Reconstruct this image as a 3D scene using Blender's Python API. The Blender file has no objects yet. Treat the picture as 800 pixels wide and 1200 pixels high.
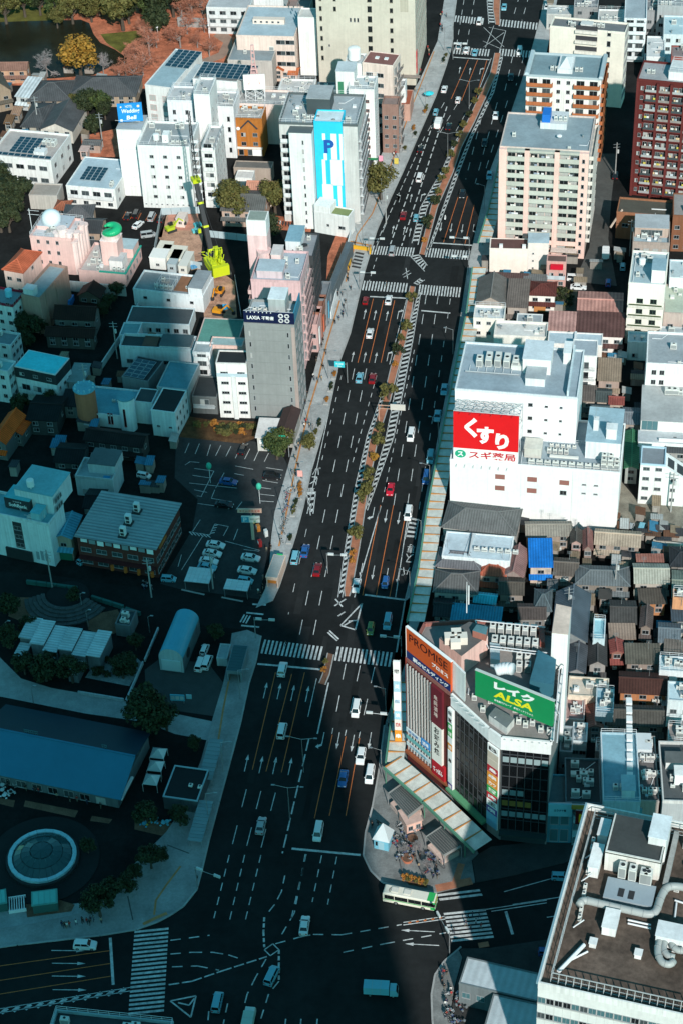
import bpy,math,random
from mathutils import Vector,Matrix
R=math.radians
random.seed(11)
sc=bpy.context.scene
COL=sc.collection
CAM_H,FPX,PITCH,ROLL=300.0,2270.0,39.3,-2.65
_th,_ro=R(PITCH),R(ROLL)
FW=Vector((0,math.cos(_th),-math.sin(_th)))
_rt=Vector((1,0,0));_up=_rt.cross(FW)
RT=_rt*math.cos(_ro)+_up*math.sin(_ro)
UP=_up*math.cos(_ro)-_rt*math.sin(_ro)
CAM=Vector((0,0,CAM_H))
cd=bpy.data.cameras.new('camera');cam=bpy.data.objects.new('camera',cd);COL.objects.link(cam)
cam.matrix_world=Matrix.Translation(CAM)@Matrix((RT,UP,-FW)).transposed().to_4x4()
cd.sensor_fit='VERTICAL';cd.sensor_height=36.0;cd.lens=FPX/1200*36
cd.clip_start=1.0;cd.clip_end=6000
sc.camera=cam
SUN_EL,SHADOW_AZ=32.5,-10.0
w=bpy.data.worlds.new('World');sc.world=w;w.use_nodes=True
nt=w.node_tree;bg=nt.nodes['Background']
sky=nt.nodes.new('ShaderNodeTexSky');sky.sky_type='NISHITA';sky.sun_disc=False
sky.sun_elevation=R(SUN_EL);sky.sun_rotation=R(180+SHADOW_AZ)
sky.ozone_density=2.0;sky.dust_density=0.6
tint=nt.nodes.new('ShaderNodeMix');tint.data_type='RGBA';tint.blend_type='MULTIPLY'
tint.inputs[0].default_value=1.0;tint.inputs[7].default_value=(0.33,1.10,0.94,1)
nt.links.new(sky.outputs[0],tint.inputs[6]);nt.links.new(tint.outputs[2],bg.inputs[0])
bg.inputs[1].default_value=0.125
sd=bpy.data.lights.new('sun','SUN');sd.energy=4.3;sd.angle=R(0.8);sd.color=(1.0,0.95,0.89)
sun=bpy.data.objects.new('sun',sd);COL.objects.link(sun)
_sd=Vector((math.sin(R(SHADOW_AZ))*math.cos(R(SUN_EL)),math.cos(R(SHADOW_AZ))*math.cos(R(SUN_EL)),-math.sin(R(SUN_EL))))
sun.rotation_euler=_sd.to_track_quat('-Z','Y').to_euler()
sun.location=(120,-200,420)
vs=sc.view_settings
vs.view_transform='Standard';vs.look='None';vs.exposure=0.19;vs.gamma=1.0;vs.use_curve_mapping=False
sc.cycles.use_denoising=True
sc.cycles.max_bounces=6;sc.cycles.diffuse_bounces=3;sc.cycles.glossy_bounces=3
sc.cycles.transparent_max_bounces=6;sc.cycles.caustics_reflective=False;sc.cycles.caustics_refractive=False
sc.cycles.sample_clamp_indirect=4.0
def at(x,y,z=0.0):
 d=FW*FPX+RT*(x-400)+UP*(600-y)
 return CAM+d*((z-CAM_H)/d.z)
def sight(P):
 d=Vector(P)-CAM;k=FPX/d.dot(FW)
 return 400+k*d.dot(RT),600-k*d.dot(UP)
def height_of(top,base_y):
 lo,hi=0.0,120.0
 for _ in range(40):
  m=(lo+hi)/2;p=at(top[0],top[1],m)
  if sight((p.x,p.y,0))[1]<base_y:lo=m
  else:hi=m
 return lo
GRID=9.4
def frame(rot):
 a=R(rot);return Vector((math.cos(a),-math.sin(a),0)),Vector((math.sin(a),math.cos(a),0))
MATS={}
def nodes_of(m):
 m.use_nodes=True
 return m.node_tree.nodes,m.node_tree.links,m.node_tree.nodes['Principled BSDF']
def mat(name,col,rough=0.8,var=0.18,scale=0.35,streak=0.0,bump=0.0,metal=0.0,ribs=None,tile=None,emit=0.0,spec=0.22,objvar=0.06):
 if name in MATS:return MATS[name]
 m=bpy.data.materials.new(name);MATS[name]=m
 N,L,P=nodes_of(m)
 P.inputs['Roughness'].default_value=rough;P.inputs['Metallic'].default_value=metal
 P.inputs['Specular IOR Level'].default_value=spec
 tc=N.new('ShaderNodeTexCoord');oi=N.new('ShaderNodeObjectInfo')
 off=N.new('ShaderNodeVectorMath');off.operation='ADD'
 mul=N.new('ShaderNodeMath');mul.operation='MULTIPLY';mul.inputs[1].default_value=300.0
 L.new(oi.outputs['Random'],mul.inputs[0]);L.new(tc.outputs['Object'],off.inputs[0]);L.new(mul.outputs[0],off.inputs[1])
 def noise(sc_,det,vec):
  n=N.new('ShaderNodeTexNoise');n.inputs['Scale'].default_value=sc_;n.inputs['Detail'].default_value=det
  n.inputs['Roughness'].default_value=0.65;L.new(vec,n.inputs['Vector']);return n.outputs['Fac']
 def rng(src,lo,hi,a=0.3,b=0.7):
  r=N.new('ShaderNodeMapRange');r.inputs[1].default_value=a;r.inputs[2].default_value=b
  r.inputs[3].default_value=lo;r.inputs[4].default_value=hi;L.new(src,r.inputs[0]);return r.outputs[0]
 def times(a,b):
  n=N.new('ShaderNodeMath');n.operation='MULTIPLY';L.new(a,n.inputs[0]);L.new(b,n.inputs[1]);return n.outputs[0]
 k=rng(noise(scale,6,off.outputs[0]),1-var,1+var*0.6)
 k=times(k,rng(noise(scale*9,4,off.outputs[0]),1-var*0.5,1+var*0.35))
 if objvar:k=times(k,rng(oi.outputs['Random'],1-objvar,1+objvar,0,1))
 if streak:
  mp=N.new('ShaderNodeMapping');mp.inputs['Scale'].default_value=(1.6,1.6,0.06);L.new(off.outputs[0],mp.inputs[0])
  k=times(k,rng(noise(1.0,5,mp.outputs[0]),1-streak,1.02,0.35,0.6))
 if ribs:
  axis,pitch,depth=ribs
  sx=N.new('ShaderNodeSeparateXYZ');L.new(tc.outputs['Object'],sx.inputs[0])
  f=N.new('ShaderNodeMath');f.operation='MULTIPLY';f.inputs[1].default_value=2*math.pi/pitch;L.new(sx.outputs[axis],f.inputs[0])
  s=N.new('ShaderNodeMath');s.operation='SINE';L.new(f.outputs[0],s.inputs[0])
  k=times(k,rng(s.outputs[0],1-depth,1+depth*0.4,-1,1))
 mx=N.new('ShaderNodeMix');mx.data_type='RGBA';mx.blend_type='MULTIPLY';mx.inputs[0].default_value=1
 mx.inputs[6].default_value=(*col,1);L.new(k,mx.inputs[7]);L.new(mx.outputs[2],P.inputs['Base Color'])
 if bump:
  b=N.new('ShaderNodeBump');b.inputs['Strength'].default_value=bump;b.inputs['Distance'].default_value=0.1
  L.new(noise(scale*14,5,off.outputs[0]),b.inputs['Height']);L.new(b.outputs[0],P.inputs['Normal'])
 if emit:
  P.inputs['Emission Color'].default_value=(*col,1);P.inputs['Emission Strength'].default_value=emit
 return m
def wall(col,streak=0.16,**k):
 return mat('wall_%02d_%02d_%02d'%tuple(int(c*99)for c in col),col,rough=0.85,var=0.11,scale=0.12,streak=streak*1.1,**k)
def deck(col,**k):
 return mat('deck_%02d_%02d_%02d'%tuple(int(c*99)for c in col),col,rough=0.75,var=0.22,scale=0.16,**k)
def tiled(col,axis=0,pitch=0.62):
 return mat('tile_%02d_%02d_%02d_%d_%d'%(*[int(c*99)for c in col],axis,int(pitch*100)),col,rough=0.62,var=0.30,scale=0.3,ribs=(axis,pitch,0.26),spec=0.12,objvar=0.12)
def paint(col,rough=0.45,**k):
 return mat('paint_%02d_%02d_%02d_%d'%(*[int(c*99)for c in col],int(rough*10)),col,rough=rough,var=0.06,**k)
def glassy(name,col,rough=0.12):
 if name in MATS:return MATS[name]
 m=bpy.data.materials.new(name);MATS[name]=m
 N,L,P=nodes_of(m)
 P.inputs['Base Color'].default_value=(*col,1);P.inputs['Roughness'].default_value=rough
 P.inputs['Specular IOR Level'].default_value=0.6
 return m
WHITE,OFFW,CREAM=(0.80,0.80,0.78),(0.72,0.73,0.73),(0.78,0.70,0.60)
PINK,BEIGE,GREY=(0.74,0.50,0.46),(0.60,0.55,0.46),(0.30,0.31,0.30)
G_DARK=glassy('glass_dark',(0.012,0.016,0.018));G_MID=glassy('glass_mid',(0.06,0.075,0.08))
G_CURT=glassy('glass_curtain',(0.42,0.42,0.40),0.3);G_TEAL=glassy('glass_teal',(0.07,0.16,0.18))
FRAME=paint((0.32,0.33,0.34));FRAMED=paint((0.05,0.05,0.055))
STEEL=mat('steel',(0.42,0.44,0.45),rough=0.4,metal=0.6,var=0.1);STEELW=paint((0.72,0.73,0.74))
DARKM=paint((0.035,0.037,0.04));RUBBER=mat('rubber',(0.012,0.012,0.013),rough=0.9)
ACM=paint((0.66,0.66,0.62),0.55);CONC=mat('concrete',(0.36,0.36,0.35),rough=0.9,var=0.2,streak=0.15)
class MB:
 def __init__(s):s.v=[];s.f=[];s.m=[]
 def add(s,vs_,fs,mi=0):
  o=len(s.v);s.v+=[tuple(p)for p in vs_]
  for f in fs:s.f.append([i+o for i in f]);s.m.append(mi)
  return s
 def box(s,x0,x1,y0,y1,z0,z1,mi=0):
  return s.add([(x0,y0,z0),(x1,y0,z0),(x1,y1,z0),(x0,y1,z0),(x0,y0,z1),(x1,y0,z1),(x1,y1,z1),(x0,y1,z1)],[(3,2,1,0),(4,5,6,7),(0,1,5,4),(1,2,6,5),(2,3,7,6),(3,0,4,7)],mi)
 def prism(s,pts,z0,z1,mi=0,top=None,bottom=True):
  n=len(pts)
  a=sum(pts[i][0]*pts[(i+1)%n][1]-pts[(i+1)%n][0]*pts[i][1]for i in range(n))
  if a<0:pts=list(pts)[::-1]
  s.add([(p[0],p[1],z0)for p in pts]+[(p[0],p[1],z1)for p in pts],[tuple(i for i in(k,(k+1)%n,(k+1)%n+n,k+n))for k in range(n)],mi)
  o=len(s.v)-2*n
  s.f.append([o+n+i for i in range(n)]);s.m.append(mi if top is None else top)
  if bottom:s.f.append([o+i for i in range(n)][::-1]);s.m.append(mi)
  return s
 def tube(s,p0,p1,r0,r1=None,n=6,mi=0,caps=True):
  r1=r0 if r1 is None else r1
  p0,p1=Vector(p0),Vector(p1);d=(p1-p0)
  if d.length<1e-6:return s
  d.normalize();a=d.orthogonal().normalized();b=d.cross(a)
  vs_=[]
  for p,r in((p0,r0),(p1,r1)):
   for k in range(n):
    t=2*math.pi*k/n;vs_.append(p+a*math.cos(t)*r+b*math.sin(t)*r)
  fs=[(k,(k+1)%n,(k+1)%n+n,k+n)for k in range(n)]
  if caps:fs+=[tuple(range(n))[::-1],tuple(range(n,2*n))]
  return s.add(vs_,fs,mi)
 def bar(s,p0,p1,w,h=None,mi=0):
  h=h or w;p0,p1=Vector(p0),Vector(p1);d=(p1-p0).normalized()
  a=d.cross(Vector((0,0,1)))
  a=Vector((1,0,0))if a.length<1e-4 else a.normalized()
  b=a.cross(d)*(h/2);a=a*(w/2)
  vs_=[p+sx*a+sy*b for p in(p0,p1)for sx,sy in((-1,-1),(1,-1),(1,1),(-1,1))]
  return s.add(vs_,[(0,1,2,3),(7,6,5,4),(0,4,5,1),(1,5,6,2),(2,6,7,3),(3,7,4,0)],mi)
 def sweep(s,pts,r,n=10,mi=0,bend=.9):
  P=[Vector(p)for p in pts];Q=[P[0]]
  for a,b,c in zip(P,P[1:],P[2:]):
   d0,d1=min(bend*r*2,(b-a).length*.45),min(bend*r*2,(c-b).length*.45);p0,p1=b+(a-b).normalized()*d0,b+(c-b).normalized()*d1
   for k in range(6):t=k/5;Q.append(p0*(1-t)**2+b*2*t*(1-t)+p1*t*t)
  Q.append(P[-1]);vs_=[];up=Vector((0,0,1))
  for i,q in enumerate(Q):
   d=(Q[min(i+1,len(Q)-1)]-Q[max(i-1,0)]).normalized();a=d.cross(up);a=Vector((1,0,0))if a.length<1e-3 else a.normalized();b=a.cross(d)
   vs_+=[q+a*r*math.cos(2*math.pi*k/n)+b*r*math.sin(2*math.pi*k/n)for k in range(n)]
  m=len(Q);return s.add(vs_,[(i*n+k,i*n+(k+1)%n,(i+1)*n+(k+1)%n,(i+1)*n+k)for i in range(m-1)for k in range(n)]+[tuple(range(n))[::-1],tuple(range((m-1)*n,m*n))],mi)
 def cyl(s,x,y,z0,z1,r,n=16,mi=0,r1=None):return s.tube((x,y,z0),(x,y,z1),r,r1,n,mi)
 def ball(s,c,rx,ry,rz,nu=16,nv=10,mi=0,v0=0.0,v1=1.0):
  vs_=[];fs=[]
  for j in range(nv+1):
   t=math.pi*(v0+(v1-v0)*j/nv)
   for i in range(nu):
    p=2*math.pi*i/nu
    vs_.append((c[0]+rx*math.sin(t)*math.cos(p),c[1]+ry*math.sin(t)*math.sin(p),c[2]+rz*math.cos(t)))
  for j in range(nv):
   for i in range(nu):
    fs.append((j*nu+i,(j+1)*nu+i,(j+1)*nu+(i+1)%nu,j*nu+(i+1)%nu))
  return s.add(vs_,fs,mi)
 def quad(s,a,b,c,d,mi=0):return s.add([a,b,c,d],[(0,1,2,3)],mi)
 def mesh(s,name,mats,smooth=False):
  me=bpy.data.meshes.new(name);me.from_pydata(s.v,[],s.f)
  for m in(mats if isinstance(mats,(list,tuple))else[mats]):me.materials.append(m)
  if any(s.m):me.polygons.foreach_set('material_index',s.m)
  if smooth:me.polygons.foreach_set('use_smooth',[True]*len(s.f))
  return me
 def build(s,name,mats,parent=None,loc=(0,0,0),rotz=0.0,smooth=False):
  return put(name,s.mesh(name,mats,smooth),parent,loc,rotz)
def put(name,me,parent=None,loc=(0,0,0),rotz=0.0):
 o=bpy.data.objects.new(name,me);COL.objects.link(o)
 o.location=loc;o.rotation_euler=(0,0,rotz)
 if parent is not None:o.parent=parent
 return o
def tag(o,label=None,cat=None,group=None,kind=None):
 if label:o['label']=label
 if cat:o['category']=cat
 if group:o['group']=group
 if kind:o['kind']=kind
 return o
def thing(name,label,cat,loc=(0,0,0),rotz=0.0,group=None):
 return tag(put(name,None,None,loc,rotz),label,cat,group)
def copy_tree(o,parent=None):
 c=o.copy();COL.objects.link(c);c.parent=parent
 for k in('label','group'):
  pass
 for ch in o.children:copy_tree(ch,c)
 return c
def slot(o,i,m):
 o.material_slots[i].link='OBJECT';o.material_slots[i].material=m
def letters(text,w_,h_,m,parent,loc,rotz=0.0,bold=0.0,name='lettering',shear=0.0,tilt=0.0):
 cu=bpy.data.curves.new('t','FONT');cu.body=text;cu.extrude=0.02;cu.offset=bold;cu.shear=shear
 cu.align_x='CENTER';cu.resolution_u=3
 to=bpy.data.objects.new('t',cu)
 me=bpy.data.meshes.new_from_object(to)
 bpy.data.objects.remove(to);bpy.data.curves.remove(cu)
 if not me.vertices:return None
 xs=[v.co.x for v in me.vertices];ys=[v.co.y for v in me.vertices];zs=[v.co.z for v in me.vertices]
 cx,cy=(min(xs)+max(xs))/2,(min(ys)+max(ys))/2
 sx,sy=w_/max(1e-3,max(xs)-min(xs)),h_/max(1e-3,max(ys)-min(ys))
 for v in me.vertices:
  v.co=((v.co.x-cx)*sx,-v.co.z-0.02,(v.co.y-cy)*sy)
 me.materials.clear();me.materials.append(m);me.name=name
 o=put(name,me,parent,loc,rotz);o.rotation_euler=(0,tilt,rotz)
 return o
 # ================================================================== SETTING: ground, roads, pavements, markings
ASPH=mat('asphalt',(0.0205,0.0222,0.0228),spec=0.06,rough=0.85,var=0.35,scale=0.06,bump=0.15,objvar=0)
ASPH2=mat('alley_asphalt',(0.019,0.0195,0.0195),spec=0.06,rough=0.9,var=0.45,scale=0.12,bump=0.2,objvar=0)
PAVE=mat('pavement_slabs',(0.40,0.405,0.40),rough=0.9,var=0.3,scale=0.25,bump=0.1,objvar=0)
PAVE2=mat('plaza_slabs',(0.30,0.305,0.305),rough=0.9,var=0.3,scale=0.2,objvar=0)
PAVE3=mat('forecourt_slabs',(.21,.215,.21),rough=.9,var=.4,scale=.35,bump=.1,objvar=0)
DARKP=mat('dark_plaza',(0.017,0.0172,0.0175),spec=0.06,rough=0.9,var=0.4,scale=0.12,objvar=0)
EARTH=mat('earth',(0.19,0.10,0.065),rough=1,var=0.45,scale=0.3,objvar=0)
REDG=mat('red_ground',(0.50,0.165,0.09),rough=1,var=0.55,scale=0.3,objvar=0)
KERB=mat('kerb_stone',(0.36,0.36,0.35),rough=0.9,var=0.2)
WHITEP=mat('road_paint_white',(0.58,0.59,0.58),rough=0.7,var=0.5,scale=1.0,objvar=0)
ORANGEP=mat('road_paint_orange',(0.60,0.17,0.05),rough=0.7,var=0.3,scale=0.9,objvar=0)
TACT=mat('tactile_paving',(0.48,0.22,0.09),rough=0.8,var=0.25,scale=0.7,objvar=0)
REDBRICK=mat('red_paving',(0.42,0.17,0.10),rough=0.9,var=0.3,scale=0.5,objvar=0)
def g2(p,z=0.0):
 v=at(p[0],p[1],z);return(v.x,v.y)
def sheet(name,pts,z,m,label=None,thick=None,parent=None,kind='structure'):
 mb=MB();P=[g2(p,z)for p in pts]
 mb.prism(P,z-(thick or 0.003),z)
 o=mb.build(name,m,parent)
 if parent is None:tag(o,label,None,None,kind)
 return o
g=MB().add([(-3000,-600,0),(3000,-600,0),(3000,5000,0),(-3000,5000,0)],[(0,1,2,3)]).build('ground',ASPH2)
tag(g,'dark asphalt ground of alleys and yards between the buildings',kind='structure')
LK=[(536,-14),(530,30),(530,45),(527,60),(522,77),(510,112),(487,165),(472,200),(458,230),(441,270),(427,317),(410,390),(397,425),(385,482),(365,550),(355,595),(347,625),(336,660),(327,687),(319,704)]
LK2=[(306,745),(300,775),(292,800),(282,847),(270,892),(257,940),(245,985),(238,1015),(231,1042),(215,1062),(200,1072),(185,1080),(160,1089),(117,1096),(20,1107),(-30,1114)]
RK=[(640,-14),(633,20),(622,60),(611,95),(599,130),(587,165),(574,200),(563,245),(554,285),(548,312),(541,360),(533,410),(525,450),(518,485),(510,530),(503,560),(496,598),(486,655),(474,705),(464,765),(456,800),(450,850),(444,900),(436,945),(428,975),(425.5,1002),(434,1020),(448,1034),(475,1041),(512,1046)]
road=sheet('road',LK+[(312,716),(306,745)]+LK2[1:]+[(-30,1230),(505,1230),(505,1165),(509,1140),(520,1125),(540,1108),(572,1110),(660,1097),(740,1085),(740,985),(660,1012),(600,1027),(530,1042)]+RK[::-1],0.006,ASPH,'wide dark asphalt avenue and its crossing street')
side=sheet('road',[(330,690),(305,748),(180,724),(-30,696),(-30,668),(60,674),(170,690),(222,694),(300,712)],0.012,ASPH,'side street between the car park and the park')
sheet('road',[(672,330),(722,335),(712,280),(716,230),(722,180),(700,180),(694,250),(690,290)],0.004,mat('lane_asphalt',(0.085,0.085,0.08),rough=0.9,var=0.3,scale=0.1,objvar=0),'narrow lane beside the pink apartment tower')
def pavement(label,pts,m=PAVE,name='pavement',z=0.14):
 o=sheet(name,pts,z,m,label,thick=0.16)
 return o
def kerb(parent,line,wdt=0.35,z=0.17):
 P=[at(x,y,z)for x,y in line]
 for a,b in zip(P,P[1:]):
  n=max(1,int((b-a).length/14))
  for k in range(n):
   p,q=a.lerp(b,k/n),a.lerp(b,(k+0.985)/n)
   MB().bar((p.x,p.y,z-0.09),(q.x,q.y,z-0.09),wdt,0.20).build('kerb_stone',KERB,parent)
pl=pavement('long grey pavement along the west side of the avenue',LK+[(300,712),(311,690),(316,664),(318,630),(322,600),(338,545),(350,500),(356,480),(372,420),(385,372),(400,325),(405,290),(412,262),(424,240),(436,205),(447,180),(470,140),(482,108),(490,96),(512,48),(522,-14)])
kerb(pl,LK)
pl2=pavement('grey pavement at the edge of the park by the avenue',LK2+[(-30,1092),(40,1082),(95,1070),(120,1050),(150,1020),(195,975),(215,945),(236,890),(250,840),(262,800),(268,770),(272,742),(290,738)],PAVE2)
kerb(pl2,LK2)
pr=pavement('narrow pavement under the arcade roof on the east side of the avenue',RK[:22]+[(492,725),(500,700),(510,650),(522,560),(545,470),(552,400),(575,300),(590,240),(606,180),(630,110),(655,-14)])
kerb(pr,RK[:22])
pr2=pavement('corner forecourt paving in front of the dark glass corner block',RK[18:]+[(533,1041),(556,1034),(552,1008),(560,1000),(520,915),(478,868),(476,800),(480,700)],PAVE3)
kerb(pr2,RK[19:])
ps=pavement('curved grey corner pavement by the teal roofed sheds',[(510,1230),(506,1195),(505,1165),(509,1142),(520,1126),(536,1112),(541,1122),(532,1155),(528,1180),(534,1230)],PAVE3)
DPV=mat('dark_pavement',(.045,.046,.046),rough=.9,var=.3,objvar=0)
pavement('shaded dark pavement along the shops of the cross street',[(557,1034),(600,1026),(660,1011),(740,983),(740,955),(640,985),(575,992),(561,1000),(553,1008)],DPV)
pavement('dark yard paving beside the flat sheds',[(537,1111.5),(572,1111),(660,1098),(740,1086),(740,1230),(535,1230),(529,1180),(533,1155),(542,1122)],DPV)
kerb(ps,[(510,1230),(506,1195),(505,1165),(509,1142),(520,1126),(540,1109)])
def strip(name,line,wdt,m,parent,z):
 for a,b in zip(line,line[1:]):
  A,B=at(*a,z),at(*b,z);d=(B-A).normalized();n=Vector((-d.y,d.x,0))*wdt/2
  mb=MB();mb.prism([(p.x,p.y)for p in(A-n,A+n,B+n,B-n)],z-0.02,z);mb.build(name,m,parent)
strip('tactile_strip',[(508,60),(480,130),(455,200),(436,250),(418,275),(405,330)],0.4,TACT,pl,0.15)
strip('tactile_strip',[(398,352),(383,402),(374,440),(362,480),(348,540),(334,610),(327,640)],0.45,TACT,pl,0.15)
strip('tactile_strip',[(275,765),(262,830),(256,868)],0.4,TACT,pl2,0.15)
strip('tactile_strip',[(212,1015),(196,1036),(183,1055),(181,1072)],0.4,TACT,pl2,0.15)
strip('tactile_strip',[(196,1070),(182,1076),(168,1083)],0.7,TACT,pl2,0.152)
strip('red_paving_band',[(510,1041),(535,1036),(552,1032)],1.8,REDBRICK,pr2,0.152)
strip('red_paving_band',[(533,1034),(540,1012)],1.4,REDBRICK,pr2,0.153)
strip('red_paving_band',[(560,1108),(572,1106)],1.2,REDBRICK,ps,0.152)
for q in[[(410,283),(436,288)],[(410,284),(406,318)],[(433,288),(431,293)]]:
 strip('tactile_strip',q,0.9,TACT,pl,0.154)
JOINT=mat('paving_joint',(0.09,0.09,0.09),rough=0.9,objvar=0)
for q in[[(463,985),(472,1030)],[(484,1000),(500,1038)],[(150,1050),(156,1078)],[(196,990),(222,1000)],[(440,960),(520,1018)]]:
 strip('paving_joint',q,0.25,JOINT,pr2 if q[0][0]>400 else pl2,0.151)
MZ=0.014
def mark(name,poly,m=WHITEP,z=MZ,parent=None):
 mb=MB();mb.prism(poly,z-(0.006 if z>.0099 else .003),z);return mb.build(name,m,parent or road)
def line(name,a,b,wdt=0.16,m=WHITEP,parent=None,z=MZ):
 A,B=at(*a),at(*b);d=(B-A).normalized();n=Vector((-d.y,d.x,0))*wdt/2
 mark(name,[(p.x,p.y)for p in(A-n,A+n,B+n,B-n)],m,z,parent)
def dashes(a,b,dash=5.0,gap=5.0,wdt=0.17,name='lane_dash',m=WHITEP,parent=None,start=0.0):
 A,B=at(*a),at(*b);L_=(B-A).length;d=(B-A).normalized();n=Vector((-d.y,d.x,0))*wdt/2
 t=start
 while t<L_-0.3:
  p,q=A+d*t,A+d*min(t+dash,L_);t+=dash+gap
  mark(name,[(k.x,k.y)for k in(p-n,p+n,q+n,q-n)],m,MZ,parent)
def polydash(pts,**k):
 for a,b in zip(pts,pts[1:]):dashes(a,b,**k)
def zebra(a,b,c,n,frac=0.5,name='crosswalk_stripe',parent=None):
 A,B,C=at(*a),at(*b),at(*c);s=C-A;st=(B-A)/n
 for i in range(n):
  p=A+st*i;q=p+st*frac
  mark(name,[(k.x,k.y)for k in(p,q,q+s,p+s)],parent=parent)
def arrow(p,away=True,kind='s',L_=5.0,bearing=GRID):
 c=at(*p);u,v=frame(bearing)
 if not away:u,v=-u,-v
 def q(x,y):k=c+u*x+v*y;return(k.x,k.y)
 h=L_/2
 if kind=='s':
  mark('lane_arrow',[q(-.09,-h),q(.09,-h),q(.09,h-1.6),q(.38,h-1.6),q(0,h),q(-.38,h-1.6),q(-.09,h-1.6)])
 else:
  s=1 if kind=='r' else-1
  mark('lane_arrow',[q(-.09,-h),q(.09,-h),q(.09,h-1.6),q(.75*s,h-1.1),q(.70*s,h-1.5),q(1.3*s,h-.6),q(.5*s,h-.1),q(.65*s,h-.55),q(-.09*s,h-1.0)])
_rp=[mat('patch_a',(.016,.0175,.018),spec=.06,rough=.9,objvar=0),mat('patch_b',(.029,.031,.032),spec=.06,rough=.9,objvar=0),mat('patch_c',(.0235,.025,.0255),spec=.06,rough=.9,objvar=0)]
_u,_v=frame(GRID);_rg=random.Random(17)
for k in range(44):
 _t=_rg.random();_y=90+900*_t;_xl=515-(_y-90)*.285 if _y<700 else 332-(_y-700)*.27;_c=at(_xl+_rg.uniform(14,118),_y);_w,_l=_rg.uniform(.8,2.6),_rg.uniform(4,26)
 mark('road_patch',[(q.x,q.y)for q in(_c,_c+_u*_w,_c+_u*_w+_v*_l,_c+_v*_l)],_rg.choice(_rp),.0076+k*.00004)
zebra((437,288),(487,290.5),(434.3,298),16);zebra((500,290.5),(552,294),(497.5,301),16)
zebra((426,329),(479,332),(423.5,340),15);zebra((491,333.5),(541,337),(489,345),15)
zebra((310,749.5),(381,758),(305.5,765.5),15);zebra((395,757.5),(462,765),(391.5,774),14)
zebra((533,18),(568,21.5),(531.5,25.5),11);zebra((585,22.5),(631,27),(583.5,30.5),13)
zebra((532,55),(575,58),(530,63),13);zebra((585,57),(626,60),(583.5,65),12)
zebra((158,1091),(150.5,1192),(198,1087),20,0.52)
zebra((511,1048),(516,1058),(561,1042),2);zebra((519,1070),(529,1106),(568,1065),8,0.55)
zebra((286,720),(296,722),(281,729),3);
for a,b in(((296,708),(312,709)),((289,718),(309,720)),((283,733),(304,735))):line('crosswalk_stripe',a,b,0.5,parent=side,z=0.02)
for a,b in(((433,347.5),(476,349.5)),((505,284.5),(553,287.5)),((302,778),(375,784.5)),((427,697),(475,703)),((530,67),(573,70)),((342,994.5),(422,1002)),((129.5,1099),(133,1154)),((493,364),(527,367)),((592,1068),(600,1095))):
 line('stop_line',a,b,0.55)
for a,b in(((437,350),(419,425)),((449,352),(432,425)),((462,352),(446,425)),((323,788),(296,902)),((342,790),(312,904)),((357,788),(330,905)),((548,70),(528,116)),((559,70),(540,118)),((570,70),(556,118))):
 line('orange_lane_line',a,b,0.16,ORANGEP)
for a,b in(((539,222),(519,284)),((547,230),(531,285)),((555,240),(544,286)),((445.5,592),(424.5,697.8)),((460.6,592),(440.3,699)),((474.2,606),(456,700)),((389.5,861),(368.5,959)),((405,863),(386,956)),((421,865),(405,956))):
 line('orange_lane_line',a,b,0.16,ORANGEP)
dashes((415,432),(349,754));dashes((429,432),(366,750));dashes((441,440),(412,545),2,2)
dashes((400,440),(376,545),2,3,0.14);dashes((372,560),(338,720),3,7,0.14)
dashes((289,925),(270,1000));dashes((306,927),(287,1001));dashes((323,929),(304,1002))
for a,b in(((269,1002),(251,1076)),((287,1002),(269.5,1078)),((306,1002),(287.5,1080))):dashes(a,b,2.0,1.6,0.2,'guide_dash')
dashes((452,262),(436,300));
for i,(a,b)in enumerate((((497,160),(441,284)),((512,130),(457,286)),((523,125),(470,288)))):
 dashes(a,b,3.0,1.5,0.3 if i else 0.2,'lane_dash')
for a,b in(((543,0),(534,55)),((555,0),(546,55)),((520,120),(497,160)),((535,122),(512,160)),((552,120),(530,160))):dashes(a,b,4,4)
dashes((441,302),(432,330),2,2)
dashes((499,345),(461,592));dashes((513,345),(477,592));dashes((527,350),(490,600),3,4,0.15)
dashes((485,410),(447,590),2,2,0.15)
dashes((405,778),(389,860));dashes((421.7,780),(404,862));dashes((438.5,782),(420,865))
for a,b in(((359,1001),(341,1078)),((377,1002.5),(366,1057)),((394.7,1004),(384,1060))):dashes(a,b,2.0,1.6,0.2,'guide_dash')
for a,b in(((568,120),(545,210)),((582,120),(556,215)),((594,118),(568,200)),((600,66),(590,110)),((613,66),(604,100)),((608,-5),(600,22)),((619,-5),(611,24))):dashes(a,b)
dashes((385,800),(372,860),60,1,0.3,'centre_line');dashes((362,866),(331,1000),3.5,1.0,0.3,'centre_line')
line('lane_line',(371,795),(361,840),0.15);line('lane_line',(476,350),(456,427),0.18);line('lane_line',(446,593),(415,700),0.25);line('lane_line',(477,608),(463,700),0.2)
line('lane_line',(575,68),(558,112),0.2);line('lane_line',(386,480),(360,602),0.18)
for p,k in(((427,368),'s'),((439,369),'s'),((453,370),'s'),((466,368),'r'),((413,418),'s'),((427,418.5),'s'),((440,419),'s'),((454,417),'r'),((311,809),'s'),((327,810),'s'),((343,812),'s'),((360,813),'s'),((289,894),'s'),((306,896),'s'),((322,897),'s'),((340,898),'s'),((460,269),'s'),((473,270),'s'),((480,272),'s'),((468,232),'l'),((481,232),'s'),((493,231),'r'),((538,82),'s'),((550,83),'s'),((562,83),'r')):
 arrow(p,True,k)
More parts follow.
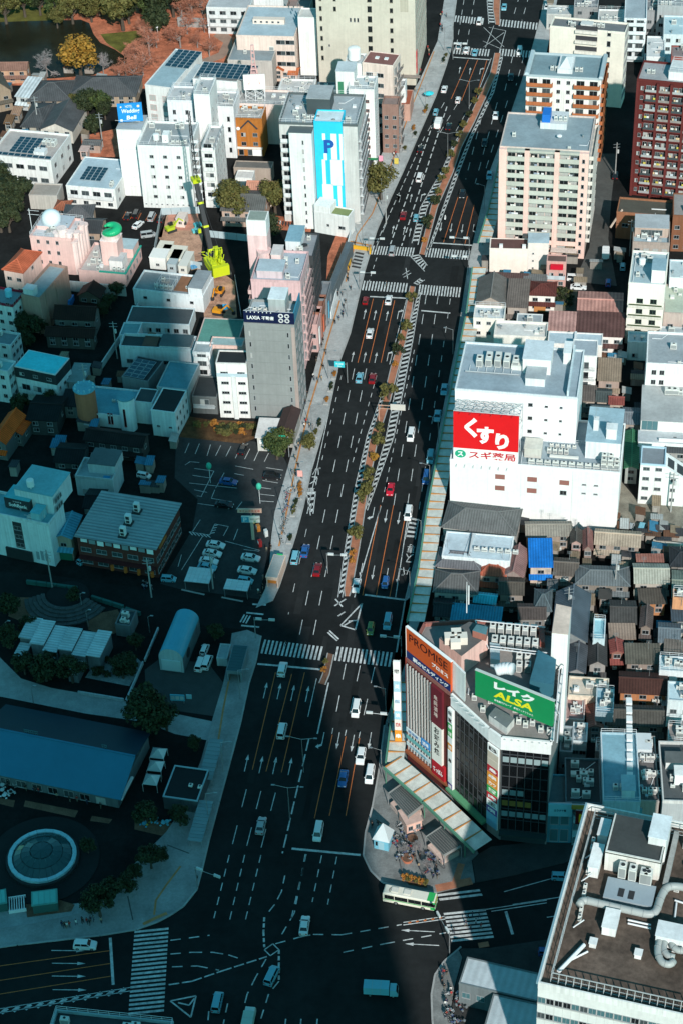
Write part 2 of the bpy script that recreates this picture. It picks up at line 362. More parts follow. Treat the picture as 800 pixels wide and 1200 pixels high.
for p,k in(((516,266),'s'),((528,267),'s'),((541,268),'s'),((554,268),'l'),((437,602),'r'),((452,605),'s'),((467,607),'s'),((423,668),'s'),((437,671),'s'),((453,674),'s'),((466,676),'s'),((378,868),'r'),((396,868),'s'),((413,871),'s'),((433,868),'s')):
 arrow(p,False,k)
for x,y in((80,1114),(81,1129),(81,1144),(82,1160)):arrow((x,y),True,'s',6.5,94)
for x,y in((489,1091),(494,1107)):arrow((x,y),False,'s',6.5,97)
for a,b in(((0,1132),(129,1114)),((0,1149),(130,1129)),((0,1165),(130,1144))):line('orange_lane_line',a,b,0.16,ORANGEP)
line('centre_line',(-5,1183),(154,1157),0.16);line('centre_line',(-5,1188),(154,1161),0.16)
for i in range(11):line('hatch_stripe',(2+i*13.8,1187.5-i*2.33),(9+i*13.8,1181.5-i*2.33),0.8)
for a,b in(((600,1060),(760,1035)),((560,1067),(640,1055)),((575,1068),(640,1058)),((640,1075),(740,1060)),((590,1045),(680,1020))):line('lane_line',a,b,0.18)
gd=dict(dash=2.0,gap=1.6,wdt=0.24,name='guide_dash')
polydash([(200,1102),(246,1096)],**gd);polydash([(200,1118),(225,1116),(250,1116),(268,1119),(289,1126)],**gd)
polydash([(202,1133),(232,1132),(257,1137)],**gd);polydash([(198,1154),(225,1150),(260,1138),(313,1121)],dash=2.0,gap=0.5,wdt=0.3,name='guide_dash')
polydash([(334,1026),(330,1045),(322,1060),(310,1075)],**gd);polydash([(310,1075),(309,1092),(310,1110)],dash=1.0,gap=0.5,wdt=0.4,name='guide_dash')
for a,b in(((310,1113),(320,1106)),((320,1106),(327,1113)),((327,1113),(317,1120)),((317,1120),(310,1113))):line('island_outline',a,b,0.22)
polydash([(327,1113),(327,1150)],dash=1.0,gap=0.5,wdt=0.4,name='guide_dash');polydash([(327,1150),(315,1165),(304,1200)],**gd)
polydash([(312,1124),(300,1145),(290,1165),(285,1184)],**gd);polydash([(358,1001),(345,1070),(328,1099)],**gd)
polydash([(323,1106),(352,1098),(367,1095),(400,1095.5),(470,1083.5)],**gd)
polydash([(402,1116),(450,1106),(522,1093)],**gd)
line('island_outline',(472,1081),(520,1074),0.2);line('island_outline',(472,1084),(521,1077),0.2)
for i in range(5):line('hatch_stripe',(478+i*9,1082-i*1.4),(481+i*9,1080-i*1.3),0.4,ORANGEP)
for a,b in(((200,1173),(230,1167)),((230,1167),(224,1192)),((224,1192),(200,1173)),((209,1175),(222,1178)),((222,1178),(228,1170))):line('island_outline',a,b,0.3)
polydash([(245,1185),(243,1210)],**gd);polydash([(267,1176),(262,1200)],**gd)
for x in(335,353,372):line('guide_dash',(x,1194),(x-1,1204),0.25)
def hatch(left,right,n,parent=None,fr=0.45,skew=0.12):
 L_=[at(*p)for p in left];Rr=[at(*p)for p in right]
 def along(P,t):
  d=[(b-a).length for a,b in zip(P,P[1:])];T=t*sum(d)
  for k,x in enumerate(d):
   if T<=x or k==len(d)-1:return P[k].lerp(P[k+1],T/x)
   T-=x
 for i in range(n):
  a,b=i/n,(i+fr)/n
  mark('hatch_stripe',[(k.x,k.y)for k in(along(L_,a),along(L_,b),along(Rr,min(1,b+skew/n)),along(Rr,min(1,a+skew/n)))])
 for P in(left,right):
  for a,b in zip(P,P[1:]):line('hatch_edge',a,b,0.22)
hatch([(474,400),(452,512),(428,597)],[(483,400),(461,512),(430,598)],36,skew=-0.6)
hatch([(489,345),(474,400)],[(492,345),(483,400)],12,skew=-0.6)
hatch([(517,200),(492,243),(482,285)],[(524,200),(500,243),(489,287)],20,skew=-0.5)
hatch([(550,140),(530,170),(517,200)],[(556,141),(536,171),(524,200)],12,skew=-0.5)
hatch([(585,68),(575,108),(550,160),(530,210),(502,290)],[(588,68),(578,108),(553,160),(534,210),(504,290)],46,skew=-0.5)
hatch([(446,465),(430,510),(416,570),(403,650),(396,700)],[(449,466),(434,510),(422,570),(409,650),(401,700)],40,skew=-0.5)
hatch([(570,0),(572,28)],[(577,0),(580,28)],8)
hatch([(480,300),(497,318)],[(490,298),(500,311)],6);hatch([(484,332),(492,326)],[(488,334),(497,328)],3)
hatch([(370,576),(367,602)],[(359,576),(364,604)],4);hatch([(480,606),(474,632)],[(490,608),(486,632)],5)
for a,b in(((399,733),(424,707)),((424,707),(416,738)),((416,738),(399,733)),((408,728),(418,727)),((403,733),(411,728)),((392,710),(405,702)),((393,702),(401,711)),((396,722),(404,717)),((384,741),(395,751)),((386,739),(397,749))):line('island_outline',a,b,0.35)
for a,b in(((566,55),(590,38)),((565,48),(588,58)),((572,32),(592,36)),((592,36),(586,56)),((566,32),(590,55)),((578,30),(568,56))):line('island_outline',a,b,0.18)
for a,b in(((471,322),(479,317)),((472,325),(481,320)),((475,314),(477,327))):line('worn_mark',a,b,0.2)
def roadtext(t,p,hgt,wid,flip=False,bearing=GRID):
 o=letters(t,wid,hgt,WHITEP,road,(0,0,0),0,name='painted_lettering')
 c=at(*p);o.location=(c.x,c.y,0.0);o.rotation_euler=(R(-90),0,R(-bearing+(180 if flip else 0)))
 o.location.z=-0.005
 for v in o.data.vertices:v.co.y=-0.02 if v.co.y<-0.02 else 0.0
 return o
for t,p in(('バ',(371,552)),('ス',(368,563)),('専',(364,576))):roadtext(t,p,3.2,1.8)
for t,p in(('専',(481,643)),('ス',(479,654)),('バ',(475,670))):roadtext(t,p,3.2,1.8,True)
roadtext('止まれ',(114,826),1.6,4.5,bearing=2);
CP=[((222,519),(217,531)),((234,520),(229,532)),((247,521),(243,534)),((259,522),(253,534)),((271,523),(265,535)),((282,524),(276,537)),((293,526),(287,538)),((304,527),(298,540)),((315,531),(310,541)),((217,545),(223,541)),((223,541),(234,542)),((276,546),(297,550)),((228,549),(251,552)),((251,552),(236,582)),((226,557),(246,560)),((222,566),(278,572)),((228,574),(243,577)),((231,581),(237,582)),((263,554),(253,572)),((275,555),(286,557)),((252,574),(248,584)),((248,584),(272,588)),((232,590),(254,593)),((312,548),(332,551)),((308,563),(326,566)),((303,571),(318,573)),((305,579),(322,581)),((305,587),(321,588)),((284,588),(277,597)),((235,609),(226,623)),((238,628),(213,668)),((252,614),(268,617)),((252,614),(246,627)),((268,617),(262,628)),((222,623),(246,627)),((279,620),(274,633)),((286,644),(304,646)),((300,659),(284,657)),((282,672),(298,674)),((264,634),(305,645)),((213,650),(209,664)),((272,706),(267,717))]
for a,b in CP:line('bay_line',a,b,0.16,z=0.01)
for i in range(6):line('hatch_stripe',(222+i*4.2,623+i*.8),(226+i*4.2,627+i*.6),0.25,z=0.01)
for i in range(4):line('hatch_stripe',(247+i*1.6,625-i*3),(252+i*1.2,624-i*3),0.25,z=0.01)
line('kerb_stone',(213,691),(240,697),0.5,KERB,z=0.05);line('kerb_stone',(260,700),(285,705),0.5,KERB,z=0.05)
def island(label,line_l,line_r,m,z=0.16):
 o=sheet('median_island',line_l+line_r[::-1],z,m,label,thick=0.18)
 kerb(o,line_l,0.25,0.20);kerb(o,line_r,0.25,0.20)
 return o
island('brick paved median strip of the far avenue',[(579,62),(574,85),(561,112),(548,140),(533,170),(522,200),(505,240),(494,285),(491,297)],[(586,62),(581,86),(568,115),(555,143),(540,172),(530,202),(512,242),(500,287),(497,298)],REDBRICK)
island('planted median strip between the two crossings and the stop line',[(480,335),(474,365),(467,400),(458,428),(449,466),(434,510),(422,570),(410,640),(403,690),(404,698)],[(486,336),(482,365),(474,402),(466,432),(457,468),(443,512),(431,572),(421,640),(412,690),(409,698)],REDBRICK)
island('brick tip of the median beyond the traffic lights',[(578,-10),(577,10),(580,28)],[(586,-10),(585,12),(585,29)],REDBRICK)
island('dark earth median strip below the crossing',[(384,765),(378,790),(374,800)],[(391,767),(386,790),(381,802)],EARTH)
# ================================================================== BUILDING KIT
_WM={}
def win_mesh(w_,h_,kind,mull=1,frame_m=None):
 fm=frame_m or FRAME;key=(round(w_,2),round(h_,2),kind,mull,fm.name)
 if key in _WM:return _WM[key]
 gl={'d':G_DARK,'m':G_MID,'c':G_CURT,'t':G_TEAL}
 mb=MB();a,t=w_/2,0.07
 mats=[fm,G_DARK,G_MID,G_CURT,G_TEAL];idx={'d':1,'m':2,'c':3,'t':4}
 mb.box(-a,-a+t,-.09,.0,0,h_).box(a-t,a,-.09,.0,0,h_).box(-a+t,a-t,-.09,0,h_-t,h_).box(-a-.06,a+.06,-.14,0,-.07,0)
 mb.box(-a+t,a-t,-.09,0,0,t)
 n=mull+1;rng_=random.Random(hash(key)&0xffff)
 for k in range(n):
  x0,x1=-a+t+(w_-2*t)*k/n,-a+t+(w_-2*t)*(k+1)/n
  g_=kind if kind in idx else rng_.choice('ddmmc' if kind=='x' else 'dddm')
  mb.box(x0,x1,-.035,-.005,t,h_-t,idx[g_])
  if k:mb.box(x0-.03,x0+.03,-.08,-.035,t,h_-t)
 _WM[key]=mb.mesh('window',mats);return _WM[key]
_AC={}
def ac_mesh(w_=1.0,d_=0.9,h_=1.3):
 key=(w_,d_,h_)
 if key in _AC:return _AC[key]
 mb=MB();mb.box(0,w_,0,d_,.12,h_).box(.05,w_-.05,.1,d_-.1,0,.12,1)
 mb.cyl(w_/2,d_/2,h_,h_+.1,min(w_,d_)*.36,10,0);mb.cyl(w_/2,d_/2,h_+.1,h_+.11,min(w_,d_)*.3,10,1)
 mb.box(.1,w_-.1,-.01,0,.3,h_-.25,2)
 _AC[key]=mb.mesh('air_conditioner',[ACM,DARKM,paint((0.28,0.29,0.29))]);return _AC[key]
FOOT=[]
def free(p,m=.5):
 for A,u,v,s in FOOT:
  d=p-A;a,c=d.dot(u),d.dot(v)
  if-m<a<s.W+m and-m<c<s.D+m:return False
 return True
class Bd:
 """a thing standing in its own frame: u to the right along the front, v away, z up"""
 def __init__(s,name,label,cat,fl,fr,back,H,rot=None,group=None,z0=0.0):
  A,B=at(fl[0],fl[1],H),at(fr[0],fr[1],H)
  if rot is None:d=B-A;rot=math.degrees(math.atan2(-d.y,d.x))
  s.rot=rot;u,v=frame(rot)
  s.W=(B-A).dot(u)
  s.D=(at(back[0],back[1],H)-A).dot(v)if isinstance(back,tuple)else back
  FOOT.append((A,u,v,s));s.H=H;s.o=Vector((A.x,A.y,z0));s.u,s.v=u,v
  s.root=thing(name,label,cat,s.o,R(-rot),group)
  s.rz=R(-rot)
 def loc(s,px,z):
  p=at(px[0],px[1],z)-s.o;return p.dot(s.u),p.dot(s.v)
 def part(s,name,mb,m,loc=(0,0,0),rotz=0.0,smooth=False,parent=None):return mb.build(name,m,parent or s.root,loc,rotz,smooth)
 def shell(s,wm,rm,par=0.7,pt=0.25,pm=None):
  W,D,H=s.W,s.D,s.H
  s.wall=s.part('wall',MB().box(0,W,0,D,0,H-par),wm)
  s.part('roof',MB().box(pt,W-pt,pt,D-pt,H-par,H-par+.06),rm)
  mb=MB();z0,z1=H-par,H
  mb.box(-.04,W+.04,-.04,pt,z0,z1).box(-.04,W+.04,D-pt,D+.04,z0,z1).box(-.04,pt,pt,D-pt,z0,z1).box(W-pt,W+.04,pt,D-pt,z0,z1)
  s.part('parapet',mb,pm or wm);s.zr=H-par+.06
  return s
 def win(s,face,n,rows,w_=1.5,h_=1.3,z0=1.2,dz=3.1,a=None,b=None,kind='x',mull=1,skip=None,fm=None,eps=0.0,prob=1.0):
  F=s.W if face in 'fb' else s.D
  a=0.0 if a is None else a;b=F if b is None else b
  for i in range(n):
   t=a+(b-a)*(i+.5)/n
   for j in range(rows):
    if skip and skip(i,j):continue
    if prob<1 and random.random()>prob:continue
    z=z0+dz*j
    p,r={'f':((t,-eps,z),0),'b':((t,s.D+eps,z),math.pi),'r':((s.W+eps,t,z),math.pi/2),'l':((-eps,t,z),-math.pi/2)}[face]
    k=random.choice(('x','y','d','m'))if kind=='x' else kind
    put('window',win_mesh(w_,h_,k,mull,fm),s.root,p,r)
 def balcony(s,face,a,b,rows,z0,dz,m,dep=1.1,hr=1.05,rail=None,glassw=True,kind='x'):
  for j in range(rows):
   z=z0+dz*j;L_=b-a
   mb=MB();mb.box(0,L_,-dep,0,-.16,0)
   if rail is None:
    mb.box(0,L_,-dep,-dep+.12,0,hr).box(0,.12,-dep+.12,0,0,hr).box(L_-.12,L_,-dep+.12,0,0,hr)
   else:
    for k in range(int(L_/.3)+1):mb.box(min(k*.3,L_-.04),min(k*.3,L_-.04)+.04,-dep,-dep+.04,0,hr,1)
    mb.box(0,L_,-dep-.01,-dep+.05,hr,hr+.06,1)
   p,r={'f':((a,0,z),0),'r':((s.W,a,z),math.pi/2),'l':((0,b,z),-math.pi/2)}[face]
   put('balcony',mb.mesh('balcony',[m,rail or m]),s.root,p,r)
  if glassw:
   n=max(1,int((b-a)/3.2));s.win(face,n,rows,min(2.4,(b-a)/n*.75),2.0,z0+.05,dz,a,b,kind=kind)
 def box(s,name,u0,u1,v0,v1,z0,z1,m,roof=None,parent=None):
  mb=MB().box(u0,u1,v0,v1,z0,z1)
  o=s.part(name,mb,m,parent=parent)
  if roof is not None:s.part('roof',MB().box(u0-.12,u1+.12,v0-.12,v1+.12,z1,z1+.12),roof,parent=o)
  return o
 def acs(s,u,v,n,z=None,du=1.35,dv=0.0,size=(1.0,.9,1.3)):
  for i in range(n):put('air_conditioner',ac_mesh(*size),s.root,(u+du*i,v+dv*i,s.zr if z is None else z))
 def tank(s,u,v,r,h,z=None,m=None):
  z=s.zr if z is None else z
  mb=MB();mb.cyl(u,v,z+.6,z+.6+h,r,18);mb.ball((u,v,z+.6+h),r,r,r*.3,18,4,0,0,.5)
  for k in range(4):t=k*math.pi/2+.5;mb.box(u+r*.7*math.cos(t)-.08,u+r*.7*math.cos(t)+.08,v+r*.7*math.sin(t)-.08,v+r*.7*math.sin(t)+.08,z,z+.6)
  s.part('water_tank',mb,m or paint((0.78,0.79,0.78)),smooth=False)
 def rail(s,u0=0.1,u1=None,v0=0.1,v1=None,z=None,h=1.1,m=None):
  u1=s.W-.1 if u1 is None else u1;v1=s.D-.1 if v1 is None else v1;z=s.H if z is None else z
  mb=MB()
  for(a,b)in(((u0,v0),(u1,v0)),((u1,v0),(u1,v1)),((u1,v1),(u0,v1)),((u0,v1),(u0,v0))):
   for hh in(h,h*.5):mb.bar((*a,z+hh),(*b,z+hh),.06)
   L_=math.dist(a,b);n=max(1,int(L_/1.8))
   for k in range(n):mb.bar((a[0]+(b[0]-a[0])*k/n,a[1]+(b[1]-a[1])*k/n,z),(a[0]+(b[0]-a[0])*k/n,a[1]+(b[1]-a[1])*k/n,z+h),.05)
  s.part('railing',mb,m or STEELW)
 def antenna(s,u,v,h=4,z=None):
  z=s.zr if z is None else z
  mb=MB();mb.tube((u,v,z),(u,v,z+h),.05,.03,5)
  for k in range(4):mb.bar((u-.6,v,z+h-.25*k),(u+.6,v,z+h-.25*k),.03)
  s.part('antenna',mb,STEEL)
 def pipe(s,pts,r=.12,m=None):
  mb=MB()
  for a,b in zip(pts,pts[1:]):mb.tube(a,b,r,n=6)
  s.part('pipe',mb,m or STEELW)
 def clutter(s,n=6,seed=1,u0=.8,u1=None,v0=.8,v1=None,z=None):
  rg=random.Random(seed);u1=(s.W-1.8)if u1 is None else u1;v1=(s.D-1.8)if v1 is None else v1;z=s.zr if z is None else z
  if u1<=u0 or v1<=v0:return
  for i in range(n):
   u,v,k=rg.uniform(u0,u1),rg.uniform(v0,v1),rg.random()
   if k<.55:put('air_conditioner',ac_mesh(*rg.choice(((1,.9,1.3),(.9,.5,.8),(1.6,.9,1.6)))),s.root,(u,v,z),rg.choice((0,math.pi/2))*0)
   elif k<.72:
    mb=MB();mb.cyl(u,v,z,z+.8,.22,8);mb.cyl(u,v,z+.8,z+1.0,.36,8);s.part('roof_vent',mb,STEEL)
   elif k<.86:s.pipe([(u,v,z+.2),(min(u+rg.uniform(1,4),s.W-.5),v,z+.2),(min(u+4,s.W-.5),min(v+rg.uniform(1,4),s.D-.5),z+.2)],.08)
   else:s.part('roof_hatch',MB().box(u,u+1.1,v,v+1.1,z,z+.7),rg.choice((OFFM,CONC,ACM)))
OFFM=paint((0.72,0.73,0.73),.6)
def flat(name,label,fl,fr,back,base=None,H=None,wm=None,rm=None,rot=GRID,par=0.7,corner='l',cat='building',group=None,pm=None):
 if H is None:H=height_of(fl if corner=='l' else fr,base)
 b=Bd(name,label,cat,fl,fr,back,H,rot,group)
 return b.shell(wm or wall(WHITE),rm or deck((.33,.37,.40)),par,pm=pm)
def sign(parent,u0,u1,z0,z1,m,v=-.25,th=.2,name='sign_board',rotz=0.0,loc=(0,0,0)):
 return MB().box(u0,u1,v-th,v,z0,z1).build(name,m,parent,loc,rotz)
def house(label,fl,fr,back,He=6.0,rise=1.9,ridge='u',kind='gable',rc=(.10,.105,.11),wc=(.55,.52,.47),rot=GRID,name='house',cat='house',floors=2,pitch=.62,cap=True,over=.45,tile=True,group=None,win=True):
 b=Bd(name,label,cat,fl,fr,back,He,rot,group)
 W,D=max(b.W,2.5),max(b.D,2.5);b.W,b.D=W,D
 i=over
 b.part('wall',MB().box(i,W-i,i,D-i,0,He+.02),wall(wc))
 rm=tiled(rc,0 if ridge=='u' else 1,pitch)if tile else deck(rc)
 mb=MB();t=.16
 def slab(q):
  lo=[(p[0],p[1],p[2]-t)for p in q];n=len(q)
  mb.add(list(q)+lo,[tuple(range(n)),tuple(range(2*n-1,n-1,-1))]+[(k,k+n,(k+1)%n+n,(k+1)%n)for k in range(n)])
 z=He+.05;zt=He+rise
 if kind=='flat':
  slab([(0,0,z+.1),(W,0,z+.1),(W,D,z+.1),(0,D,z+.1)])
 elif kind=='shed':
  slab([(0,0,z),(W,0,z),(W,D,zt),(0,D,zt)])
  b.part('gable_wall',MB().add([(i,D-i,He),(W-i,D-i,He),(W-i,D-i,zt-.35),(i,D-i,zt-.35),(i,i,He),(W-i,i,He)],[(0,3,2,1),(4,3,0),(5,1,2)]),wall(wc))
 elif kind=='gable':
  if ridge=='u':
   c=D/2;slab([(0,0,z),(W,0,z),(W,c,zt),(0,c,zt)]);slab([(0,c,zt),(W,c,zt),(W,D,z),(0,D,z)])
   g_=MB()
   for x in(i,W-i):g_.add([(x,i,He),(x,D-i,He),(x,c,zt-t-.12)],[(0,1,2)])
   b.part('gable_wall',g_,wall(wc))
  else:
   c=W/2;slab([(0,0,z),(c,0,zt),(c,D,zt),(0,D,z)]);slab([(c,0,zt),(W,0,z),(W,D,z),(c,D,zt)])
   g_=MB()
   for y in(i,D-i):g_.add([(i,y,He),(W-i,y,He),(c,y,zt-t-.12)],[(0,1,2)])
   b.part('gable_wall',g_,wall(wc))
 else:
  if ridge=='u':
   k=min(D/2,W*.45);c=D/2
   slab([(0,0,z),(W,0,z),(W-k,c,zt),(k,c,zt)]);slab([(W,D,z),(0,D,z),(k,c,zt),(W-k,c,zt)])
   slab([(0,D,z),(0,0,z),(k,c,zt)]);slab([(W,0,z),(W,D,z),(W-k,c,zt)])
  else:
   k=min(W/2,D*.45);c=W/2
   slab([(0,0,z),(W,0,z),(c,k,zt)]);slab([(W,D,z),(0,D,z),(c,D-k,zt)])
   slab([(0,D,z),(0,0,z),(c,k,zt),(c,D-k,zt)]);slab([(W,0,z),(W,D,z),(c,D-k,zt),(c,k,zt)])
 ro=b.part('roof',mb,rm)
 if cap and kind in('gable','hip'):
  cm=deck(tuple(c*1.25 for c in rc));cp=MB()
  if ridge=='u':
   k=0 if kind=='gable' else min(D/2,W*.45);cp.bar((k-.05,D/2,zt+.05),(W-k+.05,D/2,zt+.05),.34,.2)
   if kind=='hip':
    for x,kk in((0,k),(W,W-k)):
     for y in(0,D):cp.bar((x,y,z+.05),(kk,D/2,zt+.05),.26,.16)
  else:
   k=0 if kind=='gable' else min(W/2,D*.45);cp.bar((W/2,k-.05,zt+.05),(W/2,D-k+.05,zt+.05),.34,.2)
   if kind=='hip':
    for y,kk in((0,k),(D,D-k)):
     for x in(0,W):cp.bar((x,y,z+.05),(W/2,kk,zt+.05),.26,.16)
  b.part('ridge_cap',cp,cm,parent=ro)
 if kind!='flat' and He>4 and random.random()<.75:
  zp=He*.5;p_=MB().add([(.1,-.9,zp-.1),(W-.1,-.9,zp-.1),(W-.1,i+.02,zp+.5),(.1,i+.02,zp+.5),(.1,-.9,zp-.22),(W-.1,-.9,zp-.22),(W-.1,i+.02,zp+.38),(.1,i+.02,zp+.38)],[(0,1,2,3),(7,6,5,4),(0,4,5,1),(1,5,6,2),(3,7,4,0)])
  b.part('pent_roof',p_,tiled(rc,0,pitch))
 if kind=='flat':b.zr=He+.16
 if win:
  n=max(1,int(W/3.2))
  for j in range(floors):
   for q in range(n):
    put('window',win_mesh(1.5,1.15,random.choice('xymd'),1),b.root,(i+(W-2*i)*(q+.5)/n,i,1.1+j*(He-.9)/floors))
  put('window',win_mesh(1.2,1.1,'d',1),b.root,(W-i,D*.5,He-2.2),math.pi/2)
  put('window',win_mesh(1.2,1.1,'d',1),b.root,(i,D*.5,He-2.2),-math.pi/2)
 return b
def tree_meshes(seed,h,r,n,leaf,flatness=.75,base=.32):
 rg=random.Random(seed);tr=MB()
 tr.tube((0,0,0),(0,0,h*.45),r*.09+.08,r*.05+.05,7)
 cl=[]
 for k in range(11+int(r*2)):
  a=rg.uniform(0,2*math.pi);e=rg.uniform(-.5,1.0);q=rg.uniform(.45,.95)
  c=Vector((math.cos(a)*r*q*math.sqrt(max(.05,1-e*e*.8)),math.sin(a)*r*q*math.sqrt(max(.05,1-e*e*.8)),h*(base+(1-base)*.5)+e*h*(1-base)*.42))
  cl.append((c,rg.uniform(.28,.48)*r))
  tr.tube((0,0,h*rg.uniform(.25,.45)),c*.92+Vector((0,0,-.1)),r*.035+.03,.02,4,caps=False)
 cl.append((Vector((0,0,h*.72)),r*.5))
 cr=MB()
 for k in range(n):
  c,cr_=rg.choice(cl)
  d=Vector((rg.gauss(0,1),rg.gauss(0,1),rg.gauss(0,1))).normalized()
  p=c+d*cr_*(rg.random()**.35)*Vector((1,1,flatness)).length/1.6
  nrm=(d+Vector((rg.gauss(0,.6),rg.gauss(0,.6),rg.gauss(.3,.6)))).normalized()
  t1=nrm.orthogonal().normalized();t2=nrm.cross(t1);s=leaf*rg.uniform(.6,1.35)
  a=rg.uniform(0,math.pi);e1=(t1*math.cos(a)+t2*math.sin(a))*s;e2=(t2*math.cos(a)-t1*math.sin(a))*s*.6
  cr.add([p-e1,p+e2,p+e1,p-e2],[(0,1,2,3)])
 return tr,cr
def leafmat(name,c0,c1):
 if name in MATS:return MATS[name]
 m=bpy.data.materials.new(name);MATS[name]=m
 N,L,P=nodes_of(m);P.inputs['Roughness'].default_value=.7;P.inputs['Specular IOR Level'].default_value=.2
 gi=N.new('ShaderNodeNewGeometry');mx=N.new('ShaderNodeMix');mx.data_type='RGBA'
 mx.inputs[6].default_value=(*c0,1);mx.inputs[7].default_value=(*c1,1)
 L.new(gi.outputs['Random Per Island'],mx.inputs[0]);L.new(mx.outputs[2],P.inputs['Base Color'])
 return m
BARK=mat('bark',(.09,.07,.055),rough=.95,var=.3);BARKG=mat('bark_grey',(.26,.23,.22),rough=.95,var=.3)
LEAF={'green':leafmat('leaf_green',(.020,.038,.012),(.075,.095,.028)),'olive':leafmat('leaf_olive',(.05,.055,.015),(.15,.13,.04)),'rust':leafmat('leaf_rust',(.30,.10,.02),(.42,.20,.04)),'gold':leafmat('leaf_gold',(.20,.12,.02),(.40,.20,.035)),'dark':leafmat('leaf_dark',(.012,.022,.010),(.045,.055,.022))}
TREES=[]
for k,(h_,r_)in enumerate(((9,4.2),(8,3.6),(10,4.6),(6.5,3.0))):
 t_,c_=tree_meshes(40+k,h_,r_,2600,.36);TREES.append((t_.mesh('trunk',BARK),c_.mesh('crown',LEAF['green']),r_))
BUSH=[]
for k,(h_,r_)in enumerate(((2.8,1.35),(2.2,1.1))):
 t_,c_=tree_meshes(70+k,h_,r_,650,.20,base=.12);BUSH.append((t_.mesh('trunk',BARK),c_.mesh('crown',LEAF['olive']),r_))
def bare_tree(seed,h,r,dens=5):
 rg=random.Random(seed);tr,cr=MB(),MB()
 def grow(p,d,L_,rad,lev):
  q=p+d*L_;(tr if lev<2 else cr).tube(p,q,rad,rad*.6,5 if lev<2 else 3,caps=False)
  if lev>=4:return
  for k in range(dens if lev else dens+2):
   nd=(d*rg.uniform(.5,1.1)+Vector((rg.gauss(0,.7),rg.gauss(0,.7),rg.gauss(.12,.45)))).normalized()
   grow(p+d*L_*rg.uniform(.45,1),nd,L_*rg.uniform(.5,.72),max(.022,rad*.5),lev+1)
 grow(Vector((0,0,0)),Vector((0,0,1)),h*.36,h*.022,0)
 return tr,cr
BARE=[]
for k in range(2):
 t_,c_=bare_tree(90+k,8.5,4);BARE.append((t_.mesh('trunk',BARKG),c_.mesh('crown',BARKG),4.0))
TWIGP=mat('twig_pink',(.42,.17,.11),rough=.95,var=.2);TWIGG=mat('twig_grey',(.30,.27,.27),rough=.95,var=.2)
def tree(label,px,rad,col='green',kind=None,name='tree',group=None,z=0.0,sx=1.0,cat='tree',hz=1.0):
 kind=kind if kind is not None else random.randrange(len(TREES))
 tm,cm,r0=(BARE[kind%2]if col in('pink','grey')else BUSH[kind%2]if name in('shrub',)else TREES[kind%4])
 p=at(px[0],px[1],z);rt=thing(name,label,cat,(p.x,p.y,z),random.uniform(0,6.28),group)
 s=rad/r0;rt.scale=(s*sx,s,s*hz)
 put('trunk',tm,rt);c=put('crown',cm,rt)
 slot(c,0,TWIGP if col=='pink' else TWIGG if col=='grey' else LEAF[col])
 return rt
 # ================================================================== THE TALL TOWER whose shadow lies over the crossing
tw=thing('skyscraper','very tall glass skyscraper whose long shadow covers the crossing','skyscraper',(0,-12,0))
TG=glassy('tower_glass',(.05,.08,.09),.15);TF=paint((.5,.52,.53))
for nm,x0,x1,H_,d in(('main_tower',-75,39.6,318,60),('east_shadow_block',39.62,46.1,262,52),('side_shadow_block',46.12,50.1,220,45)):  # east and side blocks are unseen additions shaped to fit the shadow edge
 zb=0 if nm=='main_tower' else 150
 mb=MB();mb.box(x0,x1,-d,0,zb,H_)
 if zb:mb.prism([(x0,-d),(x0+.5,-d),(x0+.5,0),(x0,0)],130,zb-.01)
 o=mb.build(nm,TG,tw)
 fl_=MB()
 for k in range(int(zb/4.2)+1,int(H_/4.2)):fl_.box(x0+.1,x1-.1,0,.12,k*4.2,k*4.2+.5)
 fl_.build('floor_band',TF,o)
 ml=MB();n=int((x1-x0)/3)
 for k in range(n+1):xx=x0+.15+(x1-x0-.3)*k/n;ml.box(xx-.08,xx+.08,.125,.3,zb,H_)
 ml.build('mullion',TF,o)
 MB().box(x0+.5,x1-.5,-d+.5,-.5,H_,H_+.3).build('roof',CONC,o)
 # ================================================================== PARK AND POND (north-west)
sheet('pond',[(-40,28),(20,25),(60,24),(95,23),(105,27),(110,40),(118,50),(135,58),(147,66),(152,70),(147,76),(130,78),(110,88),(60,92),(-40,92)],.03,mat('pond_water',(.020,.019,.011),rough=.25,var=.4,scale=.05,spec=.12),'dark still pond in the park')
sheet('park_ground',[(-60,-30),(300,-30),(292,8),(270,60),(268,78),(225,100),(150,105),(100,100),(-60,100)],.015,REDG,'reddish leaf covered park ground round the pond')
sheet('lawn',[(-60,8),(40,6),(75,14),(68,24),(0,27),(-60,28)],.022,mat('lawn_grass',(.13,.12,.025),rough=1,var=.5,scale=.3,objvar=0),'yellow green grass bank beside the pond')
sheet('lawn',[(118,40),(160,36),(172,42),(150,52),(142,62),(125,50)],.022,MATS['lawn_grass'],'grassy point running into the pond')
sheet('path',[(250,42),(262,34),(272,44),(273,58),(262,68),(240,76),(236,70),(256,62),(262,50)],.026,mat('park_path',(.33,.22,.17),rough=1,var=.2,objvar=0),'curved pale path through the park')
gp='park trees round the pond'
pk=[(8,22,5.5,'olive'),(30,14,5,'green'),(48,12,4.5,'dark'),(72,18,5.5,'green'),(86,22,5,'olive'),(98,14,5.5,'green'),(108,20,4.5,'olive'),(118,12,6,'green'),(132,14,5.5,'green'),(145,30,6.5,'olive'),(152,22,5,'dark'),(166,10,6,'dark'),(178,20,5,'green'),(192,22,6,'dark'),(204,14,6,'dark'),(186,34,4.5,'dark'),(60,4,6,'dark'),(20,2,5,'green'),(82,2,6,'dark'),(140,2,6,'dark'),(196,4,6,'green'),(-2,10,5,'olive'),(68,27,3.2,'olive')]
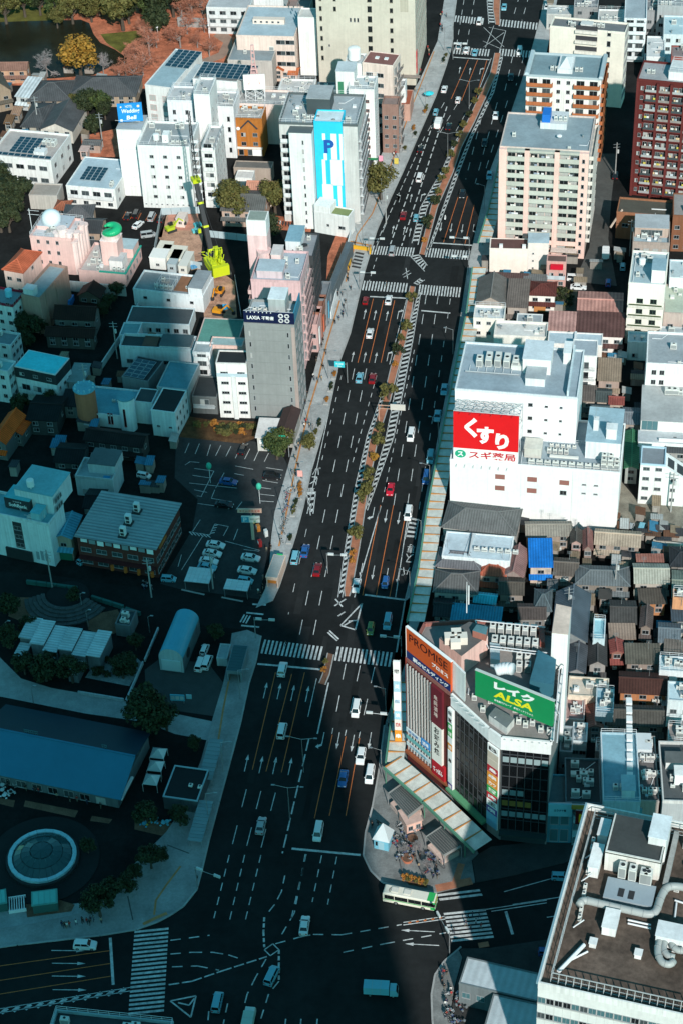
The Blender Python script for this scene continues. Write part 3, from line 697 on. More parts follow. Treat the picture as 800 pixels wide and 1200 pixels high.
for i,(x,y,r_,c)in enumerate(pk):tree({'olive':'olive green leafy tree at the edge of the park pond','green':'green broadleaf tree among the park trees','dark':'dark evergreen tree standing in the park'}[c],(x,y+6),r_,c,i,group=gp+' '+c)
for i,(x,y,r_)in enumerate([(170,38,4.5),(176,62,6),(160,72,6),(168,84,6),(148,86,5),(184,52,4),(214,22,6),(226,18,6),(220,36,5),(238,14,6),(240,34,4),(212,52,5),(232,52,4),(246,62,4),(248,20,5),(158,92,5),(140,92,4),(178,40,4),(200,44,4)]):
 tree('leafless cherry tree with reddish twigs in the park',(x,y+4),r_*1.3,'pink',i,group='leafless reddish park trees',hz=.8)
tree('leafless grey tree beside the pond',(56,90),6.5,'grey',0);tree('smaller grey leafless tree behind the rust coloured tree',(122,88),4.5,'grey',1)
tree('rust orange tree beside the pond',(96,94),7.4,'gold',2,sx=1.25,hz=.85)
for x,y in((186,48),(246,46)):
 p=at(x,y,0);l_=thing('park_lamp','pale park lamp post with a round head','lamp',(p.x,p.y,0),0,'park lamps')
 MB().tube((0,0,0),(0,0,5),.09,.06,6).build('post',STEELW,l_);MB().ball((0,0,5.2),.4,.4,.35,8,6).build('lamp_head',STEELW,l_)
for i,(x0,x1,y0,y1)in enumerate(((205,330,24,28),)):
 b=Bd('wall','long low concrete wall behind the park path','wall',(208,22),(292,26),1.0,3.0,None);b.part('wall',MB().box(0,b.W,0,1,0,3),CONC);b.part('coping',MB().box(-.1,b.W+.1,-.1,1.1,3,3.2),KERB)
 # ================================================================== NORTH-WEST BLOCK
TG1=(.085,.088,.092)
house('long grey tiled temple hall roof beside the pond trees',(30,119),(86,113),15,4,3,'u','hip',TG1,(.3,.25,.2),rot=4)
house('grey tiled hall with a long ridge and cream end wall',(80,113),(160,113),15,4,3,'u','hip',TG1,(.4,.31,.23),rot=6)
house('grey tiled house whose ridge runs towards the courtyard',(46,152),(86,154),17,4.5,2.6,'v','gable',TG1,(.6,.56,.5),rot=12)
house('small dark tiled house next to the solar roofed white block',(24,149),(52,151),17,4,2.2,'u','hip',TG1,(.4,.36,.3),rot=8)
house('brown tiled temple gate roof with curved eaves',(-14,112),(18,112),15,7,4,'v','gable',(.12,.10,.08),(.3,.22,.16),rot=-20)
house('white ribbed metal roof beside the brown temple roof',(17,113),(36,113),12,5,1.5,'u','shed',(.62,.66,.68),(.5,.5,.5),rot=18,pitch=1.2)
house('reddish tiled long roof behind the temple gate',(-6,83),(33,81),6,5,1.6,'u','gable',(.24,.13,.10),(.5,.3,.2),rot=4)
for i,(x,y,w_,c)in enumerate(((12,135,11,'brown'),(4,145,10,'ochre'))):house('tiny %s lean-to behind the white solar block'%c,(x,y),(x+w_,y+1),5,3,.8,'u','shed',(.16,.09,.05)if i else(.36,.22,.15),(.3,.25,.2))
b=flat('office_building','white office block with a roof full of solar panels beside the tiled temple',(-12,181),(60,188),(26,152),219,corner='r',wm=wall(WHITE),rm=deck((.42,.38,.36)),rot=None)
PV=glassy('solar_cell',(.012,.045,.07),.1);PVF=paint((.4,.45,.48))
_pv=None
def pv(b,u,v,z,nu,nv,w_=1.9,d_=1.5,gap=.12,tilt=.12):
 global _pv
 if _pv is None:
  mb=MB();mb.box(0,1.9,0,1.5,0,.05);mb.box(.07,1.83,.07,1.43,.05,.06,1);_pv=mb.mesh('solar_panel',[PVF,PV])
 for i in range(nu):
  for j in range(nv):
   o=put('solar_panel',_pv,b.root,(u+i*(w_+gap),v+j*(d_+gap),z+.25+j*0.0));o.rotation_euler=(tilt,0,0)
   o.scale=(w_/1.9,d_/1.5,1)
pv(b,5,3.5,b.zr,4,6);pv(b,1.5,1.2,b.zr,9,1);pv(b,13.5,6,b.zr,1,3);b.acs(14,9,3,du=1.5,size=(1.2,2.4,1.8));b.acs(13,5,2,size=(1.0,.9,1.3));b.box('penthouse',13.5,17,3,6,b.zr,b.zr+1.4,wall(OFFW))
b.win('f',4,2,2.6,1.5,1.2,4.2,4,b.W-1);b.win('r',3,2,1.6,1.4,1.5,4)
b=flat('clinic_building','low white building with a pale blue roof and a small dark solar array',(77.5,217),(135,222),(97,183),240,wm=wall(WHITE),rm=deck((.42,.52,.58)),rot=None,par=.3)
pv(b,3,4,b.zr,4,5,1.6);b.balcony('f',.6,b.W-.6,1,3.4,3,wall(OFFW));b.win('f',4,1,1.6,1.2,.8,3);b.win('r',3,2,1.2,1.2,1.2,3.2);b.clutter(3,5,z=b.zr,u0=9)
sheet('red_ground',[(95,160),(140,150),(142,184),(98,184)],.02,REDG,'reddish courtyard soil behind the tiled halls')
for i,(x,y,r_,c)in enumerate(((104,138,4.4,'dark'),(116,136,3.8,'green'),(124,140,3,'dark'),(112,158,3,'dark'),(88,128,2.4,'olive'))):tree('courtyard garden tree between the grey tiled halls',(x,y),r_,c,i,group='courtyard garden trees')
house('small grey shed roof in the red courtyard',(96,170),(118,171),4,3,.6,'u','gable',(.12,.12,.12),(.4,.3,.25))
house('pink walled garden hut beside the red courtyard',(92,178),(103,179),4,3,.3,'u','flat',(.55,.4,.36),(.6,.42,.36),tile=False)
def pole(label,x,y,h=11,group='utility poles'):
 p=at(x,y);o=thing('utility_pole',label,'utility pole',(p.x,p.y,0),R(-GRID+random.uniform(-20,20)),group)
 MB().tube((0,0,0),(0,0,h),.2,.13,8).build('post',CONC,o)
 for z in(h-.6,h-1.6):MB().bar((-1.1,0,z),(1.1,0,z),.1).build('crossarm',STEEL,o)
 MB().cyl(.45,0,h-3.6,h-2.5,.3,10).build('transformer',paint((.5,.51,.5)),o)
 return o
for x,y in((46,152),(121,172)):pole('concrete utility pole with a transformer by the tiled halls',x,y,12)
b=flat('hotel','tall white hotel block with a blue sign and rooftop plant',(161,170),(222,172),(163,141),243,wm=wall(WHITE,streak=.05),rm=deck((.30,.33,.34)),rot=None)
HH=b.H
b.win('f',3,5,1.2,1.0,3.5,3.4,2.0,b.W-1.5);b.rail();b.clutter(12,3);b.tank(5,4,1.0,1.6);b.box('penthouse',7,9,3,6,b.zr,b.zr+2.6,wall(WHITE));b.acs(10,2,3)
b.win('f',9,1,.5,.3,1.2,3,kind='d',mull=0,b=b.W-1);b.pipe([(3,2,b.zr+.3),(3,7,b.zr+.3),(14,7,b.zr+.3)])
t2=Bd('hotel_x','','x',(136,146),(161,145),9,HH+3,b.rot);dx=t2.o-b.o;bpy.data.objects.remove(t2.root)
lu,lv=dx.dot(b.u),dx.dot(b.v)
b.box('lift_tower',lu,-.02,lv,lv+9,0,HH+1.5,wall(WHITE,streak=.05),roof=deck((.4,.42,.43)))
for k in range(1,9):b.part('wall_joint',MB().box(lu-.02,-.03,lv-.03,lv-.005,k*3.2,k*3.2+.12),wall((.6,.6,.6)))
sb=thing('hotel_sign','blue rooftop sign with white lettering on the white hotel','sign',b.o+b.u*(lu+.3)+b.v*(lv+2.5)+Vector((0,0,HH+2.0)),b.rz+R(12))
MB().box(0,7.4,0,.5,.4,6.4).build('board',paint((.02,.25,.62)),sb);MB().tube((1,.25,-.4),(1,.25,.5),.1).tube((5.5,.25,-.4),(5.5,.25,.5),.1).build('support',STEEL,sb)
TW_=mat('print_white',(.82,.82,.80),rough=.5,var=.03)
letters('HOTEL',2.1,.8,TW_,sb,(3.5,0,5.5));letters('Wedding',5.4,1.7,TW_,sb,(3.9,0,3.8),bold=.02,shear=.1);letters('Bell',3.0,1.3,TW_,sb,(4.0,0,1.8),bold=.02,shear=.1)
letters('■',.7,.7,TW_,sb,(.9,0,1.0));letters('●',.5,.5,paint((.8,.65,.45)),sb,(1.1,0,5.4));letters('●',.8,.8,paint((.8,.65,.45)),sb,(6.3,0,5.4))
b3=flat('apartment_building','narrow white apartment wing with stacked balconies beside the hotel',(236,175),(253,173),(249,147),243,wm=wall(WHITE,streak=.05),rm=deck((.42,.43,.43)),rot=b.rot)
b3.balcony('f',.4,b3.W-.4,6,3.2,3.3,wall(WHITE),dep=.8);b3.win('r',5,6,1,1,3.4,3.3);b3.clutter(4,9);b3.rail()
st=thing('fire_escape','white steel fire escape between the hotel and the balcony wing','fire escape',b.o+b.u*(b.W+.3),b.rz)
for k in range(1,9):
 MB().box(0,2.4,.2,1.6,k*2.8,k*2.8+.12).box(0,2.4,.15,.2,k*2.8,k*2.8+1.0).build('landing',STEELW,st);MB().bar((.3,.9,k*2.8-2.7),(2.1,.9,k*2.8),.7,.12).build('stair_flight',STEELW,st)
MB().box(0,.12,.1,.22,0,24).box(2.3,2.42,.1,.22,0,24).build('post',STEELW,st)
b=flat('apartment_building','white block with paired small windows behind the hotel',(196,117),(226,117),(200,100),H=21,wm=wall((.74,.76,.78)),rm=deck((.45,.47,.48)))
b.win('f',2,5,1.0,1.5,3,3.3,mull=1);b.clutter(7,12);b.rail()
b=flat('apartment_building','tall narrow white lift tower block behind the hotel',(227,110),(246,110),(225,90),H=27,wm=wall(WHITE,streak=.05),rm=deck((.42,.44,.45)))
b.rail();b.clutter(3,13);b.win('r',2,6,.8,1.2,3,3.4)
b=flat('apartment_building','low white block with one tall window behind the hotel wing',(247,124),(274,124),(250,106),H=18,wm=wall((.74,.75,.76)),rm=deck((.45,.46,.46)))
b.win('f',2,4,.9,1.7,2,3.6,kind='d',mull=0);b.clutter(6,14);b.rail()
b=flat('school_building','long white building with a blue glazed solar roof next to the park',(170,99),(206,97),(198,56),H=17,wm=wall((.74,.74,.72)),rm=deck((.33,.45,.50)),rot=20,par=.3)
pv(b,1.2,b.D*.52,b.zr,4,6,2.0,1.9);b.win('f',2,4,2.2,2.0,1.5,3.4,kind='c',fm=paint((.6,.4,.38)));b.win('r',5,4,1.4,1.4,2.2,3.4)
b.box('lift_tower',b.W,b.W+4,2,b.D*.8,0,b.H-2,wall((.62,.68,.70)),roof=deck((.40,.48,.52)))
b=flat('office_building','white building with a large tilted array of solar panels',(226,92),(278,96),(237,72),H=20,wm=wall(WHITE),rm=deck((.25,.27,.28)),rot=None,par=.3)
pv(b,.8,.8,b.zr+.5,9,5,1.9,1.8,tilt=.15);b.win('f',2,4,3.2,1.7,3.0,3.9,a=b.W*.4);b.win('r',2,4,1.2,1.3,2.5,3.9)
b=flat('tavern','orange brown gabled front of a small tavern beside the white hotel wing',(275,138),(307,139),(278,124),182,wm=wall((.42,.15,.03)),rm=deck((.38,.38,.37)))
b.win('f',2,2,1.5,1.3,3.6,3.2,a=.6,b=b.W-.6);b.rail();b.clutter(8,21)
b.part('gable_trim',MB().bar((1.6,-.12,9.5),(b.W/2,-.12,12.4),.12,.5).bar((b.W/2,-.12,12.4),(b.W-1.6,-.12,9.5),.12,.5),FRAMED)
sign(b.root,.2,b.W-.2,2.6,3.3,paint((.75,.72,.66)),v=-.3);b.win('f',3,1,1.6,2.0,.2,3,mull=0);sign(b.root,5,8,.2,2.4,TW_,v=-.1)
MB().ball((1.0,-.3,9.6),.6,.3,.6,12,8).build('round_emblem',TW_,b.root)
b=flat('shop_building','tall pale pink block behind the orange tavern',(276,121),(338,121),(283,104),H=14,wm=wall((.78,.62,.56)),rm=deck((.40,.40,.40)))
b.clutter(7,22);b.rail();b.win('r',3,4,1.1,1.2,2,3.6);zz=b.H;lo=b.o+b.u*3+b.v*2.5+Vector((0,0,b.zr))
ls=thing('rooftop_sign','white rooftop billboard on a steel lattice with a pink spire','sign',lo,b.rz+R(8))
lm=MB()
for x in(0,3,6):
 for y in(0,2.5):lm.bar((x,y,0),(x,y,6.4),.16)
for z in(0.2,2,4):
 for a,c in(((0,0),(3,0)),((3,0),(6,0)),((0,2.5),(3,2.5)),((3,2.5),(6,2.5))):lm.bar((*a,z),(*c,z+2),.1);lm.bar((*a,z+2),(*c,z),.1)
lm.build('lattice',STEELW,ls);MB().box(-.4,6.4,-.35,-.05,4.2,9.4).build('board',paint((.8,.79,.76)),ls)
letters('HOTEL',3.6,1.0,paint((.6,.55,.5)),ls,(3,-.36,7.6));letters('ラフォーレ',4.2,.8,paint((.6,.58,.56)),ls,(3,-.36,6.0))
sp=MB()
for s_ in((-1,-1),(1,-1),(1,1),(-1,1)):
 pr_=None
 for z,r_ in((6.2,1.7),(9,1.0),(12,.55),(16,.45),(18.5,.35)):
  q=(3+s_[0]*r_,1.2+s_[1]*r_,z)
  if pr_:sp.bar(pr_,q,.2)
  pr_=q
for z,r_ in((7.5,1.3),(9,1.0),(10.5,.75),(12,.55),(14,.5),(16,.45),(18.4,.4)):sp.box(3-r_,3+r_,1.2-r_,1.2+r_,z,z+.25)
sp.build('spire',paint((.75,.45,.42)),ls)
b=flat('school_building','wide building with a pale blue roof and a long skylight beside the park',(277,41),(346,40),(294,6),H=16,wm=wall((.78,.62,.54)),rm=deck((.38,.47,.52)),par=.5)
b.box('skylight',b.W*.2,b.W*.75,b.D*.42,b.D*.52,b.zr,b.zr+1.6,paint((.72,.60,.52)));b.win('f',2,4,3,1.5,1.4,3.9,a=b.W*.68,kind='y')
for k in range(5):put('window',win_mesh(.8,.6,'d',0),b.root,(b.W*(.25+.1*k),b.D*.42,b.zr+.5))
b=flat('school_building','lower grey roofed hall in front of the pale blue roof',(267,70),(319,71),(280,45),H=11,wm=wall((.55,.50,.46)),rm=deck((.24,.28,.30)),par=.4);b.clutter(4,33)
b.pipe([(b.W-3,b.D-1,b.zr+.4),(b.W-3,b.D-1,b.zr+4)],.5,paint((.3,.36,.4)))
house('little orange roof beside the grey roofed hall',(319,83),(333,83),7,4,1.2,'v','gable',(.5,.12,.04),(.7,.5,.4));house('second little orange tiled roof near the white slab',(337,88),(350,87),6,3,1.0,'u','gable',(.46,.14,.06),(.6,.45,.4))
b=flat('apartment_building','blank white slab tower beside the beige office tower',(349,20),(370,21),(352,9),88,wm=wall(WHITE,streak=.04),rm=deck((.6,.6,.58)),par=.4);b.win('l',3,9,1,1.2,2.5,3.1)
b=flat('house_block','white building with balconies on the park edge by the wall',(242,8),(292,10),10,H=10,wm=wall((.70,.71,.71)),rm=deck((.45,.46,.47)));b.win('f',4,3,2.2,1.4,1,3.1);b.balcony('f',1,b.W-1,2,3.4,3.1,wall(OFFW),glassw=False)
b=flat('house_block','brownish pink building with a dark gap beside the beige tower',(334,12),(362,11),10,H=14,wm=wall((.42,.30,.26)),rm=deck((.30,.22,.2)));b.win('f',2,3,.9,1.6,2,4,kind='d',mull=0)
b=flat('house_block','white flat roofed building at the end of the park wall',(297,-4),(332,-3),9,H=10,wm=wall(OFFW),rm=deck((.5,.52,.53)))
gA,gB=at(374.5,96),at(487,100);H=47.0
b=Bd('office_tower','large beige office tower with small dark windows beside the avenue','office tower',sight((gA.x,gA.y,H)),sight((gB.x,gB.y,H)),10,H,None)
gC=at(510,52);b.D=(gC-b.o).dot(b.v);b.shell(wall(BEIGE,streak=.06),deck((.35,.34,.32)))
uu=b.W
for t,w_,n_ in((.045,.9,11),(.19,1.0,11),(.54,1.5,11),(.76,1.1,12)):
 for j in range(n_):
  if t==.19 and j<5:continue
  put('window',win_mesh(w_,1.7 if w_<1.4 else 2.2,'d',0,wall((.40,.37,.30))),b.root,(uu*t,0,8+j*3.5))
for t in(.345,.385,.42):
 for j in(4,8,10):put('window',win_mesh(.6,1.4,'d',0),b.root,(uu*t,0,8+j*3.5))
for t in(.12,.36):put('window',win_mesh(.5,.8,'d',0),b.root,(uu*t,0,13))
b.part('wall_panel',MB().box(uu*.85,uu*.93,-.08,-.005,26,40).box(uu*.855,uu*.925,-.1,-.08,26.4,39.6),wall((.45,.41,.33)))
for j in range(11):b.win('r',9,1,2.6,1.5,4.5+j*3.8,3,kind='m' if j%2 else 'c',mull=1,fm=wall((.36,.35,.31)))
sign(b.root,b.W+.1,b.W+.3,4,12,paint((.7,.1,.1)),v=2.2,th=1.6,name='vertical_sign');
b.part('canopy',MB().box(b.W-6,b.W+1.5,-1.5,-.01,3.4,3.8),wall((.30,.25,.22)))
b=flat('apartment_building','white eight storey corner block with small square windows by the avenue',(408,104),(438,105),(410,88),195,corner='l',wm=wall(WHITE,streak=.04),rm=deck((.45,.5,.52)))
b.win('f',2,7,1.1,1.0,3.5,3.1,a=.5,b=b.W-.5,kind='m',fm=paint((.4,.2,.18)));b.win('r',4,7,.8,1.0,3.5,3.1);b.rail();b.clutter(6,41)
b.part('green_awning',MB().box(.3,b.W+.6,-.9,-.01,3.0,3.3),paint((.02,.2,.08)));sign(b.root,.8,b.W-.8,.4,2.7,FRAMED,v=-.02,th=.05,name='shop_window')
lu,lv=b.loc((392,88),b.H+4);lu2,_=b.loc((413.5,88),b.H+4)
b.box('lift_tower',lu,min(lu2,2.0),lv+2.5,lv+9,0,b.H+4,wall(WHITE,streak=.04),roof=deck((.5,.55,.57)));b.part('green_panel',MB().box(lu+.6,lu+2.2,lv+2.4,lv+2.49,b.H-6,b.H+.6),paint((.05,.22,.12)))
b=flat('apartment_building','pale pink block with a maroon roof and balconies facing the avenue',(424,73),(460,77),(429,59),H=24,wm=wall((.80,.66,.58)),rm=deck((.22,.10,.09)),rot=None,par=.3)
b.win('f',2,6,2.2,1.4,2,3.5,a=.5,b=b.W*.75);b.balcony('r',.5,b.D-.5,6,3.0,3.4,wall((.6,.5,.45)),rail=FRAMED)
for t in(.3,.6):b.part('skylight',MB().box(b.W*t,b.W*t+1.2,b.D*.45,b.D*.45+1.2,b.zr,b.zr+.4),OFFM)
b=flat('apartment_building','white annex with a round water tank in front of the beige tower',(404,74),(426,74),(407,62),H=23,wm=wall(WHITE),rm=deck((.48,.52,.54)));b.tank(2.5,3.5,2.0,3.4);b.clutter(4,43);b.win('f',2,5,1,1.2,2,3.5)
b=flat('shop_building','narrow brown shop building with a tiled front by the pavement',(447,122),(466,123),(452,112),H=17,wm=wall((.28,.17,.14)),rm=deck((.3,.22,.2)));b.balcony('r',.4,b.D-.4,4,3,3.2,wall((.4,.33,.3)),rail=FRAMED);b.win('f',2,4,1.2,1.2,2,3.3)
b=flat('shop_building','small shop with a rust red roof beside the avenue pavement',(464,122),(480,123),(474,105),H=6,wm=wall((.5,.3,.24)),rm=deck((.34,.09,.05)),par=.2)
b=flat('shop_building','small white shop front with stacked signs under the beige tower',(466,100),(474,101),(470,92),H=12,wm=wall(OFFW),rm=deck((.4,.4,.4)));sign(b.root,b.W+.02,b.W+.12,3,10,TW_,v=1.5,th=1.2,name='vertical_sign')
b=flat('parking_tower','bright blue and white parking tower with a large letter P',(367.5,142),(400.5,143),(373,128),262,wm=wall((.03,.52,.72),streak=.04),rm=deck((.62,.72,.76)),par=.4)
PW=wall((.78,.80,.80),streak=.04);sx,sz=b.W/195,(b.H-.4)/660
def stripe(x0,x1,y0,y1,f='f'):
 mb=MB()
 if f=='f':mb.box((x0-285)*sx,(x1-285)*sx,-.06,-.005,b.H-(y1-370)*sz,b.H-(y0-370)*sz)
 else:mb.box(b.W+.005,b.W+.06,x0,x1,b.H-(y1-370)*sz,b.H-(y0-370)*sz)
 b.part('white_panel',mb,PW)
for q in((340,362,445,487),(398,440,445,610),(458,478,445,612),(345,368,572,615),(330,354,612,772),(388,468,612,778),(325,402,772,940),(432,460,780,945),(308,338,932,985),(345,385,940,1020),(422,444,940,1025)):stripe(*q)
for q in((.4,1.4,470,700),(2.2,3.2,600,900),(3.8,4.6,450,620)):stripe(*q,f='r')
letters('P',(415-345)*sx,(570-485)*sz,paint((.02,.10,.38)),b.root,((385-285)*sx,-.08,b.H-(527-370)*sz),bold=.04)
bp=b
b2=flat('apartment_building','grey topped apartment block with narrow balconies behind the P tower',(327,143),(419,143),(342,108),H=bp.H-1,wm=wall((.58,.57,.55)),rm=deck((.36,.40,.42)),pm=paint((.10,.12,.125)))
b2.balcony('f',.3,3.0,9,3.0,3.0,wall(OFFW),dep=.9);b2.balcony('r',.8,b2.D-1,9,3.0,3.0,wall(OFFW),rail=FRAMED,dep=1.0)
u0,v0=b2.loc((338,151),b2.H);u1,_=b2.loc((365,151),b2.H)
b2.box('stair_block',u0,u1,min(v0,-1.5),-.02,0,b2.H-1.2,wall(WHITE,streak=.04),roof=paint((.10,.12,.125)))
for j in range(10):put('window',win_mesh(.5,1.3,random.choice('dmc'),0),b2.root,(u0+(u1-u0)*.6,min(v0,-1.5),2.0+j*2.9));
for j in range(9):put('window',win_mesh(.45,.6,'d',0),b2.root,(u1+.7,0,3.2+j*3.0))
b2.box('penthouse',b2.W*.32,b2.W*.62,b2.D*.35,b2.D*.8,b2.zr,b2.zr+5,paint((.06,.075,.08)),roof=deck((.4,.42,.43)));b2.rail();b2.clutter(14,44,u0=1,u1=b2.W*.3);b2.clutter(5,45,u0=b2.W*.65,u1=b2.W-2);b2.acs(b2.W*.34,b2.D*.15,3)
b=flat('annex_building','low white annex with a planted roof edge at the foot of the P tower',(368,247),(408,254),(374,238),272,wm=wall(WHITE),rm=deck((.20,.24,.10)),rot=None,par=.4)
b.win('f',1,1,2.0,1.0,2.6,3,a=b.W*.6);b.win('f',1,1,.8,.8,2.8,3,a=b.W*.3,b=b.W*.5)
b.box('garden_wall',0,b.W*.48,0.02,5,b.H-.5,b.H+2.0,wall(WHITE))
b=flat('shop_building','low white building with a roof full of pipes behind the P tower',(322,118),(365,112),(340,92),H=10,wm=wall(WHITE),rm=deck((.52,.51,.5)));b.clutter(14,51);b.rail()
b=flat('shop_building','pale building with roof fans left of the white annex',(366,118),(392,118),(374,96),H=13,wm=wall((.16,.22,.25)),rm=deck((.42,.40,.38)));b.clutter(7,52)
house('dark grey roofed house between round trees',(258,247),(310,248),(262,221),5.5,2.2,'u','gable',(.13,.13,.125),(.5,.35,.28))
house('salmon tiled roof behind the dark grey house',(288,222),(323,222),(288,211),6,1.4,'u','gable',(.50,.24,.17),(.65,.55,.48));house('small dark teal roof by the salmon tiles',(268,221),(288,221),(270,212),5,1,'u','gable',(.05,.09,.10),(.6,.6,.58))
b=flat('house_block','pale low block with a white stair box behind the salmon tiles',(276,208),(296,208),(278,199),H=6,wm=wall(WHITE),rm=deck((.55,.52,.5)),par=.3);b=flat('house_block','dark roofed low row behind the salmon tiles',(274,196),(318,198),(280,188),H=5,wm=wall((.4,.33,.28)),rm=deck((.15,.14,.13)),par=.3)
tree('round olive tree in front of the dark grey house',(273,258),6.0,'olive',0,hz=.9);tree('round olive tree beside the P tower annex',(323,250),4.6,'olive',1);tree('dark clipped tree behind the pink lift tower',(317,285),4,'dark',2)
sheet('red_ground',[(318,252),(366,258),(364,272),(312,268)],.02,REDG,'red tiled forecourt beside the P tower annex')
for i in range(12):
 p=at(322+i*3.4,262+i*.5);sc_=thing('scooter','parked scooter in the row on the red forecourt','scooter',(p.x,p.y,0),R(-GRID+90*0+random.uniform(-12,12)),'scooters on the red forecourt')
 MB().box(-.18,.18,-.5,.35,.35,.7).box(-.14,.14,.35,.55,.3,1.0).bar((-.3,.42,1.05),(.3,.42,1.05),.06).build('body',paint(random.choice(((.05,.05,.06),(.5,.5,.5),(.4,.05,.05)))),sc_)
 for y in(-.5,.55):MB().tube((-.05,y,.25),(.05,y,.25),.25,n=10).build('wheel',RUBBER,sc_)
for(x0,x1)in((147,196),):
 o=sheet('car_park',[(146,245),(196,250),(190,278),(160,280),(140,262)],.02,ASPH2,'small asphalt car park below the white hotel')
 for k in range(6):line('bay_line',(148+k*9,248+k*.8),(144+k*9,256+k*.8),.16,ORANGEP,o,.03)
PK=wall((.76,.50,.46),streak=.1)
b=flat('love_hotel','pale pink castle-like hotel with a white dome and green shell ornament',(35,276),(82,283),(48,252),318,wm=PK,rm=deck((.50,.52,.55)),rot=14)
b.win('f',3,3,.9,1.2,3,3.4,a=1,b=b.W-3,kind='d');b.win('r',4,4,.8,1.2,2.4,3.2,kind='d');b.rail();b.clutter(8,61)
b.part('dome',MB().ball((b.W*.35,b.D*.62,b.zr+2.6),2.9,2.9,2.7,24,14),paint((.72,.80,.84),.3),smooth=True)
b.box('turret',b.W*.05,b.W*.8,b.D*.42,b.D*.98,b.zr,b.zr+1.2,PK,roof=deck((.42,.47,.52)))
for t,r_,h_ in((.75,1.3,4.5),(.92,1.1,3.0),(.62,1.0,2.4)):b.part('turret',MB().cyl(b.W*t,1.6,b.zr,b.zr+h_*.6,r_,14).cyl(b.W*t,1.6,b.zr+h_*.6,b.zr+h_*.7,r_+.25,14),wall((.84,.70,.67)))
for k in range(5):b.part('bay_tower',MB().cyl(b.W+.2,1.2+k*b.D/5,0,b.H-1.5+(k%2)*1.6,1.1,10).cyl(b.W+.2,1.2+k*b.D/5,b.H-1.5+(k%2)*1.6,b.H-1.1+(k%2)*1.6,1.35,10),wall((.82,.64,.60)))
fp=MB()
for z in(b.zr+4.2,b.zr+5.5):fp.bar((1.5,b.D*.5,z),(-2.0,b.D*.5,z),.08)
fp.tube((-1.5,b.D*.5,0),(-1.5,b.D*.5,b.zr+6),.1);b.part('aerial_mast',fp,STEELW)
lo=flat('love_hotel_wing','low pink hotel wing with teal roof trim and a shell tower',(92,316),(146,323),(104,283),331,wm=PK,rm=deck((.52,.47,.45)),rot=14,pm=PK)
GT=paint((.02,.36,.27));lo.part('trim',MB().box(lo.W*.45,lo.W+.3,-.3,.28,lo.H-.05,lo.H+.25).box(lo.W-.28,lo.W+.3,.28,lo.D,lo.H-.05,lo.H+.25),GT)
lo.win('r',5,1,1.1,1.6,1.4,3,kind='d');lo.win('r',5,1,1.1,.9,3.9,3,kind='d')
u0,v0=lo.loc((114,300),lo.H+7);
lo.box('shell_tower',lo.W*.42,lo.W*.42+5,lo.D*.3,lo.D*.3+5,lo.zr,lo.zr+8.0,PK,roof=wall((.85,.72,.7)))
lo.part('tower_crown',MB().cyl(lo.W*.42+2.5,lo.D*.3+2.5,lo.zr+8.1,lo.zr+9.4,2.6,16),wall((.82,.66,.62)))
sh=MB();cx,cy,cz=lo.W*.42+2.5,lo.D*.3+2.5,lo.zr+9.6
for k in range(22):
 t=k/21;a=-2.4+t*5.2;rr=1.5+.6*math.sin(math.pi*t);r_=.45+1.0*math.sin(math.pi*min(1,t*1.05))
 sh.ball((cx+rr*math.cos(a),cy+rr*math.sin(a),cz+.5+t*1.2),r_,r_,r_*.8,10,6)
sh.ball((cx,cy,cz),2.4,2.4,.7,16,6);lo.part('shell_ornament',sh,paint((.02,.42,.18),.3),smooth=True)
lo.box('stair_house',lo.W*.62,lo.W*.9,lo.D*.15,lo.D*.45,lo.zr,lo.zr+3.2,wall((.82,.76,.74)),roof=deck((.5,.5,.5)))
lo.box('blue_roof_block',lo.W*.62,lo.W*.97,lo.D*.62,lo.D*.97,lo.zr,lo.zr+3.0,PK,roof=deck((.40,.50,.53)));lo.clutter(9,62,u1=lo.W*.4);lo.acs(lo.W*.7,1.2,3)
b=flat('love_hotel_annex','brown pink side wall annex with a stained grey roof',(25,345),(45,351),(46,306),388,wm=wall((.42,.25,.20)),rm=deck((.32,.38,.40)),rot=22,par=.9);b.box('stair_house',.5,3.5,.6,3.2,b.zr,b.zr+2.4,wall((.70,.70,.70)),roof=deck((.6,.6,.6)))
b.part('corner_pilaster',MB().box(b.W+.01,b.W+.3,3,3.5,0,b.H).box(b.W+.01,b.W+.3,9,9.5,0,b.H),wall((.36,.22,.18)))
house('rust red tiled hipped roof beside the pink hotel',(2,316),(29,319),(18,290),8,2.2,'v','hip',(.40,.10,.05),(.72,.52,.46),rot=22)
b=flat('apartment_building','white corner apartment house with a maroon roof edge beside the pink annex',(-16,352),(11,362),(-4,335),402,corner='r',wm=wall(OFFW),rm=deck((.25,.30,.33)),rot=22,pm=wall((.25,.02,.04)));b.win('r',3,4,1.2,1.1,1.6,3.0,kind='d',mull=0);b.win('f',3,4,1.2,1.2,1.6,3.0,kind='d');b.tank(5,4,1,2,m=paint((.2,.55,.68)))
b=flat('apartment_building','pale blue grey apartment house behind the turquoise roofed house',(-20,399),(10,408),(-8,385),440,corner='r',wm=wall((.62,.67,.68)),rm=deck((.2,.24,.26)),rot=20);b.win('r',3,3,1.2,1.2,1.6,3.0,kind='d');b.win('f',2,3,1.2,1.2,1.6,3,kind='d');b.clutter(3,8)
b=flat('apartment_building','pale stepped apartment house next to the orange tiled roofs',(-20,430),(7,438),(-10,418),476,corner='r',wm=wall((.60,.66,.68)),rm=deck((.25,.5,.52)),rot=20);b.win('r',3,3,1.2,1.2,1.6,3.0,kind='d');b.win('f',2,3,1.2,1.2,1.6,3,kind='d');b.clutter(3,9)
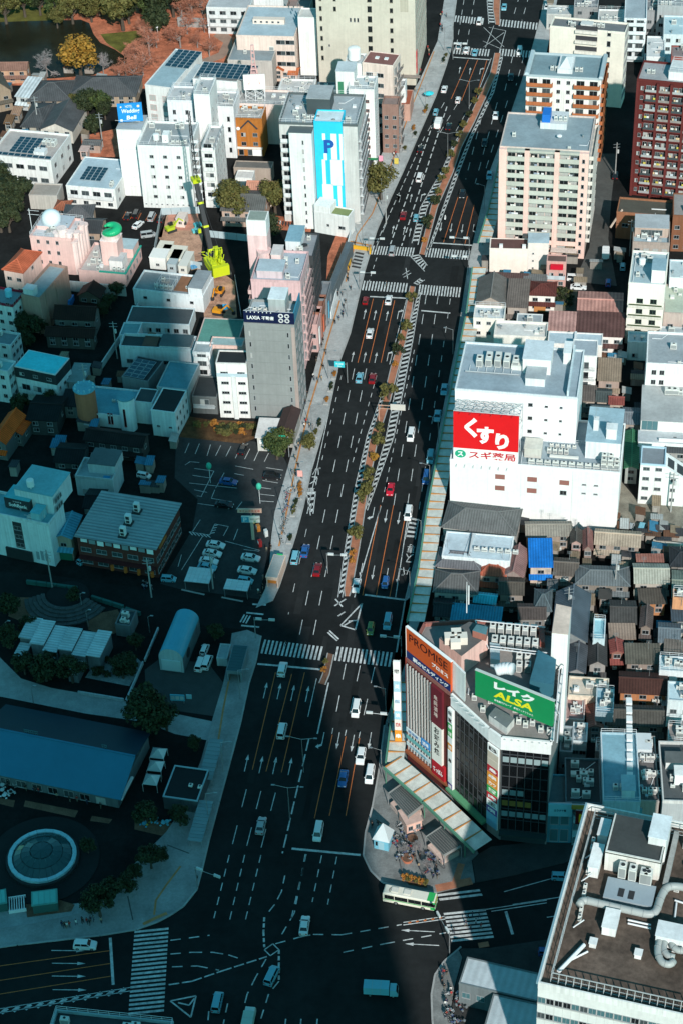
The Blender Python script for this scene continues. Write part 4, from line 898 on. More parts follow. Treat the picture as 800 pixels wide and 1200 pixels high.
for i,(x,y,r_)in enumerate(((4,250,5.5),(14,244,4.5),(2,272,5),(12,272,4),(20,256,4),(28,242,4),(2,232,5))):tree('dark evergreen in the dense clump beside the pink hotel',(x,y),r_,'dark',i,group='evergreen clump by the pink hotel')
house('red tiled lean-to roof behind the white dome',(62,246),(82,243),6,4,1.2,'u','hip',(.34,.12,.07),(.5,.35,.3));house('grey tiled hip roofed house behind the shell tower',(72,257),(108,258),(72,240),6,2.2,'u','hip',(.10,.10,.105),(.4,.28,.2),rot=4);house('dark tiled house tucked behind the shell tower',(95,273),(118,275),(100,255),6,2,'u','gable',(.06,.065,.07),(.35,.26,.2))
b=flat('house_block','low concrete roofed building beside the evergreen clump',(34,228),(66,231),(38,214),H=5,wm=wall((.5,.46,.42)),rm=deck((.38,.33,.29)),par=.4)
wl=thing('boundary_wall','pale concrete boundary wall round the dark wooden houses','wall',(0,0,0))
for a,c,h_ in(((74,340),(149,347),3.4),((44,380),(74,340),3.4),((120,432),(152,384),2.0),((152,384),(164,360),2.0)):
 A,C=at(*a),at(*c);n=max(1,int((C-A).length/3.2))
 for k in range(n):p,q=A.lerp(C,k/n),A.lerp(C,(k+.985)/n);MB().bar((p.x,p.y,h_/2),(q.x,q.y,h_/2),.3,h_).build('panel',wall((.58,.60,.60)),wl)
DB=(.035,.017,.014)
house('dark wooden house with a brown gable by the blue tarpaulin',(90,347),(116,352),(94,334),5,2.2,'v','gable',DB,(.12,.09,.07),rot=16);house('long dark brown tiled wooden house inside the pale wall',(62,374),(112,375),(68,358),5.5,2.4,'u','gable',DB,(.16,.15,.14));house('lower brown tiled wooden house beside the lane',(52,394),(110,398),(56,383),4,1.6,'u','gable',(.035,.018,.015),(.1,.09,.08))
tp=Bd('tarpaulin','crumpled bright blue tarpaulin in the yard of the wooden houses','tarpaulin',(66,352),(82,354),4,2.2,10);mb=MB()
for i in range(6):
 for j in range(4):mb.box(i*tp.W/6,(i+1)*tp.W/6,j,j+1,0,1.4+random.random()*.9)
tp.part('sheet',mb,paint((.02,.22,.60),.5))
for i,(x,y,r_)in enumerate(((40,385,3),(34,398,3.4),(48,392,2.4),(30,410,2.6),(130,362,2.2),(138,350,2.2),(122,372,2.0),(26,484,2.4),(60,480,2.5))):tree('dark garden shrub tree among the wooden houses',(x,y),r_,'dark',i,group='dark garden trees by the wooden houses')
b=flat('office_building','white modern building with a stepped roof and a brown roof terrace',(156,338),(238,347),(160,315),357,wm=wall((.74,.77,.78)),rm=deck((.26,.28,.29)),rot=None,par=.6)
b.box('terrace_floor',b.W*.55,b.W*.78,b.D*.2,b.D*.95,b.zr,b.zr+.1,mat('brown_deck',(.28,.13,.07),rough=.9));b.box('upper_block',b.W*.79,b.W-.3,.4,b.D-.4,b.zr,b.zr+2.6,wall((.70,.74,.76)),roof=deck((.28,.31,.33)))
b.win('f',3,1,1.1,.9,2.4,3,kind='d',mull=0);b.rail(b.W*.32,b.W*.55,.3,b.D*.6,b.zr,2.2);b.acs(b.W*.36,b.D*.2,3);b.clutter(5,71)
b=flat('house_block','low dark roofed wing with white framed balconies below the modern building',(148,377),(223,378),(155,358),390,wm=wall((.62,.70,.72)),rm=deck((.085,.095,.10)),par=.3);b.win('f',7,1,1.4,1.5,.6,3);b.balcony('f',3,b.W-1,1,.3,3,wall(OFFW),rail=STEELW,glassw=False)
b=flat('workshop','green painted flat roofed workshop beside the grey office tower',(229,404),(278,405),(237,372),H=8,wm=wall((.62,.46,.42)),rm=deck((.10,.26,.22)),par=.2);b.win('f',3,1,1.5,1.2,3,3)
b=flat('house_block','pale pink topped narrow building in front of the green workshop',(246,404),(284,406),4,H=10,wm=wall((.70,.48,.42)),rm=deck((.3,.42,.42)),par=.3)
b=flat('house_block','teal shadowed low block with a sunken roof yard',(140,405),(224,413),(146,390),H=7,wm=wall((.55,.63,.66)),rm=deck((.05,.06,.065)),par=.9);b.box('roof_room',b.W*.3,b.W*.5,.6,b.D-.5,b.zr,b.zr+.5,mat('rust_deck',(.12,.07,.05)),None);b.box('roof_room',b.W*.55,b.W*.97,.4,b.D-.4,b.zr,b.zr+1.2,wall((.5,.56,.58)),roof=deck((.09,.12,.13)));b.win('f',4,1,1.8,1.3,1.5,3)
b=flat('house_block','white stair block with small balconies beside the sunken roof yard',(226,412),(246,414),(232,400),H=10,wm=wall((.66,.68,.69)),rm=deck((.3,.36,.38)));b.balcony('f',.4,b.W-.4,3,2.4,2.8,wall(OFFW));
b=flat('house_block','small building with pale shutters below the dark wing',(140,392),(160,396),6,H=6,wm=wall((.6,.66,.68)),rm=deck((.2,.35,.38)),par=.3);b.win('f',2,1,1.4,1.4,1,3)
b=flat('carport','dark solar panelled roof beside the teal roofs',(143,441),(176,444),(158,416),H=6,wm=wall((.2,.22,.23)),rm=deck((.03,.035,.04)),rot=22,par=.2);pv(b,.4,.4,b.zr,int(b.W/2.05),int(b.D/1.7),1.85,1.55,tilt=0)
TEAL=(.10,.26,.32)
b=flat('house_block','flat teal blue roofed hall behind the church',(184,453),(220,456),(191,422),H=8,wm=wall((.35,.42,.44)),rm=deck(TEAL),par=.25,rot=14)
b=flat('church','white church with slit red windows and round towers',(92,482),(150,487),(112,452),497,corner='l',wm=wall((.74,.77,.78)),rm=deck((.13,.34,.42)),rot=14,par=.5)
RW=paint((.32,.02,.03))
for t in(.08,.32,.38,.62,.68):put('window',win_mesh(.55,3.4,'d',0,RW),b.root,(b.W*t,0,1.2))
def drum(b,px,zt,r,m,top,name='round_tower',z0=0):
 u,v=b.loc(px,zt);mb=MB();mb.cyl(u,v,z0,zt,r,24);o=b.part(name,mb,m)
 b.part('tower_roof',MB().cyl(u,v,zt,zt+.35,r+.25,24),top,parent=o);return u,v,o
u,v,o=drum(b,(99,455),11.5,2.7,wall((.50,.17,.09)),deck((.16,.42,.52)))
for k in range(10):a=k*.63;b.part('finial',MB().box(u+2.4*math.cos(a)-.18,u+2.4*math.cos(a)+.18,v+2.4*math.sin(a)-.18,v+2.4*math.sin(a)+.18,11.85,12.4),paint((.3,.55,.62)),parent=o)
u,v,o=drum(b,(147.5,465),10.0,2.1,wall((.76,.79,.80)),deck((.13,.34,.42)))
put('window',win_mesh(.6,5.5,'d',0,RW),b.root,(u-.1,v-2.12,2))
b.acs(b.W*.55,b.D*.5,2,size=(.9,.5,.8))
b=flat('church_hall','dark roofed church hall with a white end wall',(177,480),(206,482),(150,449),510,corner='l',wm=wall((.68,.73,.75)),rm=deck((.02,.024,.027)),rot=16,par=.25);b.win('r',4,2,.8,1.1,1.8,3.4,kind='d',mull=0);b.win('f',2,1,.9,.5,3,3,kind='d',mull=0)
b=flat('house_block','white link building between church tower and dark hall',(157,470),(178,473),6,H=7,wm=wall((.66,.72,.74)),rm=deck((.05,.06,.065)),rot=14,par=.2)
b=flat('house_block','dark roofed house with a balcony next to the white narrow office',(225,464),(254,466),(231,440),484,wm=wall((.14,.15,.15)),rm=deck((.035,.04,.042)),par=.3);b.balcony('f',.5,b.W-.5,1,2.6,3,wall((.45,.48,.48)),rail=STEELW)
b=flat('house','house with a bright turquoise flat roof and white lower storey',(17,429),(65,439),(30,409),466,wm=wall((.66,.72,.74)),rm=deck((.08,.62,.72)),rot=None,par=.05,cat='house');b.part('upper_cladding',MB().box(-.06,b.W+.06,-.06,b.D+.06,b.H-3.4,b.H-.3),wall((.04,.045,.05)));b.win('f',3,1,1.4,.9,b.H-2.4,3,eps=.07);b.balcony('f',1,b.W-1,1,3.0,3,wall((.6,.68,.7)));b.win('f',3,1,1.6,1.5,.6,3);b.win('r',3,2,1,1,1.5,3)
house('orange tiled gable roof beside the lane corner',(-14,518),(9,519),(0,482),5.5,2.0,'v','gable',(.72,.10,.015),(.15,.15,.15),rot=18);house('small orange tiled porch roof next to the orange gable',(12,508),(24,514),(20,491),4,1.0,'v','gable',(.70,.09,.015),(.12,.12,.12),rot=18)
house('wide dark roofed house row below the church',(97,516),(168,524),(101,499),5,1.5,'u','gable',(.022,.016,.016),(.06,.06,.06),rot=16);house('dark tiled house between the orange roofs and the church',(62,542),(96,546),(66,518),5,1.5,'u','gable',(.016,.017,.018),(.06,.07,.07));house('black roofed low house under the turquoise one',(30,492),(68,494),(38,462),5,1.4,'u','gable',(.018,.016,.016),(.06,.06,.06));house('low dark roof with a teal skylight strip by the lane',(70,476),(92,480),(76,458),4,.8,'u','shed',(.03,.03,.032),(.2,.22,.22));house('stained pale roof behind the brick round tower',(78,448),(97,452),(84,425),5,.5,'u','flat',(.20,.26,.27),(.3,.34,.35),tile=False)
b=flat('house','grey cube house with an upper storey set back over a terrace',(88,557),(132,562),(104,536),580,wm=wall((.50,.56,.58)),rm=deck((.30,.36,.38)),rot=14,par=.8,cat='house');b.box('upper_storey',b.W*.28,b.W-.05,b.D*.35,b.D+1.5,b.zr,b.zr+2.8,wall((.55,.6,.62)),roof=deck((.12,.14,.15)));b.win('f',2,1,1.6,1.3,.8,3);b.part('blue_mat',MB().box(b.W*.7,b.W*.88,.8,2,b.zr,b.zr+.08),paint((.02,.25,.5)))
house('dark low house behind the softly lit grey cube house',(96,596),(118,600),(100,572),5,1.2,'u','gable',(.02,.024,.027),(.25,.3,.32))
b=flat('shop_building','white shop building with a black rooftop sign box',(-18,598),(57,614),(10,577),664,corner='r',wm=wall((.70,.76,.78)),rm=deck((.16,.40,.46)),rot=None,par=.8)
b.box('upper_block',b.W*.38,b.W*.97,b.D*.55,b.D+6,b.zr,b.zr+5.5,wall((.68,.74,.76)),roof=deck((.2,.45,.5)));b.win('r',3,2,.9,1.2,b.zr+1.0,2.4,kind='d',a=b.D*.55);b.clutter(9,81,z=b.zr);b.part('dark_window_strip',MB().box(b.W*.42,b.W*.56,-.05,-.005,3.6,b.H-1.6),FRAMED);b.win('f',1,3,2,1.2,4,2.6,a=b.W*.42,b=b.W*.56);b.part('shopfront',MB().box(b.W*.25,b.W*.66,-.5,-.01,.2,3.2),DARKM);b.box('roof_cabin',b.W*.72,b.W*.86,.6,b.D*.5,b.zr,b.zr+2.6,wall((.3,.55,.6)),roof=deck((.15,.5,.58)));b.tank(b.W*.6,b.D*.75,.9,1.6,z=b.zr+5.6)
for k in range(3):b.part('mural',MB().box(b.W*(.72+.07*k),b.W*(.77+.07*k),-.03,-.005,1.2,3.6+.5*(k%2)),wall((.3,.36,.38)))
s0,s1=b.loc((5,584),b.zr+3),b.loc((35,590),b.zr+3)
sg=thing('rooftop_sign','black rooftop sign box with white lettering','sign',b.o+b.u*s0[0]+b.v*s0[1]+Vector((0,0,b.zr)),b.rz);sw=s1[0]-s0[0]
MB().box(0,sw,0,5,.3,3.4).build('sign_box',FRAMED,sg);MB().box(.05,sw-.05,.05,4.95,3.4,3.5).build('lid',deck((.12,.5,.58)),sg);MB().box(.4,.6,.4,.6,0,.3).box(sw-.6,sw-.4,4,4.2,0,.3).build('support',STEEL,sg)
letters('SoftBank',sw*.72,1.0,TW_,sg,(sw*.52,0,1.6),bold=.02);letters('つながる',sw*.35,.4,TW_,sg,(sw*.5,0,2.7))
b=house('narrow tan house with a blue gabled roof and green shutter',(61,630),(84,634),(79,602),7,1.0,'v','gable',(.08,.30,.42),(.36,.30,.24),rot=12,tile=True,pitch=.9);b.part('shutter',MB().box(.8,b.W-.8,.2,.42,.1,2.3),paint((.02,.16,.10)))
b=flat('restaurant','red brick two storey restaurant under a large ribbed metal roof',(90,628),(182,643),(117,578),662,wm=wall((.13,.04,.032)),rm=mat('ribbed_metal',(.30,.34,.355),rough=.5,var=.15,ribs=(1,1.1,.30)),rot=None,par=.25)
b.part('roof_overhang',MB().box(-.5,b.W+.5,-.5,b.D+1,b.H,b.H+.15),MATS['ribbed_metal'])
for k in range(int(b.D)):b.part('roof_seam',MB().box(-.5,b.W+.5,k+.3,k+.38,b.H+.151,b.H+.24),paint((.32,.40,.44)))
for t,v in((.52,.12),(.5,.4),(.52,.68)):
 o=b.part('roof_unit',MB().box(b.W*t,b.W*t+1.3,b.D*v,b.D*v+1.1,b.H+.5,b.H+2.9),OFFM);b.part('unit_grille',MB().box(b.W*t+.2,b.W*t+1.1,b.D*v-.04,b.D*v,b.H+1.7,b.H+2.6).box(b.W*t+.2,b.W*t+1.1,b.D*v-.04,b.D*v,b.H+.7,b.H+1.4),DARKM,parent=o);b.part('unit_base',MB().box(b.W*t-.4,b.W*t+1.7,b.D*v-.5,b.D*v+1.5,b.H+.16,b.H+.5),DARKM,parent=o)
for k in range(9):b.part('wall_flag',MB().box(1.2+k*b.W/9.5,2.8+k*b.W/9.5,-.62,-.52,b.H-1.0-(k%3)*.2,b.H-.1),TW_ if k%2==0 else paint((.25,.3,.32)))
b.win('f',5,2,2.6,1.3,1.0,3.6,kind='m');b.win('r',7,2,1.8,1.5,1.0,3.4,kind='d');b.part('awning',MB().box(.3,b.W-.3,-1.4,-.01,3.2,3.45),wall((.10,.02,.02)))
for k in range(4):b.part('lantern',MB().cyl(b.W*(.45+.17*k),-1.6,1.6,2.9,.45,10),paint((.60,.14,.03)))
b.part('banner',MB().box(b.W+.3,b.W+.6,1.5,6,b.H-1.2,b.H-.5),paint((.5,.16,.04)))
cp=sheet('car_park',[(207,508),(322,520),(338,545),(322,600),(304,702),(210,690),(188,684),(226,620),(232,585),(205,560)],.008,mat('car_park_asphalt',(.042,.045,.047),rough=.9,var=.35,scale=.15,objvar=0),'asphalt car park between the brick restaurant and the avenue')
sheet('weed_ground',[(222,488),(246,492),(300,494),(302,512),(285,520),(210,512)],.02,mat('weeds',(.13,.065,.03),rough=1,var=.6,scale=.5,bump=.5,objvar=0),'weedy reddish vacant strip below the white narrow office')
for i in range(26):
 tree('low rust coloured weed clump on the vacant strip',(226+random.random()*72,497+random.random()*14),random.uniform(.7,1.3),random.choice(('rust','olive','olive','dark')),i,name='shrub',group='weed clumps on the vacant strip',cat='shrub',hz=.6)
for x,y,n,lb in((234,681,6,'larger'),(278,690,4,'smaller')):
 b=Bd('carport',lb+' carport roofed with pale gridded panels in the car park','carport',(x-18 if n==6 else x-16,y),(x+11 if n==6 else x+12,y+3),5.2 if n==6 else 3.6,2.6,None)
 for i in range(n):
  for j in range(4):b.part('roof_panel',MB().box(i*b.W/n+.03,(i+1)*b.W/n-.03,j*b.D/4+.03,(j+1)*b.D/4-.03,2.6,2.66),paint((.62,.68,.70),.3))
 fr_=MB().box(-.05,b.W+.05,-.05,b.D+.05,2.5,2.59);b.part('roof_frame',fr_,STEEL)
 for x_ in(.1,b.W-.2):
  for y_ in(.1,b.D-.2):b.part('post',MB().box(x_,x_+.1,y_,y_+.1,0,2.5),STEEL)
b=flat('office_tower','grey blank fronted office tower with a navy rooftop sign beside the avenue',(286,378),(345,381),(292,350),490,wm=wall((.27,.28,.275),streak=.06),rm=deck((.36,.42,.45)),rot=None)
lt=b
for t in(.1,.86):
 for j in range(8):put('window',win_mesh(.5,1.5,random.choice('ddmc'),0),b.root,(b.W*t,0,2.5+j*3.35))
for j in range(8):b.part('wall_joint',MB().box(.02,b.W-.02,-.012,-.001,4.5+j*3.35,4.6+j*3.35),wall((.22,.23,.225)))
b.part('corner_trim',MB().box(b.W-.9,b.W+.06,-.07,-.002,0,b.H-.7),wall((.42,.33,.30)))
b.win('r',3,8,1.6,1.5,2.2,3.35,kind='d');b.box('penthouse',b.W*.45,b.W*.78,b.D*.35,b.D*.85,b.zr,b.zr+5.5,wall((.40,.44,.44)),roof=deck((.7,.75,.77)));b.acs(b.W*.1,b.D*.5,3);b.clutter(6,91)
ns=thing('rooftop_sign','navy rooftop sign band with white lettering and a pale steel frame','sign',b.o+Vector((0,0,b.H)),b.rz)
NV=paint((.008,.014,.05));MB().box(0,b.W,.1,.45,.1,3.3).build('front_board',NV,ns);MB().box(b.W-.3,b.W,.5,b.D*.9,.1,3.3).build('side_board',paint((.05,.22,.32)),ns)
fr_=MB()
for x in(.2,b.W*.33,b.W*.66,b.W-.3):fr_.bar((x,.6,3.2),(x,b.D*.6,.2),.16);fr_.bar((x,.6,.2),(x,.6,3.2),.14)
fr_.bar((0,.6,3.2),(b.W,.6,3.2),.16);fr_.bar((b.W-.2,.6,3.2),(b.W-.2,b.D*.9,3.2),.16);fr_.bar((0,b.D*.6,.3),(b.W,b.D*.6,.3),.14);fr_.build('support_frame',STEELW,ns)
letters('LAXIA',b.W*.26,1.05,TW_,ns,(b.W*.2,.1,1.6),bold=.02);letters('不動産',b.W*.24,1.1,TW_,ns,(b.W*.48,.1,1.6),bold=.02)
for i in(0,1):
 for j in(0,1):letters('◎',1.25,1.25,TW_,ns,(b.W*(.74+.12*i),.1,2.45-1.4*j))
for k in range(7):MB().ball((b.W*(.07+.08*k),-.1,3.35),.16,.16,.16,6,4).build('spotlight',TW_,ns)
b=flat('apartment_building','pink apartment block with a tall lift tower behind the grey office tower',(294,327),(352,330),(306,292),H=lt.H-2,wm=wall((.70,.46,.46)),rm=deck((.40,.47,.53)))
b.balcony('r',.6,b.D-.5,8,2.6,2.9,wall((.74,.50,.48)),rail=FRAMED);b.balcony('l',.6,b.D-.5,8,2.6,2.9,wall((.74,.50,.48)));b.win('f',2,7,1.0,1.2,3,3,a=0,b=b.W*.35)
b.box('stair_house',b.W*.3,b.W*.5,b.D*.62,b.D*.95,b.zr,b.zr+2.6,wall((.75,.58,.56)),roof=deck((.6,.55,.54)));b.box('roof_block',b.W*.1,b.W*.62,b.D*.12,b.D*.5,b.zr,b.zr+2.2,wall((.62,.50,.52)),roof=deck((.44,.52,.57)));b.clutter(12,92);b.part('round_drum',MB().cyl(b.W*.12,b.D*.85,b.zr,b.zr+1.8,2.0,16),wall((.72,.52,.50)))
u0,v0=b.loc((289,262),b.H+9)
b.box('lift_tower',u0,u0+5.2,v0,v0+5,0,b.H+5.5,wall((.72,.50,.49)),None);b.box('lift_head',u0-.02,u0+5.22,v0-.02,v0+5.02,b.H+5.5,b.H+10,wall((.82,.80,.78)),None);b.part('lift_roof',MB().box(u0+.3,u0+4.9,v0+.3,v0+4.7,b.H+10.001,b.H+10.1),deck((.3,.34,.30)))
b=flat('office_building','dark charcoal office block with a grey roof beside the avenue',(341,299),(367,300),(339,272),H=26,wm=wall((.055,.06,.065)),rm=deck((.27,.28,.30)),rot=GRID,par=.5);b.win('r',5,7,1.4,1.6,2,3.4,kind='d',fm=FRAMED);b.clutter(4,93);b.part('satellite_dish',MB().ball((b.W*.5,b.D*.4,b.zr+.9),.9,.9,.3,10,5),DARKM);b.box('rear_lift_tower',-1.8,2.2,b.D*.25,b.D*.95,0,b.H+2.5,wall((.70,.74,.76)),roof=deck((.24,.40,.48)))
sheet('vacant_lot',[(381,350),(392,352),(404,300),(410,274),(396,270),(384,300)],.03,REDG,'reddish vacant lot beside the charcoal block')
b=Bd('lot_fence','long white panel fence between the vacant lot and the pavement','fence',(386,378),(388,378),1,2.4,0);b.W=1;_A,_C=at(388,374),at(411,278);_n=16
for k in range(_n):p,q=_A.lerp(_C,k/_n)-b.o,_A.lerp(_C,(k+.96)/_n)-b.o;b.part('panel',MB().bar((p.x,p.y,1.2),(q.x,q.y,1.2),.25,2.4),paint((.74,.76,.76)))
b=flat('lean_to','narrow dark glass lean-to roof along the charcoal block',(379,348),(387,349),(393,282),H=4.5,wm=wall((.12,.14,.15)),rm=deck((.10,.13,.15)),rot=14,par=.2)
for i,(x0,y0,c,lb)in enumerate(((366,402,(.55,.35,.33),'pink tiled'),(371,388,(.3,.14,.10),'rust brown'),(377,372,(.2,.22,.24),'slate grey'))):
 b=flat('shop_building',lb+' shop front squeezed between the grey tower and the pavement',(x0-5,y0-22),(x0+6,y0-21),9,H=9,wm=wall(c),rm=deck(c));b.win('r',2,2,1.8,1.4,1,3.6);b.win('f',1,2,1.6,1.3,1,3.6)
 sign(b.root,b.W+.15,b.W+.4,2.5,7.5,paint(((.7,.7,.68),(.6,.15,.08),(.1,.35,.5))[i]),v=1.6,th=1.2,name='vertical_sign')
b=flat('office_building','narrow white office with a black roof beside the grey tower',(253,425),(289,426),(258,410),489,wm=wall((.76,.74,.71)),rm=deck((.02,.022,.024)),rot=None,par=.4)
for t in(.25,.8):
 for j in range(5):put('window',win_mesh(2.0,.85,random.choice('dxy'),2),b.root,(b.W*t,0,1.4+j*3.1))
b.part('stair_fin',MB().box(b.W*.48,b.W*.62,-.6,-.01,0,b.H-4),wall(WHITE));b.part('blue_band',MB().box(0,b.W,-.2,-.01,b.H-4.2,b.H-3.2),paint((.45,.55,.60)))
house('dark brown pyramid roof of a hut at the tower foot',(323,506),(344,508),(331,478),5,1.0,'v','gable',(.055,.033,.03),(.35,.33,.30),rot=12,tile=False);b=house('white and red shed roof beside the brown hut',(299,513),(324,515),(305,491),4.5,.5,'u','shed',(.62,.58,.56),(.62,.60,.56),rot=8,tile=False);sign(b.root,1,b.W-1,2.6,3.6,TW_,v=.3)
tree('dark green tree at the entrance of the car park',(325,538),3.4,'green',1);tree('bare dark tree beside the brown hut',(334,530),3.0,'olive',2);
tree('green street tree by the pavement edge',(363,528),2.2,'olive',0)
# ================================================================== SOUTH-WEST PARK
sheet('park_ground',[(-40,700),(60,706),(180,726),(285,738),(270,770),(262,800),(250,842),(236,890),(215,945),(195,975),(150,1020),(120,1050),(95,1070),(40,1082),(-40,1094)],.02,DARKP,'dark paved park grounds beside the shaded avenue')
sheet('path',[(-40,752),(0,770),(25,795),(60,806),(150,822),(185,832),(262,848),(256,870),(205,860),(170,846),(100,836),(0,816),(-40,812)],.03,mat('path_concrete',(.32,.34,.345),rough=.9,var=.25,objvar=0),'curving pale concrete path through the park')
sheet('path',[(0,1066),(60,1062),(95,1058),(120,1080),(60,1092),(-30,1100)],.03,MATS['path_concrete'],'slab paved strip by the park edge')
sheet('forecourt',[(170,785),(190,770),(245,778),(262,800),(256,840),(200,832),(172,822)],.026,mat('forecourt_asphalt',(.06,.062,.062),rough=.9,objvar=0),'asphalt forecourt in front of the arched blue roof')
for pts,lb in(([(15,700),(55,700),(60,722),(30,730),(10,722)],'round bed of bare earth beside the stage'),([(100,722),(138,714),(150,738),(125,745),(104,738)],'bed of bare earth right of the stage'),([(30,938),(92,950),(88,958),(28,945)],'earth strip along the blue roofed hall'),([(108,956),(132,960),(128,965),(106,962)],'small earth bed in front of the blue roofed hall'),([(158,958),(205,965),(215,985),(158,972)],'earth bed beside the flat dark pavilion'),([(30,1058),(68,1054),(88,1060),(84,1068),(32,1075)],'brown timber deck behind the glass boxes'),([(0,935),(18,938),(16,946),(0,942)],'tiny earth bed by the hall corner')):
 sheet('planting_bed',pts,.045,EARTH,lb)
c=at(50,1003,1.2);dm=thing('glass_dome','round glass skylight dome with a pale ring in the dark plaza','skylight',(c.x,c.y,0),0)
n=24;rr=(at(90,1003,1.2)-c).length;DG=glassy('dome_glass',(.02,.07,.075),.15);RING=paint((.35,.58,.64))
for k in range(n):
 a0,a1=2*math.pi*k/n,2*math.pi*(k+.97)/n
 mb=MB();mb.prism([(rr*math.cos(a0),rr*math.sin(a0)),(rr*math.cos(a1),rr*math.sin(a1)),((rr-.8)*math.cos(a1),(rr-.8)*math.sin(a1)),((rr-.8)*math.cos(a0),(rr-.8)*math.sin(a0))],.2,1.5);mb.build('ring_segment',RING,dm)
for lev,(r0,r1,z0,z1)in enumerate(((rr-.85,rr*.62,1.2,2.2),(rr*.61,rr*.34,2.22,2.9),(rr*.33,.05,2.92,3.2))):
 m_=(24,16,8)[lev]
 for k in range(m_):
  a0,a1=2*math.pi*k/m_,2*math.pi*(k+.96)/m_
  q=[(r*math.cos(a),r*math.sin(a),z)for r,a,z in((r0,a0,z0),(r0,a1,z0),(r1,a1,z1),(r1,a0,z1))]
  MB().add(q,[(0,1,2,3)]).build('glass_pane',DG,dm)
fr_=MB()
for k in range(16):a=2*math.pi*k/16;fr_.bar(((rr-.9)*math.cos(a),(rr-.9)*math.sin(a),1.25),(rr*.33*math.cos(a),rr*.33*math.sin(a),2.95),.06)
fr_.build('glazing_bars',paint((.10,.2,.22)),dm);MB().cyl(0,0,0,.9,rr+.5,40).build('plinth',DARKM,dm)
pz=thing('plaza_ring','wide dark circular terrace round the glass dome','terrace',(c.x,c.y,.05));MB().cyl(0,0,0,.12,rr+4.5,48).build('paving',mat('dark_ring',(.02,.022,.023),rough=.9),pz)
for(x0,x1,lb)in((37,68,'long'),(-12,9,'short')):
 b=Bd('glass_canopy',lb+' green glass roofed stair canopy beside the dome plaza','canopy',(x0,1062),(x1,1058),(x0-1,1045),2.6,None)
 b.part('wall',MB().box(.15,b.W-.15,.15,b.D-.15,0,2.45),paint((.05,.13,.12)));b.part('roof_frame',MB().box(0,b.W,0,b.D,2.45,2.6),paint((.10,.30,.27)))
 for k in range(4):b.part('roof_pane',MB().box(.3+k*(b.W-.6)/4,.3+(k+.95)*(b.W-.6)/4,.3,b.D-.3,2.6,2.66),paint((.14,.48,.44),.2))
gr=Bd('vent_grille','slatted white vent grille between the glass canopies','grille',(11,1067),(31,1064),3.2,.8,None)
for k in range(7):gr.part('slat',MB().box(k*gr.W/7,k*gr.W/7+.18,0,3.2,.1,.8),STEELW)
gr.part('frame',MB().box(-.1,gr.W,-.2,-.01,0,.85).box(-.1,gr.W,3.21,3.4,0,.85),STEELW)
a_,b_,c_=at(-20,850.5,7.4),at(159,886,7.4),at(140,937,3.8);d=b_-a_;rot=math.degrees(math.atan2(-d.y,d.x))
u,v=frame(rot);L_=d.length;hw=abs((c_-b_).dot(v));hr=thing('market_hall','long low hall with a plain blue metal roof in the park','hall',(a_-v*hw)-Vector((0,0,7.4)),R(-rot))
BR=mat('hall_roof_blue',(.03,.17,.27),rough=.6,var=.1,scale=.05);D2=hw*2.15
MB().add([(0,0,3.8),(L_,0,3.8),(L_,hw,7.4),(0,hw,7.4),(0,0,3.6),(L_,0,3.6),(L_,hw,7.2),(0,hw,7.2)],[(0,1,2,3),(7,6,5,4),(0,4,5,1),(1,5,6,2),(3,7,4,0)]).build('roof_slope',BR,hr)
MB().add([(0,hw,7.4),(L_,hw,7.4),(L_-1,D2,3.6),(0,D2,3.6),(0,hw,7.2),(L_,hw,7.2),(L_-1,D2,3.4),(0,D2,3.4)],[(0,1,2,3),(7,6,5,4),(1,5,6,2),(2,6,7,3)]).build('roof_slope',mat('hall_roof_shaded',(.008,.03,.05),rough=.6,var=.1),hr)  # back slope: its shade is put into a darker copy of the blue
MB().box(.8,L_-1.2,.9,D2-1.2,0,3.4).build('wall',wall((.12,.14,.15)),hr);MB().bar((0,hw,7.46),(L_,hw,7.46),.4,.15).build('ridge_cap',BR,hr)
for x,w_ in((L_*.27,3.2),(L_*.78,1.0)):
 f=MB()
 for k in range(int(w_/.5)+1):f.bar((x+k*.5,hw+.6,6.8),(x+k*.5,hw+.6,8.3),.08)
 f.bar((x,hw+.6,8.2),(x+w_,hw+.6,8.2),.1);f.bar((x,hw+.6,7.6),(x+w_,hw+.6,7.6),.1);f.build('roof_ladder',paint((.06,.16,.18)),hr)
for k in range(8):put('window',win_mesh(2.2,1.9,random.choice('mdc'),1),hr,(3+k*(L_-6)/8+1.5,.9,.3))
MB().box(L_-.5,L_+.05,.4,hw*.75,3.2,3.6).build('gutter',STEELW,hr)
b=Bd('greenhouse','pale multi bay building with ribbed roof sections in the park','building',(16,757),(118,772),9,4.2,None)
nb=6;WR=mat('pale_ribbed_roof',(.52,.60,.62),rough=.5,var=.2,ribs=(1,.8,.22))
for k in range(nb):
 u0,u1=k*b.W/nb,(k+.97)*b.W/nb;y0=(2.5,1,0,.5,0,0)[k]*1.2;D_=(7,8,8.5,7.5,8,8.5)[k];h_=4.2+(k%2)*.5
 b.part('roof_section',MB().box(u0,u1,y0,y0+D_,h_-.25,h_),WR);b.part('wall',MB().box(u0+.2,u1-.2,y0+.3,y0+D_-.3,0,h_-.25),wall((.2,.22,.23)))
 if k in(0,2,4):b.part('lean_to_roof',MB().box(u0+.3,u1-.3,y0-4.5,y0-.05,2.6,2.8),WR);b.part('lean_to_wall',MB().box(u0+.5,u1-.5,y0-4.3,y0-.1,0,2.6),wall((.14,.15,.16)))
c=at(80,700);st=thing('round_stage','stepped half round stone stage in the park','stage',(c.x,c.y,.05),R(-12))
